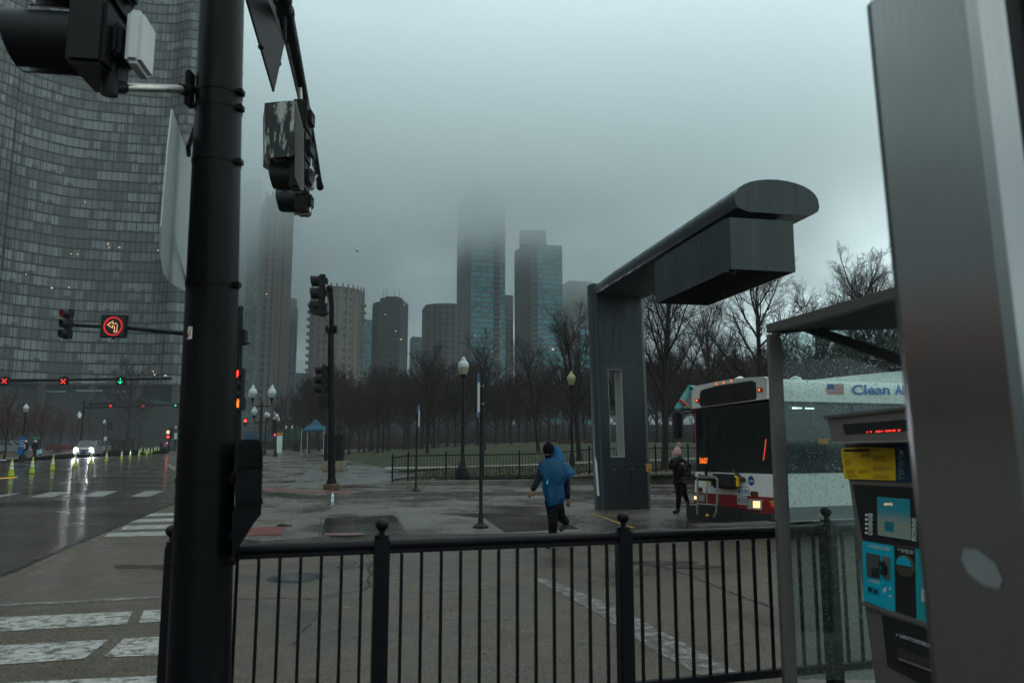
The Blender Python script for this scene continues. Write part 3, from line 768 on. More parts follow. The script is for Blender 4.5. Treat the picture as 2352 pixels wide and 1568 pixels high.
ta = armp(.55); tq = at_d(706, 330, 8.5)
mb.tube([at_d(697, 255, DA), at_d(694, 440, DA)], .022, 12); mb.tube([p1 + Vector((-.15, 0, 0)), at_d(706, 262, DA)], .018, 8)
mb.bbox(at_d(700, 338, DA), (.10, .08, .12), .01); mb.tube([at_d(697, 338, DA), min((armp(t / 20) for t in range(21)), key=lambda q: (q - at_d(712, 338, DA)).length)], .02, 8)
mb.tube([at_d(660, 440, DA), at_d(695, 440, DA)], .016, 8); mb.build('bracket', M['galv'], hA, True)
DB = 9.9
hB = empty('traffic_signal', tuple(at_d(680, 420, DB)))
tag(hB, 'clean black signal at the far tip of the overhead arm, partly behind the flaking one', 'traffic signal', 'signals hung on the overhead arm')
signal_head(tuple(at_d(682, 463, DB)), R(184), parent=hB, S=.36, vis=.28)
mb = MB(); mb.tube([at_d(713, 330, DB), at_d(711, 487, DB)], .022, 12); mb.tube([at_d(676, 491, DB), at_d(716, 491, DB)], .022, 8); mb.tube([at_d(711, 425, DB), armp(.93)], .02, 8)
mb.bbox(at_d(712, 427, DB), (.12, .08, .10), .01); mb.build('bracket', M['galv'], hB, True)
# diamond warning signs seen from behind, edge-on
for (cx, cy, DD, hw, hh, lab, yw) in ((612, 78, 6.3, .09, .62, 'dark diamond sign seen edge-on under the near end of the overhead arm', R(99)), (640, 106, 7.0, .10, .46, 'smaller dark diamond sign tucked behind the first one under the overhead arm', R(104))):
    c = at_d(cx, cy, DD); o = empty('diamond_sign', tuple(c)); tag(o, lab, 'sign', 'edge-on diamond signs')
    if DD < 6.5:
        ply = [(598, -60), (640, -40), (657, 90), (632, 211), (627, 212), (600, 110), (567, 5), (572, -60)]
        th = Vector((.03, .012, 0))
        A = [at_d(590, -60, DD), at_d(655, 95, DD + .35), at_d(630, 211, DD + .12), at_d(568, 0, DD - .25)]
    else:
        A = [at_d(622, -60, DD), at_d(658, 80, DD + .5), at_d(652, 110, DD + .5), at_d(628, 185, DD + .1), at_d(610, 90, DD - .2)]
    n3 = (A[1] - A[0]).cross(A[2] - A[0]).normalized()
    mb = MB(); mb.prism(A, n3 * .02); mb.build('plate', M['signal_black'], o)
    mb = MB(); q = min((armp(t / 40) for t in range(41)), key=lambda q_: (q_ - A[1]).length); mb.tube([A[1], q], .016, 8); mb.tube([A[0], q], .007, 6); mb.ball((A[2] + A[3]) / 2, .03, 8); mb.build('bracket', M['black_metal'], o, True)

# angular control box on the right of the mast
c = at_d(571, 1120, PD + .05); o = empty('control_box', tuple(c)); tag(o, 'angular black control box with a sloping foot mounted on the right side of the mast', 'box')
mb = MB()
prof = [(548, 1018), (556, 1009), (592, 1008), (601, 1022), (604, 1045), (600, 1180), (584, 1200), (545, 1262), (533, 1285), (533, 1175), (540, 1170), (541, 1100)]
mb.prism([at_d(x, y, PD - .12) for x, y in prof], (-.085, .24, 0)); bo = mb.build('casing', M['black_metal'], o)
mb = MB()
for yy in (1066, 1152): mb.prism([at_d(x, y, PD - .135) for x, y in [(545, yy - 4), (603, yy - 8), (604, yy + 4), (545, yy + 8)]], (-.095, .27, 0))
mb.prism([at_d(x, y, PD - .13) for x, y in [(549, 1022), (596, 1018), (596, 1058), (549, 1060)]], (0, .02, 0))
mb.ball(at_d(580, 1038, PD - .14), .008, 8, 0); mb.box(at_d(537, 1092, PD), (.05, .05, .05)); mb.build('strap', M['pole_black'], o)

# ------------------------------------------------------------------ left signal pole with long arm
LP = at_z(548, 1095, .12); LD = 24.0
b = at_d(545, 1080, LD); b.z = .12; t = at_d(553, 708, LD)
o = empty('signal_pole', tuple(b)); tag(o, 'slim black signal pole beside the thick mast with a long arm leftward', 'signal pole')
mb = MB(); mb.tube([b, (b + t) / 2, t], [.12, .10, .085], 16); mb.ball(t, .10, 10); mb.lathe(tuple(b), [(.2, 0), (.2, .15), (.14, .3), (.12, .5)], 16); mb.build('shaft', M['pole_black'], o, True)
a0 = at_d(554, 775, LD); a1 = at_d(158, 746, 26); mb = MB()
mb.tube([a0, at_d(420, 765, 24.7), at_d(290, 753, 25.4), a1], [.095, .085, .07, .06], 14); mb.bbox(a0, (.34, .3, .5), .03); mb.tube([a0 - Vector((0, 0, .2)), a0 + Vector((.3, 0, -.2))], .03, 8); mb.build('arm', M['pole_black'], o, True)
s1 = empty('traffic_signal', tuple(at_d(145, 745, 26))); tag(s1, 'traffic signal glowing red at the left end of the long arm', 'traffic signal')
signal_head(tuple(at_d(150, 767, 25.9)), R(240), parent=s1, S=.36, vis=.20, lens_mats=['lens_dark', 'lens_dark_red', 'led_red'])
mb = MB(); mb.box(at_d(158, 745, 26.05), (.035, .02, 1.15)); mb.build('back_plate_edge', M['alu_back'], s1)
s2 = empty('traffic_signal', tuple(at_d(543, 880, LD))); tag(s2, 'red-lit signal and raised hand half hidden by the thick mast', 'traffic signal')
signal_head(tuple(at_d(545, 905, LD - .2)), R(236), parent=s2, S=.33, vis=.10, lens_mats=['lens_dark', 'lens_dark', 'led_red'])
ped_head(tuple(at_d(546, 927, LD - .2)), R(236), s2, True)
# LED no-left-turn sign
q = at_d(263, 750, 25.3); o = empty('led_sign', tuple(q)); tag(o, 'square electronic sign showing a lit no left turn symbol in a red ring', 'sign')
mb = MB(); mb.bbox(q, (.90, .16, .80), .03); mb.tube([q + Vector((0, 0, -.4)), q + Vector((0, 0, -.46))], .04, 8); mb.build('case', M['signal_black'], o, True)
mb = MB(); mb.box(q + Vector((0, -.083, 0)), (.80, .01, .70)); mb.build('panel', M['black_flat'], o)
mb = MB()
for rad_, in ((.325,), (.305,), (.285,)):
    for k in range(40):
        t0 = 2 * math.pi * k / 40; mb.box(q + Vector((rad_ * math.cos(t0), -.092, rad_ * math.sin(t0))), (.012, .008, .036), 0, 0, Matrix.Rotation(-t0, 3, 'Y'))
for k in range(14): 
    s_ = -.22 + .44 * k / 13; mb.box(q + Vector((s_, -.092, -s_)), (.02, .008, .02))
mb.build('red_ring', M['led_red_dim'], o)
mb = MB(); ar = [(.14, -.20), (.14, .03), (.12, .09), (.05, .10), (-.02, .10), (-.02, .18), (-.10, .12), (-.19, .06), (-.10, -.01), (-.02, -.06), (-.02, .02), (.03, .02), (.05, -.02), (.05, -.20)]
for (xa, za), (xb, zb) in zip(ar, ar[1:] + ar[:1]):
    n_ = max(1, int(math.hypot(xb - xa, zb - za) / .035))
    for k in range(n_): mb.box(q + Vector((xa + (xb - xa) * k / n_, -.093, za + (zb - za) * k / n_)), (.016, .008, .016))
mb.build('turn_arrow', M['led_white'], o)

# ------------------------------------------------------------------ middle signal pole
MD = at_z(761, 1123, PZ).y
b = at_d(761, 1126, MD); b.z = PZ; t = at_d(760, 692, MD)
o = empty('signal_pole', (b.x, b.y, PZ)); tag(o, 'black signal pole on a round brown plinth at the far corner', 'signal pole')
mb = MB(); mb.lathe(tuple(b), [(.27, 0), (.29, .02), (.29, .17), (.27, .19)], 24); mb.build('plinth', M['granite'], o, True)
bb = b + Vector((0, 0, .19))
mb = MB(); mb.tube([bb + Vector((0, 0, .05)), (bb + t) / 2, t], [.135, .12, .105], 18); mb.lathe(tuple(bb), [(.2, 0), (.2, .04), (.16, .06)], 12)
for k in range(4): mb.tube([bb + Vector((.15 * math.cos(k * 1.57 + .7), .15 * math.sin(k * 1.57 + .7), 0)), bb + Vector((.15 * math.cos(k * 1.57 + .7), .15 * math.sin(k * 1.57 + .7), .14))], .03, 8)
mb.lathe(tuple(bb), [(.17, .05), (.17, .1), (.13, .2)], 12); mb.build('shaft', M['pole_black'], o, True)
ca = at_d(762, 757, MD); mb = MB(); mb.bbox(ca, (.40, .34, .26), .03); tipm = at_d(757, 662, 20.6)
mb.tube([ca + Vector((0, -.1, 0)), ca.lerp(tipm, .5) + Vector((0, 0, .25)), tipm], [.10, .095, .09], 14); mb.ball(tipm, .10, 10); mb.build('arm', M['pole_black'], o, True)
s3 = empty('traffic_signal', tuple(at_d(725, 675, 21))); tag(s3, 'upper traffic signal with three black visors beside the top of the far corner pole', 'traffic signal')
signal_head(tuple(at_d(733, 703, 20.6)), R(184), parent=s3, S=.36, vis=.27)
mb = MB(); mb.tube([at_d(749, 628, 20.6), at_d(748, 715, 20.6)], .02, 8); mb.tube([at_d(735, 630, 20.6), at_d(750, 630, 20.6)], .018, 8); mb.tube([at_d(733, 716, 20.6), at_d(750, 716, 20.6)], .03, 8)
mb.tube([at_d(744, 670, 20.6), tipm], .03, 8); mb.bbox(at_d(744, 672, 20.6), (.12, .1, .2), .01); mb.build('bracket', M['galv'], s3, True)
mb = MB(); mb.prism([at_d(x, y, 20.4) for x, y in [(708, 700), (712, 718), (735, 723), (748, 716), (748, 708), (730, 712), (722, 706)]], (0, .4, 0)); mb.build('lower_housing', M['signal_black'], s3)
s4 = empty('traffic_signal', tuple(at_d(735, 890, MD))); tag(s4, 'lower traffic signal with a pedestrian box under it on the far corner pole', 'traffic signal')
signal_head(tuple(at_d(739, 893, MD)), R(184), parent=s4, S=.335, vis=.27)
ped_head(tuple(at_d(738, 922, MD)), R(200), s4)
mb = MB()
for yy in (843, 901, 935): mb.tube([at_d(735, yy, MD), at_d(758, yy, MD)], .025, 8)
mb.build('bracket', M['black_metal'], s4, True)
# dark utility cabinet on a concrete base behind it
CD = at_z(762, 1082, PZ).y
c = at_z(762, 1082, PZ); o = empty('cabinet', tuple(c)); tag(o, 'tall black utility cabinet on a stained concrete block behind the corner signal pole', 'cabinet')
mb = MB(); mb.bbox(c + Vector((0, .45, .29)), (1.25, .9, .58), .05); mb.build('base', mat('stained_concrete', (.15, .125, .085), .6, var=.3, dirt=(.14, .05, .03), dscale=3, dlo=.6, dhi=.7, bump=.3), o, True)
mb = MB(); mb.bbox(c + Vector((.0, .45, .58 + .72)), (1.02, .7, 1.44), .02); mb.bbox(c + Vector((0, .45, 2.04)), (1.08, .76, .05), .01); mb.build('casing', M['black_metal'], o, True)
mb = MB(); mb.bbox(c + Vector((.24, .085, 1.3)), (.5, .03, 1.3), .01); mb.bbox(c + Vector((-.27, .085, 1.3)), (.46, .03, 1.3), .01); mb.build('doors', M['black_metal'], o, True)

# ------------------------------------------------------------------ street lamps
def lamp_proto(h, name, label, gmat='lamp_glass', group=None, base_r=.20):
    o = empty(name); tag(o, label, 'street lamp', group)
    mb = MB(); mb.lathe((0, 0, 0), [(base_r, 0), (base_r, .08), (base_r * .85, .14), (base_r * .8, .42), (base_r * .62, .52), (base_r * .66, .58), (base_r * .42, .70), (.075, .95), (.060, h * .6), (.050, h - .95), (.07, h - .93), (.05, h - .90)], 16)
    mb.build('post', M['pole_black'], o, True)
    mb = MB(); mb.lathe((0, 0, h - .92), [(.05, 0), (.11, .04), (.15, .10), (.14, .12)], 16); mb.build('globe_holder', M['black_metal'], o, True)
    mb = MB(); mb.lathe((0, 0, h - .80), [(.13, 0), (.185, .14), (.215, .28), (.218, .29)], 20); mb.build('lower_globe', M['lamp_yellow'] if gmat == 'lamp_glass' else M[gmat], o, True)
    mb = MB(); mb.lathe((0, 0, h - .51), [(.222, 0), (.228, .07), (.215, .15), (.175, .22), (.115, .27), (.10, .29), (.112, .31), (.10, .35), (.06, .38), (.045, .41), (.055, .43), (.03, .455), (0, .46)], 20); mb.build('globe', M[gmat], o, True)
    mb = MB(); mb.lathe((0, 0, h - .06), [(.015, 0), (.022, .02), (.012, .05), (.0, .08)], 8); mb.build('finial', M['black_metal'], o, True)
    return o
b = at_z(1062, 1110, PZ); lampA = lamp_proto(5.15, 'street_lamp', 'acorn street lamp with a white globe by the far railing, behind the bus stop pole', base_r=.36)
place(lampA, (b.x, b.y, PZ))
lb = lamp_proto(5.1, 'street_lamp', 'street lamp with a yellowed globe standing on the lawn just left of the charcoal pylon', 'lamp_yellow')
D_ = 40.0; b = at_d(1314, 1040, D_); place(lb, (b.x, b.y, lawn_h(b.x, b.y) - .05), 0, (at_d(1308, 845, D_).z - .5) / 5.1)
small = [(987, 925, 95, 'lamp_yellow', 'small dull yellow lamp globe among the middle park trees'), (857, 962, 105, 'lamp_glass', 'tiny pale lamp globe among the left park trees')]
for x, y, D_, gm, lab in small:
    l2 = lamp_proto(4.6, 'street_lamp', lab, gm); p = at_d(x, y, D_); place(l2, (p.x, p.y, p.z - 4.4), 0, 1)
lp = lamp_proto(5.1, 'street_lamp', 'street lamp nearest on the left verge with a blue sign strapped to its post', base_r=.30)
b = at_d(50, 1050, 60); place(lp, (b.x, b.y, .1), 0, (at_d(55, 925, 60).z - .1) / 5.1)
for x, y, D_, lab in ((183, 944, 84, 'second street lamp along the left verge, beside the gantry post'), (240, 963, 108, 'third street lamp along the left verge, right of the silver car'), (404, 977, 125, 'farthest street lamp on the left, above a small white sign')):
    c_ = copy_tree(lp); tag(c_, lab); p = at_d(x, y, D_); place(c_, (p.x, p.y, .05), 0, p.z / 5.1)
# twin-armed lamps
def twin(label, arms2=True):
    o = empty('twin_street_lamp'); tag(o, label, 'street lamp')
    mb = MB(); mb.lathe((0, 0, 0), [(.28, 0), (.26, .3), (.16, .6), (.10, 1.0), (.09, 5.2), (.05, 5.35), (0, 5.5)], 14); mb.build('post', M['pole_black'], o, True)
    levels = [(4.95, .80, 1.0)] + ([(3.6, .60, .75)] if arms2 else [])
    for z, rch, s in levels:
        mb = MB(); mb.tube([(-rch, 0, z + .32), (-rch, 0, z + .12), (-rch + .1, 0, z), (rch - .1, 0, z), (rch, 0, z + .12), (rch, 0, z + .32)], .045, 8); mb.build('arm', M['pole_black'], o, True)
        for sg in (-1, 1):
            if z < 4 and sg > 0: s = .4
            mb = MB(); mb.lathe((sg * rch, 0, z + .2), [(.05 * s, 0), (.08 * s, .25 * s), (.17 * s, .40 * s), (.18 * s, .5 * s), (.12 * s, .5 * s)], 12); mb.build('globe_holder', M['black_metal'], o, True)
            mb = MB(); mb.lathe((sg * rch, 0, z + .2), [(.17 * s, .5 * s), (.24 * s, .62 * s), (.29 * s, .77 * s), (.34 * s, .78 * s), (.35 * s, .92 * s), (.32 * s, 1.08 * s), (.22 * s, 1.24 * s), (.15 * s, 1.30 * s), (.16 * s, 1.36 * s), (.10 * s, 1.46 * s), (.04 * s, 1.52 * s), (.02 * s, 1.7 * s), (0, 1.72 * s)], 16)
            mb.build('globe', M['lamp_glass'], o, True)
    return o
D_ = 50; tw = twin('large twin street lamp with two white globes and two lower lamps'); p = at_d(598, 1005, D_); top_ = at_d(598, 880, D_).z; place(tw, (p.x, p.y, PZ), 0, (top_ - PZ) / 6.85)
t2 = twin('distant small twin street lamp in front of the green hoarding', False); p = at_d(663, 1010, 140); place(t2, (p.x, p.y, 0), 0, (at_d(663, 975, 140).z) / 6.85)
for x, y, D_, lab in ((636, 948, 80, 'lone small globe lamp between the twin lamp and the park trees'), (612, 944, 90, 'slender lamp seen just right of the twin lamp post')):
    c_ = copy_tree(lp); tag(c_, lab); p = at_d(x, y, D_); place(c_, (p.x, p.y, .05), 0, p.z / 5.1)

# bus stop poles
def stop_pole(label, h):
    o = empty('bus_stop_pole'); tag(o, label, 'bus stop pole', 'bus stop poles')
    mb = MB(); mb.lathe((0, 0, 0), [(.155, 0), (.155, .03), (.13, .045), (.07, .08), (.05, .12), (.048, .22), (.036, .24), (.034, h), (.036, h + .02), (.0, h + .03)], 18); mb.build('post', M['black_metal'], o, True)
    mb = MB(); mb.box((-.055, 0, h - .33), (.03, .24, .68), 0); mb.build('blade', M['sign_white'], o)
    mb = MB(); mb.box((-.055, 0, h + .10), (.032, .25, .18)); mb.box((-.055, 0, h - .62), (.032, .25, .10)); mb.build('blade_end', M['blue_sign'], o)
    mb = MB()
    for z in (h - .05, h - .4): mb.box((0, 0, z), (.09, .05, .03))
    mb.build('clip', M['galv'], o)
    return o
b = at_z(1104, 1211, IZ); sp1 = stop_pole('nearer bus stop pole with a blue and white blade, on the island slabs', at_d(1104, 880, b.y).z - IZ); place(sp1, (b.x, b.y, IZ), R(8))
b = at_z(955, 1127, PZ); sp2 = copy_tree(sp1); tag(sp2, 'farther bus stop pole with a blue and white blade, in front of the far railing'); place(sp2, (b.x, b.y, PZ), R(200), ((at_d(955, 942, b.y).z - PZ) / (at_d(1104, 880, at_z(1104, 1211, IZ).y).z - IZ)))
# ------------------------------------------------------------------ charcoal stop pylon with cantilevered arm
B0 = at_z(1376, 1172, IZ); B1 = at_z(1501, 1168, IZ)
o = empty('stop_pylon', tuple((B0 + B1) / 2)); tag(o, 'tall charcoal bus stop pylon with a cantilevered arm and a slot through its shaft', 'pylon')
YD = B0.y
UZ = at_d(1400, 680, YD).z           # underside of the arm
PT = UZ + .38
ux = (B1 - B0); ux.z = 0; W_ = ux.length; ux.normalize()
arm_dir = Vector((1.30, -6.6, 0)).normalized()
# shaft: side facing us made of four panels round the slot, pale lining, rounded flanks
dep = .55; nb = Vector((-arm_dir.x, -arm_dir.y, 0))
lean_top = at_d(1356, 676, YD) - at_d(1373, 1172, YD); lean_top = lean_top / lean_top.z; lean_top.z = 0; lean_top.y = 0
def S(u, z, d=0.0):          # u across the face, z height, d depth backwards
    return B0 + ux * u + nb * d + lean_top * (z - IZ) * (1 - .25 * u / W_) + Vector((0, 0, z - IZ))
def face(x, y): return at_plane(x, y, B0, (nb.x, nb.y, 0))
def uz(x, y):
    p = at_d(x, y, YD); return p
sl = [(1418, 845), (1450, 845), (1452, 1050), (1418, 1050)]
u0, u1 = .36, .74; z0 = at_d(1430, 1050, YD).z; z1 = at_d(1430, 846, YD).z
fl = .15
mb = MB()
def block(mb, ua, ub, za, zb, d0, d1, mi=0):
    mb.add([S(ua, za, d0), S(ub, za, d0), S(ub, za, d1), S(ua, za, d1), S(ua, zb, d0), S(ub, zb, d0), S(ub, zb, d1), S(ua, zb, d1)],
           [(0, 3, 2, 1), (4, 5, 6, 7), (0, 1, 5, 4), (1, 2, 6, 5), (2, 3, 7, 6), (3, 0, 4, 7)], mi)
zm = at_d(1430, 826, YD).z; zl = at_d(1430, 1073, YD).z
block(mb, fl, W_ - fl, IZ, zl, 0, dep); block(mb, fl, W_ - fl, zl + .006, z0, 0, dep)
block(mb, fl, u0, z0, z1, 0, dep); block(mb, u1, W_ - fl, z0, z1, 0, dep)
block(mb, fl, W_ - fl, z1, zm, 0, dep); block(mb, fl, W_ - fl, zm + .006, PT - .05, 0, dep)
mb.build('shaft', M['cta_grey'], o)
mb = MB()
t_ = .012
block(mb, u0, u0 + t_, z0, z1, .004, dep - .004); block(mb, u1 - t_, u1, z0, z1, .004, dep - .004)
block(mb, u0 + t_, u1 - t_, z0, z0 + t_, .004, dep - .004); block(mb, u0 + t_, u1 - t_, z1 - t_, z1, .004, dep - .004)
mb.build('slot_lining', M['cta_lining'], o)
for (ua, ub, sg) in ((fl - .008, -.0, -1), (W_ - fl + .008, W_, 1)):
    mb = MB(); n_ = 8; ring = []
    for i in range(n_ + 1):
        t = math.pi * i / n_; ring.append((ua + (ub - ua) * math.sin(t) ** .8, dep / 2 - (dep / 2 - .0) * math.cos(t)))
    vs = [S(a, zz, d) for zz in (IZ, PT - .05) for a, d in ring]; n1 = n_ + 1
    mb.add(vs, [(i, (i + 1) % n1, n1 + (i + 1) % n1, n1 + i) for i in range(n1)] + [tuple(range(n1))[::-1], tuple(range(n1, 2 * n1))])
    mb.build('rounded_flank', M['cta_box'], o, True, 40)
# arm: airfoil cross-section swept along arm_dir
side = Vector((-arm_dir.y, arm_dir.x, 0)) * 1          # points right
if side.x < 0: side = -side
A_end = at_z(1778, 496, UZ)
A_start = (B0 + B1) / 2 + nb * .3
A_start.z = UZ; L_arm = (Vector((A_end.x, A_end.y, 0)) - Vector((A_start.x, A_start.y, 0))).length
hw = W_ / 2
def prof_arm(s=1.0):
    P = []
    for i in range(15):
        t = math.pi * i / 14; x = -math.cos(t) * hw * 1.03; P.append((x, .16 + .40 * math.sin(t) ** .75 * s))
    P += [(hw * .99, .08), (hw * .72, 0), (-hw * .72, 0), (-hw * .98, .06)]
    return P
pr = prof_arm(); dvec = Vector((A_end.x - A_start.x, A_end.y - A_start.y, 0)).normalized(); side = Vector((-dvec.y, dvec.x, 0))
if side.x < 0: side = -side
stations = [(-.22, .95, .10), (0, 1, .25), (.5, 1, .75), (1.5, 1, .9), (L_arm - .02, 1, 1.0), (L_arm + .12, .98, 1.0)]
mb = MB(); vs = []; n1 = len(pr)
for (d, sx, sz) in stations:
    for x, z in pr:
        vs.append(Vector((A_start.x, A_start.y, UZ)) + dvec * (d + .05 * (x / hw) * 0) + side * (x * sx) + Vector((0, 0, z if z < .2 else .16 + (z - .16) * sz)))
fs = [tuple(range(n1))[::-1], tuple(range((len(stations) - 1) * n1, len(stations) * n1))]
for i in range(len(stations) - 1):
    for k in range(n1): fs.append((i * n1 + k, i * n1 + (k + 1) % n1, (i + 1) * n1 + (k + 1) % n1, (i + 1) * n1 + k))
mb.add(vs, fs); mb.build('arm', M['cta_box'], o, True, 30)
# hanging box, open underneath
bt = [(1675, 497), (1821, 505), (1828, 620), (1680, 617)]
zt = UZ - .10; Pn = at_z(1675, 499, zt); Pr = Pn + side * (1.0)
zb_ = at_d(1680, 617, Pn.y).z
Pr = at_plane(1824, 560, Pn, dvec); wd = (Pr - Pn).dot(side)
ld = 3.0
mb = MB(); th = .02
def BX(a, l, z): return Vector((Pn.x, Pn.y, 0)) + side * a - dvec * l + Vector((0, 0, z))
for (a0, a1, l0, l1) in ((0, wd, 0, th), (0, th, th, ld - th), (wd - th, wd, th, ld - th), (0, wd, ld - th, ld)):
    vs = [BX(a, l, z) for z in (zb_, zt) for a, l in ((a0, l0), (a1, l0), (a1, l1), (a0, l1))]
    mb.add(vs, [(0, 1, 2, 3), (4, 5, 6, 7), (0, 1, 5, 4), (1, 2, 6, 5), (2, 3, 7, 6), (3, 0, 4, 7)])
vs = [BX(a, l, z) for z in (zt - .02, zt + .001) for a, l in ((th, th), (wd - th, th), (wd - th, ld - th), (th, ld - th))]
mb.add(vs, [(0, 1, 2, 3), (4, 5, 6, 7), (0, 1, 5, 4), (1, 2, 6, 5), (2, 3, 7, 6), (3, 0, 4, 7)])
hb = mb.build('hanging_box', M['cta_box'], o)
mb = MB()
for l in (.06, .5, .95): pass
for zz in (zb_ + .08, zb_ + .3, zb_ + .52, zt - .08): mb.ball(BX(-.002, .05, zz), .008, 6)
for aa in (.1, .35, .6, .85): mb.ball(BX(wd * aa, -.002, zb_ + .03), .008, 6)
mb.build('rivets', M['galv'], hb)
mb = MB()
for l_ in (1.0, 2.0): mb.prism([BX(-.001, l_, zb_ + .01), BX(-.001, l_ + .012, zb_ + .01), BX(-.001, l_ + .012, zt - .01), BX(-.001, l_, zt - .01)], side * -.002)
mb.build('panel_seam', M['crack'], hb)
mb = MB(); mb.tube([BX(.25, .4, zb_ + .25), BX(.35, .5, zb_ + .05), BX(.5, .8, zb_ + .12), BX(.4, 1.2, zb_ + .3)], .012, 6); mb.build('loose_cable', M['orange'], hb, True)
mb = MB(); c = (BX(wd / 2, ld * .3, zt) + BX(wd / 2, ld * .9, zt)) / 2
vs = [BX(a, l, z) for z in (zt, UZ + .01) for a, l in ((wd * .12, .35), (wd * .88, .35), (wd * .88, ld - .1), (wd * .12, ld - .1))]
mb.add(vs, [(0, 1, 2, 3), (4, 5, 6, 7), (0, 1, 5, 4), (1, 2, 6, 5), (2, 3, 7, 6), (3, 0, 4, 7)]); mb.build('hanger', M['cta_grey'], hb)
# white edge strip, bolts, yellow call button
mb = MB(); mb.prism([at_d(x, y, YD - .06) for x, y in [(1366, 1046), (1371, 1060), (1377, 1138), (1372, 1138)]], (0, .05, 0)); mb.build('edge_strip', M['white_panel'], o)
mb = MB()
for x in (1411, 1452): mb.ball(at_d(x, 1077, YD - .02), .014, 8)
mb.build('bolts', M['galv'], o)
c = at_d(1487, 1075, YD + .05); mb = MB(); mb.bbox(c + Vector((.02, -.05, 0)), (.12, .12, .17), .02); mb.box(c + Vector((.01, -.06, .095)), (.15, .14, .02)); cb = mb.build('call_box', mat('buff_plastic', (.42, .26, .06), .5), o, True)
mb = MB(); mb.ball(c + Vector((.02, -.115, -.01)), (.025, .012, .03), 10); mb.build('button', M['redpost'], cb, True)

# ------------------------------------------------------------------ far railing on its low wall
wb = [(896, 1114), (1024, 1113), (1200, 1112), (1380, 1111), (1600, 1110), (2300, 1106)]
WB = [at_z(x, y, PZ) for x, y in wb]
def walltop(X):
    px = [p.x for p in WB]; return float(np.interp(X, [px[0], px[0] + .4, 1.2, px[3], px[5]], [PZ + .05, PZ + .14, PZ + .20, PZ + .42, PZ + .50]))
o = tag(empty('retaining_wall', (WB[0].x, WB[0].y, PZ)), 'low stained concrete retaining wall edging the lawn under the far railing', 'wall')
mb = MB(); xs = np.linspace(WB[0].x - .25, WB[5].x, 40); n_ = len(xs)
for X in xs:
    Y = float(np.interp(X, [p.x for p in WB], [p.y for p in WB])); T = walltop(X)
    mb.v += [Vector((X, Y, PZ - .1)), Vector((X, Y, T - .02)), Vector((X, Y + .02, T)), Vector((X, Y + .30, T)), Vector((X, Y + .30, PZ - .1))]
for i in range(n_ - 1):
    for k in range(5): mb.f.append((i * 5 + k, i * 5 + (k + 1) % 5, (i + 1) * 5 + (k + 1) % 5, (i + 1) * 5 + k)); mb.mi.append(0)
mb.f += [(0, 1, 2, 3, 4)]; mb.mi += [0]
wl = mb.build('wall_block', M['wall_conc'], o)
fo = tag(empty('railing', (WB[0].x, WB[0].y + .15, PZ)), 'thin black picket railing on the low wall in front of the lawn', 'railing')
ppx = [902, 937.6, 1024.6, 1110, 1193, 1273.6, 1353.5, 1432, 1506, 1581, 1660, 1735, 1810]
PP = []
for x in ppx:
    Dp = float(np.interp(x, [896, 2300], [WB[0].y + .15, WB[5].y + .15])); p = at_d(x, 1060, Dp); p.z = walltop(p.x); PP.append(p)
RH = 1.0
for p in PP:
    mb = MB(); mb.box((p.x, p.y, p.z + (RH + .05) / 2), (.065, .065, RH + .05)); mb.lathe((p.x, p.y, p.z + RH + .05), [(.03, 0), (.045, .03), (.02, .08), (0, .1)], 8); mb.build('post', M['fence'], fo)
def bar(mb, A, B, w_, h_):
    d = B - A; d2 = Vector((d.x, d.y, 0)).normalized(); nn = Vector((-d2.y, d2.x, 0)) * w_ / 2; uu = Vector((0, 0, h_ / 2))
    vs = [A - nn - uu, A + nn - uu, A + nn + uu, A - nn + uu, B - nn - uu, B + nn - uu, B + nn + uu, B - nn + uu]
    mb.add(vs, [(0, 1, 2, 3), (4, 5, 6, 7), (0, 1, 5, 4), (1, 2, 6, 5), (2, 3, 7, 6), (3, 0, 4, 7)])
for a, b in zip(PP[:-1], PP[1:]):
    mb = MB(); bar(mb, a + Vector((.033, 0, RH - .03)), b + Vector((-.033, 0, RH - .03)), .04, .04); bar(mb, a + Vector((.033, 0, .13)), b + Vector((-.033, 0, .13)), .04, .04)
    n_ = max(2, round((b - a).length / .125))
    for k in range(1, n_):
        q = a.lerp(b, k / n_); mb.box((q.x, q.y, q.z + RH / 2 + .05), (.016, .016, RH - .18))
    mb.build('picket_panel', M['fence'], fo)

# ------------------------------------------------------------------ glass bus shelter
gm, nt_, p_ = new_mat('rain_flecked_glass'); N_ = nt_.nodes.new; L_ = nt_.links.new
outn = nt_.nodes['Material Output']; nt_.nodes.remove(p_)
geo = N_('ShaderNodeTexCoord')
def vor(scale, feat='F1'):
    v = N_('ShaderNodeTexVoronoi'); v.inputs['Scale'].default_value = scale; L_(geo.outputs['Object'], v.inputs['Vector']); return v
v1 = vor(95); v2 = vor(52)
def rngn(v, a, b):
    n = N_('ShaderNodeMapRange'); n.inputs[1].default_value = a; n.inputs[2].default_value = b; n.inputs[3].default_value = 1; n.inputs[4].default_value = 0; L_(v, n.inputs[0]); return n.outputs[0]
def mm(op, a, b):
    n = N_('ShaderNodeMath'); n.operation = op
    for i, v in enumerate((a, b)):
        if isinstance(v, (int, float)): n.inputs[i].default_value = v
        else: L_(v, n.inputs[i])
    return n.outputs[0]
sp1_ = N_('ShaderNodeSeparateColor'); L_(v1.outputs['Color'], sp1_.inputs[0]); sp2_ = N_('ShaderNodeSeparateColor'); L_(v2.outputs['Color'], sp2_.inputs[0])
d1 = mm('MULTIPLY', rngn(v1.outputs['Distance'], .20, .34), mm('GREATER_THAN', sp1_.outputs[0], .45))
d2 = mm('MULTIPLY', rngn(v2.outputs['Distance'], .20, .36), mm('GREATER_THAN', sp2_.outputs[1], .72))
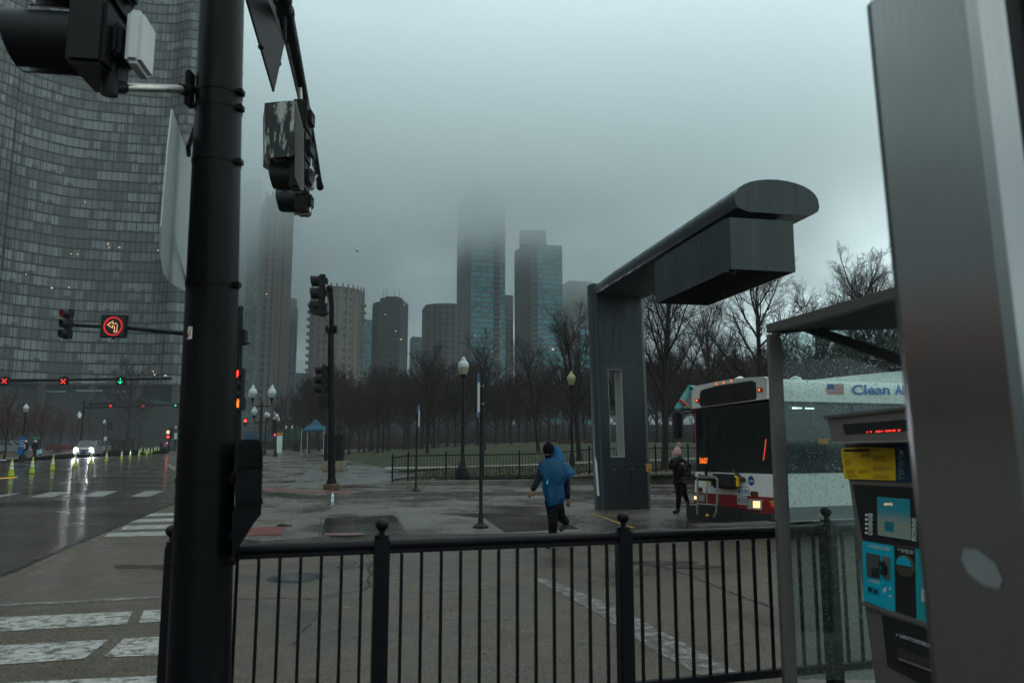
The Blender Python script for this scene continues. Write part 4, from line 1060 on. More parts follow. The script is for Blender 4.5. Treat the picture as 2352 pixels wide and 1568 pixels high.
nzl = N_('ShaderNodeTexNoise'); nzl.inputs['Scale'].default_value = 1.4; nzl.inputs['Detail'].default_value = 5; L_(geo.outputs['Object'], nzl.inputs['Vector'])
drops = mm('MINIMUM', mm('ADD', d1, d2), 1.0)
tr = N_('ShaderNodeBsdfTransparent'); tr.inputs[0].default_value = (.74, .83, .81, 1)
gl = N_('ShaderNodeBsdfGlossy'); gl.inputs['Roughness'].default_value = .04
rf = N_('ShaderNodeBsdfRefraction'); rf.inputs['IOR'].default_value = 1.33; rf.inputs['Roughness'].default_value = .15
bmp = N_('ShaderNodeBump'); bmp.inputs['Strength'].default_value = 1; bmp.inputs['Distance'].default_value = .006; L_(drops, bmp.inputs['Height']); L_(bmp.outputs[0], rf.inputs['Normal'])
dif = N_('ShaderNodeBsdfDiffuse'); dif.inputs[0].default_value = (.55, .60, .60, 1)
gg2 = N_('ShaderNodeBsdfTranslucent'); gg2.inputs[0].default_value = (.55, .60, .60, 1)
a1 = N_('ShaderNodeAddShader')
mf = N_('ShaderNodeMixShader'); mf.inputs[0].default_value = .5; L_(dif.outputs[0], mf.inputs[1]); L_(gg2.outputs[0], mf.inputs[2])
m1 = N_('ShaderNodeMixShader'); fres = N_('ShaderNodeFresnel'); fres.inputs[0].default_value = 1.4; L_(mm('MULTIPLY', fres.outputs[0], .8), m1.inputs[0]); L_(tr.outputs[0], m1.inputs[1]); L_(gl.outputs[0], m1.inputs[2])
m2 = N_('ShaderNodeMixShader'); L_(mm('MULTIPLY', nzl.outputs[0], .05), m2.inputs[0]); L_(m1.outputs[0], m2.inputs[1]); L_(mf.outputs[0], m2.inputs[2])
md = N_('ShaderNodeMixShader'); md.inputs[0].default_value = .35; L_(rf.outputs[0], md.inputs[1]); L_(mf.outputs[0], md.inputs[2])
m3 = N_('ShaderNodeMixShader'); L_(mm('MULTIPLY', drops, .55), m3.inputs[0]); L_(m2.outputs[0], m3.inputs[1]); L_(md.outputs[0], m3.inputs[2]); L_(m3.outputs[0], outn.inputs[0])
M['rain_glass'] = gm

sh = empty('bus_shelter', tuple(Vector((1.75, 4.9, SWZ)))); tag(sh, 'glass bus shelter with a rain-flecked wall and thin metal frame at the right', 'bus shelter')
M['frame'] = mat('shelter_aluminium', (.11, .105, .098), .42, .6, var=.15, scale=3, rvar=.08)
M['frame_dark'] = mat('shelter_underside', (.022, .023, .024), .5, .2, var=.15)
pt = at_d(1775, 768, 4.9); pbm = at_d(1812, 1568, 4.9); dl = (pbm - pt) / (pbm.z - pt.z); pf = pt + dl * (SWZ - pt.z)
mb = MB(); a = pf; b2 = pt
mb.add([a + Vector((x, y, 0)) for x, y in ((-.033, -.03), (.033, -.03), (.033, .03), (-.033, .03))] + [b2 + Vector((x, y, 0)) for x, y in ((-.033, -.03), (.033, -.03), (.033, .03), (-.033, .03))],
       [(0, 1, 2, 3), (4, 5, 6, 7), (0, 1, 5, 4), (1, 2, 6, 5), (2, 3, 7, 6), (3, 0, 4, 7)])
mb.box(((a + b2) / 2 + Vector((.043, 0, 0))), (.014, .03, (b2 - a).length * .98), 0, 0, Matrix.Rotation(math.atan2(dl.x, 1), 3, 'Y'))
mb.build('post', M['frame'], sh)
TL = at_d(1786, 768, 4.92); TR = at_d(2150, 715, 5.0); BLp = at_d(1822, 1560, 4.92); BRp = at_d(2220, 1560, 5.0)
mb = MB(); mb.prism([TL, TR, BRp, BLp], (0, .01, 0)); mb.build('glass_wall', gm, sh)
e0 = at_d(1760, 745, 4.75); e1 = at_d(2075, 653, 3.5)
dz = Vector((0, 0, .055)); rr_ = (e1 - e0)
mb = MB()
e2 = e1 + rr_ * .6
mb.add([e0, e2, e2 - dz, e0 - dz, e0 + Vector((.05, .03, 0)), e2 + Vector((.05, .03, 0)), e2 + Vector((.05, .03, 0)) - dz, e0 + Vector((.05, .03, 0)) - dz], [(0, 1, 2, 3), (4, 5, 6, 7), (0, 1, 5, 4), (1, 2, 6, 5), (2, 3, 7, 6), (3, 0, 4, 7)])
mb.build('roof_edge', M['frame'], sh)
mb = MB(); r0 = e0 + Vector((.052, .03, -.01)); r1 = e2 + Vector((.052, .03, -.01)); r2 = r1 + Vector((2.2, .6, .12)); r3 = r0 + Vector((2.2, .6, .12))
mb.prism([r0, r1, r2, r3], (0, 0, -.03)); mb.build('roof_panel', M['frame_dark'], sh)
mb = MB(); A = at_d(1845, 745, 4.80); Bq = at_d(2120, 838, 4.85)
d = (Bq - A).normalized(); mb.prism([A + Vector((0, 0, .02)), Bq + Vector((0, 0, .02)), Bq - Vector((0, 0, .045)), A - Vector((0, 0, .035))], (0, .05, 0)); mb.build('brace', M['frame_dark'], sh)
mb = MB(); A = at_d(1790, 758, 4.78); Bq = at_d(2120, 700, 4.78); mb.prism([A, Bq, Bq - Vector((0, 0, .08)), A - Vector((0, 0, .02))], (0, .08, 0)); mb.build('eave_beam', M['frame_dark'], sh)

# ------------------------------------------------------------------ fare machine
M['kiosk'] = mat('brushed_grey_steel', (.20, .19, .175), .38, .75, var=.12, scale=3, rvar=.08, stretch=(1, 1, .15), bump=.05, bscale=60)
M['kiosk_teal'] = mat('teal_panel', (.005, .28, .38), .35, var=.08)
KD = 4.3; KL = at_d(1980, 1300, KD); kd = Vector((.385, -.923, 0)); kn = Vector((-.923, -.385, 0))
def K(x, y, off=0.0):
    p = at_plane(x, y, KL + kn * off, kn); return p
ko = empty('fare_machine', (KL.x + .2, KL.y, SWZ)); tag(ko, 'grey steel fare machine with teal panels, yellow notice and red scrolling display', 'fare machine')
def kpanel(name, pts, off, mt, parent=ko, th=.006, mb=None):
    mb = mb or MB(); mb.prism([K(x, y, off) for x, y in pts], kn * th); return mb.build(name, mt, parent)
mb = MB(); mb.prism([K(x, y, 0) for x, y in [(1938, 1014), (2240, 1010), (2290, 1700), (2014, 1590), (1985, 1380), (1970, 1245)]], -kn * .42); 
cab = mb.build('cabinet', M['kiosk'], ko)
# hood that overhangs, with the display window
mb = MB(); mb.prism([K(x, y, .16) for x, y in [(1900, 960), (2220, 925), (2225, 1010), (1912, 1016)]], -kn * .30)
hd = mb.build('hood', M['kiosk'], ko)
kpanel('hood_edge', [(1897, 962), (2220, 925), (2220, 919), (1897, 955)], .165, M['frame'], hd, .02)
kpanel('hood_lip', [(1913, 1017.5), (2225, 1011), (2225, 1008.5), (1913, 1014.5)], .165, mat('polished_lip', (.5, .5, .48), .25, .8), hd, .006)
dw = kpanel('display_window', [(1936, 974), (2150, 958), (2152, 985), (1942, 998)], .1605, M['black_flat'], hd, .003)
mb = MB(); rk = random.Random(4)
for x0, w0 in ((1991, 2), (1999, 3), (2012, 10), (2025, 2), (2033, 2), (2037, 9), (2049, 8), (2063, 5)):
    yb = 993.5 - (x0 - 1991) * .062
    mb.prism([K(x0, yb - 3.2, .166), K(x0 + w0, yb - 3.4, .166), K(x0 + w0, yb, .166), K(x0, yb + .2, .166)], kn * .002)
mb.build('scrolling_text', M['led_x'], dw)
# dark poster and the taped yellow notice
ps = kpanel('poster', [(1942, 1022), (2200, 1014), (2210, 1112), (1950, 1102)], .003, mat('dark_blue_poster', (.008, .03, .06), .35, var=.2))
mb = MB()
for i, y in enumerate(range(1032, 1098, 5)):
    x0 = 2063 + (i % 3); mb.prism([K(x0, y, .0115), K(x0 + (12 if i % 4 else 6), y - .2, .0115), K(x0 + (12 if i % 4 else 6), y + 1, .0115), K(x0, y + 1.2, .0115)], kn * .001)
for x0, y0, x1, y1 in ((2068, 1034, 2074, 1044),): mb.prism([K(x0, y0, .0115), K(x1, y0, .0115), K(x1, y1, .0115), K(x0, y1, .0115)], kn * .001)
mb.build('poster_print', mat('grey_print', (.30, .36, .38), .5), ps)
ntc = kpanel('notice', [(1934, 1028), (1990, 1026), (2055, 1029), (2057, 1060), (2058, 1103), (1998, 1101), (1940, 1099), (1937, 1070), (1933, 1045)], .012, mat('yellow_notice', (.62, .38, .01), .45, var=.10, scale=14), th=.003)
mb = MB(); mbk = MB()
mb.prism([K(x, y, .0155) for x, y in [(1938, 1031), (1998, 1030.5), (1998, 1036.5), (1938, 1037)]], kn * .001)
def kt(txt, x, y, w_, h_, mt=mb, off=.0155, bold=0.0, x2=None, y2=None):
    # text box: lower left pixel (x,y), lower right (x+w_, y+slope)
    a = K(x, y, off); b_ = K(x2 if x2 is not None else x + w_, y2 if y2 is not None else y, off); c_ = K(x, y - h_, off)
    text(mt, txt, a, (b_ - a), (0, 0, 1), width=(b_ - a).length, height=(c_ - a).length, bold=bold)
kt('Tap & go', 2001, 1035.5, 17, 4, bold=.03)
for i in range(3): kt('Fares', 1938, 1043 + i * 3.2, 9, 1.8, bold=.03); [mb.prism([K(xx, 1041 + i * 3.2, .0155), K(xx + 5, 1041 + i * 3.2, .0155), K(xx + 5, 1042.8 + i * 3.2, .0155), K(xx, 1042.8 + i * 3.2, .0155)], kn * .0008) for xx in (1979, 1987, 1994)]
rk = random.Random(9)
for (xa, xb, ya, yb, st) in ((1940, 1956, 1054, 1070, 2.3), (2004, 2049, 1046, 1060, 2.0), (2006, 2052, 1070, 1080, 2.2), (1944, 1968, 1078, 1087, 2.2), (1972, 1996, 1079, 1086, 2.2), (1946, 1976, 1091, 1097, 2.0), (2008, 2045, 1091, 1098, 2.2)):
    y = ya
    while y < yb:
        e_ = xb - rk.uniform(0, (xb - xa) * .4); x = xa
        while x < e_:
            l = rk.uniform(1.5, 4); mb.prism([K(x, y, .0155), K(min(e_, x + l), y + .02, .0155), K(min(e_, x + l), y + .75, .0155), K(x, y + .75, .0155)], kn * .0006); x += l + .7
        y += st
mb.build('notice_print', M['black_flat'], ntc)
# screen recess
rec = kpanel('fascia', [(1960, 1112), (2215, 1124), (2232, 1266), (1984, 1242), (1972, 1180)], .004, M['black_flat'])
scr = kpanel('screen', [(2016, 1140), (2090, 1146), (2094, 1240), (2018, 1228)], .012, None or mat('tmp', (.1, .1, .1)))
sm, nt_, p_ = new_mat('ticket_screen'); N_ = nt_.nodes.new; L_ = nt_.links.new
geo_ = N_('ShaderNodeNewGeometry'); sx = N_('ShaderNodeSeparateXYZ'); L_(geo_.outputs['Position'], sx.inputs[0])
nn_ = N_('ShaderNodeTexNoise'); nn_.inputs['Scale'].default_value = 60; L_(geo_.outputs['Position'], nn_.inputs['Vector'])
zc_ = K(2050, 1184, 0).z
ad = N_('ShaderNodeMath'); ad.operation = 'MULTIPLY_ADD'; L_(nn_.outputs[0], ad.inputs[0]); ad.inputs[1].default_value = .10; L_(sx.outputs[2], ad.inputs[2])
rg = N_('ShaderNodeMapRange'); rg.inputs[1].default_value = zc_ + .02; rg.inputs[2].default_value = zc_ + .08; L_(ad.outputs[0], rg.inputs[0])
mxs = N_('ShaderNodeMix'); mxs.data_type = 'RGBA'; mxs.inputs['A'].default_value = (.17, .21, .16, 1); mxs.inputs['B'].default_value = (.0, .16, .22, 1); L_(rg.outputs[0], mxs.inputs['Factor'])
L_(mxs.outputs['Result'], p_.inputs['Emission Color']); p_.inputs['Emission Strength'].default_value = .30; p_.inputs['Base Color'].default_value = (.02, .05, .06, 1); p_.inputs['Roughness'].default_value = .2
scr.data.materials[0] = sm
kpanel('screen_button', [(2032, 1196), (2053, 1199), (2053, 1222), (2032, 1218)], .0185, emat('teal_tile', (.0, .12, .17), .25), scr, .001)
mb = MB(); kt('ventra', 2030, 1160, 20, 6, mb, .019); mb.build('screen_text', M['lit_room'], scr)
mb = MB(); mbt = MB()
for i, ch in enumerate('ABCDE'):
    y = 1178 + i * 10.2; x = 1996
    mb.prism([K(xx, yy, .012) for xx, yy in [(x, y), (x + 7, y + .6), (x + 9, y + 5), (x + 7, y + 9.6), (x, y + 9)]], kn * .003); kt(ch, x + 1.6, y + 7.6, 4, 6, mbt, .0155, .04)
for i, ch in enumerate('FGHIJ'):
    y = 1189 + i * 10.8; x = 2095
    mb.prism([K(xx, yy, .012) for xx, yy in [(x + 2, y), (x + 9.5, y + .8), (x + 9.5, y + 10), (x + 2, y + 9.4), (x, y + 5)]], kn * .003); kt(ch, x + 3.4, y + 8, 4, 6, mbt, .0155, .04)
lbm = mb.build('key_labels', M['sign_white'], ko); mbt.build('key_letters', M['black_flat'], lbm)
mb = MB()
for i in range(5): mb.ball(K(1990.5, 1183 + i * 10.2, .014), .011, 8)
mb.build('keys', M['galv'], ko, True)
# payment module
pm = kpanel('payment_panel', [(1982, 1241), (2055, 1253), (2058, 1405), (1986, 1378), (1983, 1310)], .010, M['kiosk_teal'])
kpanel('tap_panel', [(2055.5, 1253), (2103, 1260), (2107, 1424), (2058.5, 1405.5)], .009, M['black_flat'])
kpanel('bill_panel', [(2103.5, 1260), (2230, 1280), (2232, 1480), (2107.5, 1424.5)], .010, mat('teal_green_panel', (.01, .24, .26), .35))
mb = MB(); kt('PAYMENT CARD', 1999, 1257.5, 46, 8, mb, .0165, .012, 2045, 1265)
kt('AUDIO', 2001, 1336, 20, 8, mb, .0165, .012, 2021, 1341)
for x, y in ((1995, 1251), (1996, 1331)): mb.prism([K(x - 1.5, y, .0165), K(x + 1.5, y, .0165), K(x, y + 4, .0165)], kn * .001)
mb.build('panel_lettering', M['sign_white'], pm)
mb = MB(); kt('TAP BELOW', 2068, 1267, 32, 8.5, mb, .0155, .012, 2098, 1273); mb.prism([K(2062, 1259, .0155), K(2065.5, 1259.5, .0155), K(2063.7, 1264, .0155)], kn * .001)
mb.build('tap_lettering', M['sign_white'], ko)
kpanel('card_reader', [(1990, 1268), (2021, 1274), (2021, 1330), (1992, 1322)], .0165, mat('reader_grey', (.05, .05, .05), .5), pm, .004)
mb = MB()
for r_i in range(4):
    for c_i in range(3):
        x = 2004 + c_i * 5.5 + r_i * -.6; y = 1303 + r_i * 5.4 + c_i * .8; mb.prism([K(x, y, .021), K(x + 3.6, y + .6, .021), K(x + 3.6, y + 4, .021), K(x, y + 3.4, .021)], kn * .003)
mb.build('keypad', M['black_flat'], pm)
kpanel('card_slot', [(2027, 1275), (2044, 1279), (2044, 1331), (2029, 1326)], .0165, mat('slot_grey', (.09, .09, .085), .5), pm, .005)
mb = MB(); mb.prism([K(x, y, .0215) for x, y in [(2024, 1288), (2032, 1288), (2038, 1300), (2038, 1316), (2030, 1320), (2027, 1310), (2031, 1302), (2025, 1298)]], kn * .02); mb.build('slot_guard', M['black_flat'], pm)
mb = MB(); mb.prism([K(x, y, .0165) for x, y in [(1993, 1345), (2018, 1352), (2018, 1366), (1993, 1358)]], kn * .002); mb.build('audio_plate', mat('darker_teal', (.0, .15, .24), .4), pm)
mb = MB(); mb.ball(K(1999, 1352, .019), .012, 8); mb.ball(K(2012, 1357, .019), .009, 8); mb.build('audio_sockets', M['signal_black'], pm, True)
mb = MB(); mb.prism([K(x, y, .0165) for x, y in [(2028, 1352), (2035, 1347), (2036, 1356), (2029, 1362)]], kn * .001); mb.ball(K(2045, 1352, .0165), .007, 8); mb.prism([K(x, y, .0165) for x, y in [(2042, 1366), (2048, 1367), (2048, 1371), (2042, 1370)]], kn * .001); mb.build('card_symbols', M['sign_white'], pm)
mb = MB(); ax3 = Matrix((kd, (0, 0, 1), kn)).transposed(); q = K(2080, 1300, .014)
hR = (K(2080, 1274, .014) - K(2080, 1326, .014)).length / 2
mb.lathe(q, [(hR, 0), (hR, .006), (hR * .88, .01), (hR * .8, .010)], 28, ax=ax3); tp = mb.build('tap_target', mat('target_ring', (.07, .06, .045), .4, .4), ko, True)
mb = MB(); pts_ = [q + kn * .012 + kd * (hR * .78 * math.cos(t)) + Vector((0, 0, hR * .78 * math.sin(t) + .006)) for t in [math.pi * i / 14 for i in range(15)]]; mb.prism(pts_, kn * .002); mb.build('tap_symbol', M['kiosk_teal'], tp)
# receipt slot
rs = kpanel('receipt_recess', [(2027, 1412), (2240, 1482), (2250, 1640), (2040, 1528)], .004, M['black_flat'])
mb = MB(); kt('CARD/TICKET/RECEIPT', 2066, 1462, 70, 8, mb, .0105, .012, 2146, 1490); mb.prism([K(2058, 1455, .0105), K(2062, 1456, .0105), K(2060, 1460, .0105)], kn * .001); mb.build('receipt_lettering', M['sign_white'], rs)
kpanel('slot_glass', [(2062, 1486), (2180, 1528), (2182, 1562), (2065, 1510)], .0105, mat('smoked_flap', (.03, .03, .028), .25), rs, .004)
kpanel('slot_lip', [(2064, 1509), (2180, 1553), (2180, 1557), (2064, 1513)], .016, M['galv'], rs, .004)
kpanel('ledge', [(1984, 1379), (2240, 1462), (2240, 1475), (1986, 1388)], .004, M['kiosk'], th=.02)
kpanel('white_label', [(2117, 1350), (2128, 1354), (2128, 1385), (2117, 1378)], .0165, M['sign_white'], th=.001)

# ------------------------------------------------------------------ big stainless pylon at the right edge
stl, nt_, p_ = new_mat('brushed_stainless'); N_ = nt_.nodes.new; L_ = nt_.links.new
tc_ = N_('ShaderNodeTexCoord'); mpp = N_('ShaderNodeMapping'); mpp.inputs['Scale'].default_value = (1, 1, .02); L_(tc_.outputs['Object'], mpp.inputs[0])
ns = N_('ShaderNodeTexNoise'); ns.inputs['Scale'].default_value = 160; ns.inputs['Detail'].default_value = 3; L_(mpp.outputs[0], ns.inputs['Vector'])
nb2 = N_('ShaderNodeTexNoise'); nb2.inputs['Scale'].default_value = 3.2; nb2.inputs['Detail'].default_value = 4; L_(tc_.outputs['Object'], nb2.inputs['Vector'])
rgh = N_('ShaderNodeMapRange'); rgh.inputs[3].default_value = .13; rgh.inputs[4].default_value = .24; L_(nb2.outputs[0], rgh.inputs[0]); L_(rgh.outputs[0], p_.inputs['Roughness'])
rc = N_('ShaderNodeMapRange'); rc.inputs[3].default_value = .235; rc.inputs[4].default_value = .275; L_(ns.outputs[0], rc.inputs[0])
cmb = N_('ShaderNodeCombineColor'); L_(rc.outputs[0], cmb.inputs[0]); L_(rc.outputs[0], cmb.inputs[1]); L_(rc.outputs[0], cmb.inputs[2]); L_(cmb.outputs[0], p_.inputs['Base Color'])
p_.inputs['Metallic'].default_value = .95
bb_ = N_('ShaderNodeBump'); bb_.inputs['Strength'].default_value = .08; bb_.inputs['Distance'].default_value = .002; L_(ns.outputs[0], bb_.inputs['Height']); L_(bb_.outputs[0], p_.inputs['Normal'])
SPD = 1.42
o = empty('steel_pylon', tuple(Vector((at_d(2200, 1000, SPD).x, SPD, SWZ)))); tag(o, 'large blurred brushed steel pylon filling the right edge of the picture', 'pylon')
Tn = at_d(1990, 22, SPD); Bn = at_d(2140, 1568, SPD); dl = (Bn - Tn) / (Bn.z - Tn.z)
q0 = lambda z: Tn + dl * (z - Tn.z)
# plan: left face runs back towards us, bevel catches the sky, then a dark joint and a second face
c1 = at_d(2168, 22, 1.32); c2 = at_d(2232, 22, 1.16); c3 = at_d(2290, 22, 1.13)
def atz(p, z, k=1.0): return Vector((p.x, p.y, Tn.z)) + dl * (z - Tn.z)
e1_ = at_d(2215, 300, 1.27); 
plan = [Tn, Vector((Tn.x + .0982, SPD - .1744, 0)), Vector((Tn.x + .1614, SPD - .1873, 0)), Vector((Tn.x + .1623, SPD + .0, 0)), Vector((Tn.x + .1623, SPD + .26, 0)), Vector((Tn.x + .15, SPD + .25, 0))]
plan = [plan[0], plan[1], plan[2], Vector((plan[2].x, SPD + .30, 0)), Vector((Tn.x + .162, SPD + .29, 0))][:4]
plan = [plan[0], plan[1], plan[2], Vector((plan[2].x + .04, SPD + .18, 0)), Vector((Tn.x + .115, SPD + .18, 0))]
plan = [Vector((p.x, p.y, 0)) for p in plan]
top_z = lambda p: Tn.z + .01 + (p.x - Tn.x) * .32
mb = MB(); n1 = len(plan)
# bevel the arrises slightly
PL = []
for i, p in enumerate(plan):
    a = plan[i - 1]; b_ = plan[(i + 1) % n1]
    for t in ((.0, .5, 1.0)):
        r_ = .014; p1 = p + (a - p).normalized() * r_; p2 = p + (b_ - p).normalized() * r_
        PL.append((p1 * (1 - t) + p2 * t) * .5 + (p1.lerp(p, .5) * (1 - t) + p2.lerp(p, .5) * t) * .5)
n1 = len(PL)
vs = [atz(p, SWZ, 1.0) for p in PL] + [atz(p, top_z(p), 1.0) for p in PL]
mb.add(vs, [(i, (i + 1) % n1, n1 + (i + 1) % n1, n1 + i) for i in range(n1)] + [tuple(range(n1))[::-1], tuple(range(n1, 2 * n1))])
mb.build('steel_shell', stl, o)
mb = MB(); pa = at_plane(2258, 1300, atz(plan[0], 1.4), (plan[1] - plan[0]).cross(Vector((0, 0, 1))))

mb2 = MB(); j0 = plan[2] + Vector((.002, .012, 0)); j1 = j0 + Vector((.022, -.004, 0)); f3 = [j1 + Vector((0, -.012, 0)), j1 + Vector((.30, -.07, 0)), j1 + Vector((.30, .2, 0)), j1 + Vector((0, .2, 0))]
mb2.prism([atz(q, SWZ) for q in f3], dl * 2.6); mb2.build('second_shell', stl, o)
mb2 = MB(); mb2.prism([atz(q, SWZ) for q in (j0, j1 - Vector((.001, 0, 0)), j1 + Vector((-.001, .1, 0)), j0 + Vector((0, .1, 0)))], dl * 2.55); mb2.build('joint', M['black_flat'], o)
nrm2 = (plan[1] - plan[0]).cross(Vector((0, 0, 1))).normalized()
if nrm2.y > 0: nrm2 = -nrm2
pts_ = [at_plane(x, y, atz(plan[0], 1.5) + nrm2 * .004, nrm2) for x, y in [(2212, 1258), (2245, 1262), (2285, 1290), (2303, 1330), (2295, 1352), (2262, 1345), (2225, 1318), (2208, 1285)]]
mb.sheet(pts_); mb.build('scuff', mat('scuffed_steel', (.17, .18, .175), .6, .1, var=.3, scale=30), o)

# ------------------------------------------------------------------ city bus
bus = empty('city_bus', (4.45, 15.1, 0)); tag(bus, 'white and red city bus, number 4090, with a folded bike rack on its front', 'bus')
FN = Vector((4.88, 13.9, 0)); h_ = Vector((.941, .337, 0)).normalized(); wv = Vector((-.337, .941, 0)).normalized(); BW = 2.5; fn = -h_
def BP(u, z, f=0.0, l=0.0):     # u across from the near corner, z height, f forward of the front, l back along the side
    return FN + wv * u + fn * (f - l) + Vector((0, 0, z))
def bf(x, y, off=0.0): return at_plane(x, y, FN + fn * off, fn)      # photo point on the front plane
def bs(x, y, off=0.0): return at_plane(x, y, FN - wv * off, wv)      # photo point on the near side plane
def fpanel(name, pts, mt, parent, off=0.0, th=.012, mb=None, smooth=False):
    mb = mb or MB(); mb.prism([bf(x, y, off) for x, y in pts], fn * th); return mb.build(name, mt, parent)
z8 = 0.32; LEN = 12.2; RZ = bf(1773, 866).z
bzc = lambda x, y: bf(x, y).z
# body shell with rounded roof: section profile across width, swept along length
secp = [(0, z8), (0, RZ - .30), (.03, RZ - .15), (.10, RZ - .05), (.25, RZ), (BW / 2, RZ + .07), (BW - .25, RZ), (BW - .10, RZ - .05), (BW - .03, RZ - .15), (BW, RZ - .30), (BW, z8)]
mb = MB(); n1 = len(secp)
for l, k, ins in ((.03, 0.0, .0), (.0, 0, .02),):
    pass
vs = [BP(u, z, 0, .0) for u, z in secp] + [BP(u, z, 0, LEN) for u, z in secp]
mb.add(vs, [(i, (i + 1) % n1, n1 + (i + 1) % n1, n1 + i) for i in range(n1)] + [tuple(range(n1, 2 * n1))])
body = mb.build('body', M['bus_white'], bus, True, 25)
# black windscreen surround, glass panes
wtopL = (1602, 941); wtopR = (1772, 921); wbotL = (1602, 1082); wbotR = (1777, 1087)
X = lambda zx: 1506.8 + zx / 3.368
Y = lambda zy: 826.9 + zy / 3.368
sur = MB()
for q_ in ([(312, 385), (322, 384), (324, 742), (400, 742), (404, 812), (420, 812), (522, 812), (545, 812), (592, 812), (862, 816), (896, 776), (912, 872), (318, 858)],
           [(312, 385), (890, 318), (890, 345), (868, 348), (548, 390), (512, 392), (402, 405), (392, 406), (322, 415)], [(512, 392), (548, 390), (548, 812), (520, 812)], [(392, 406), (402, 405), (418, 812), (400, 812)],
           [(868, 348), (890, 318), (916, 872), (893, 770), (885, 380)]):
    sur.prism([bf(X(a_), Y(b_), 0) for a_, b_ in q_], fn * .02)
sur = sur.build('windscreen_surround', M['bus_black'], bus)
# dim cab behind the glass
cabm = mat('cab_interior', (.16, .22, .215), .6, var=.3, scale=2); mb = MB(); mb.box(tuple(BP(BW / 2, .75, 0, 1.6)), (.0, .0, .0)); mb = MB()
mb.prism([BP(.05, .9, 0, 3.4), BP(BW - .05, .9, 0, 3.4), BP(BW - .05, RZ - .2, 0, 3.4), BP(.05, RZ - .2, 0, 3.4)], h_ * .03); mb.build('bulkhead', cabm, bus)
mb = MB(); mb.prism([BP(.1, 1.15, 0, .12), BP(BW - .1, 1.15, 0, .12), BP(BW - .1, 1.22, 0, .55), BP(.1, 1.22, 0, .55)], (0, 0, .06)); mb.build('dashboard', M['bus_black'], bus)
for u_ in (.65, 1.9):
    mb = MB(); mb.bbox(BP(u_, 1.55, 0, 1.5), (.12, .50, .95), .05, math.atan2(h_.y, h_.x)); mb.build('seat', mat('seat_cloth', (.012, .03, .05), .8), bus, True)
mb = MB(); mb.tube([BP(.62 + .24 * math.cos(t), 1.42 + .10 * math.sin(t), 0, .62 + .16 * math.sin(t)) for t in [2 * math.pi * i / 16 for i in range(17)]], .016, 6); mb.tube([BP(.62, 1.42, 0, .62), BP(.62, 1.2, 0, .35)], .025, 6); mb.build('steering_wheel', M['bus_black'], bus, True)
mb = MB(); mb.tube([BP(1.25, 1.1, 0, 1.2), BP(1.25, RZ - .3, 0, 1.25)], .02, 8); mb.tube([BP(2.2, 1.1, 0, .9), BP(2.2, RZ - .3, 0, .9)], .02, 8); mb.build('grab_pole', M['yellow'], bus, True)
mb = MB(); mb.prism([BP(.3, 1.24, 0, .3), BP(.75, 1.24, 0, .3), BP(.75, 1.40, 0, .38), BP(.3, 1.40, 0, .38)], h_ * .02); mb.build('paper', M['sign_white'], bus)
gw, ntg, pg = new_mat('windscreen_glass'); Ng = ntg.nodes.new; Lg = ntg.links.new; tg = Ng('ShaderNodeBsdfTransparent'); tg.inputs[0].default_value = (.50, .66, .63, 1); gg = Ng('ShaderNodeBsdfGlossy'); gg.inputs['Roughness'].default_value = .03; fr_ = Ng('ShaderNodeFresnel'); fr_.inputs[0].default_value = 1.45; ms_ = Ng('ShaderNodeMixShader'); Lg(fr_.outputs[0], ms_.inputs[0]); Lg(tg.outputs[0], ms_.inputs[1]); Lg(gg.outputs[0], ms_.inputs[2]); dd_ = Ng('ShaderNodeBsdfDiffuse'); dd_.inputs[0].default_value = (.030, .045, .043, 1); md_ = Ng('ShaderNodeMixShader'); md_.inputs[0].default_value = .35; Lg(ms_.outputs[0], md_.inputs[1]); Lg(dd_.outputs[0], md_.inputs[2]); Lg(md_.outputs[0], ntg.nodes['Material Output'].inputs[0])
M['windscreen'] = gw
fpanel('windscreen', [(X(402), Y(405)), (X(512), Y(392)), (X(520), Y(800)), (X(512), Y(812)), (X(418), Y(812))], M['windscreen'], bus, .008, .006)
fpanel('windscreen', [(X(548), Y(390)), (X(868), Y(348)), (X(885), Y(380)), (X(893), Y(770)), (X(860), Y(815)), (X(590), Y(812)), (X(548), Y(790))], M['windscreen'], bus, .008, .006)
fpanel('corner_pane', [(X(322), Y(415)), (X(392), Y(406)), (X(400), Y(740)), (X(322), Y(740))], M['bus_glass'], bus, .021, .010)
hdp = fpanel('sign_box', [(X(296), Y(238)), (X(330), Y(200)), (X(480), Y(168)), (X(660), Y(140)), (X(850), Y(128)), (X(886), Y(138)), (X(884), Y(300)), (X(300), Y(376))], M['bus_white'], bus, .0, .07)
ds = fpanel('destination_sign', [(X(342), Y(262)), (X(352), Y(232)), (X(480), Y(196)), (X(740), Y(158)), (X(772), Y(172)), (X(778), Y(285)), (X(768), Y(304)), (X(355), Y(360)), (X(342), Y(345))], M['bus_black'], bus, .072, .012)
for zx, zy in ((477, 187), (533, 176), (591, 163)):
    mb = MB(); c = bf(X(zx), Y(zy) - .5, .05); mb.bbox(c, (.06, .14, .05), .02, math.atan2(wv.y, wv.x) - math.pi / 2); mk = mb.build('marker_lamp', M['redpost'], bus, True)
    mb = MB(); mb.ball(c + fn * .03, .022, 8); mb.build('glow', M['led_amber'], mk)
for zx, zy in ((320, 312), (803, 230)):
    mb = MB(); c = bf(X(zx), Y(zy), .085); mb.bbox(c, (.03, .14, .085), .012, math.atan2(wv.y, wv.x) - math.pi / 2); mk = mb.build('marker_lamp', M['redpost'], bus, True)
    mb = MB(); mb.ball(c + fn * .012, .026, 8); mb.build('glow', M['led_amber'], mk)
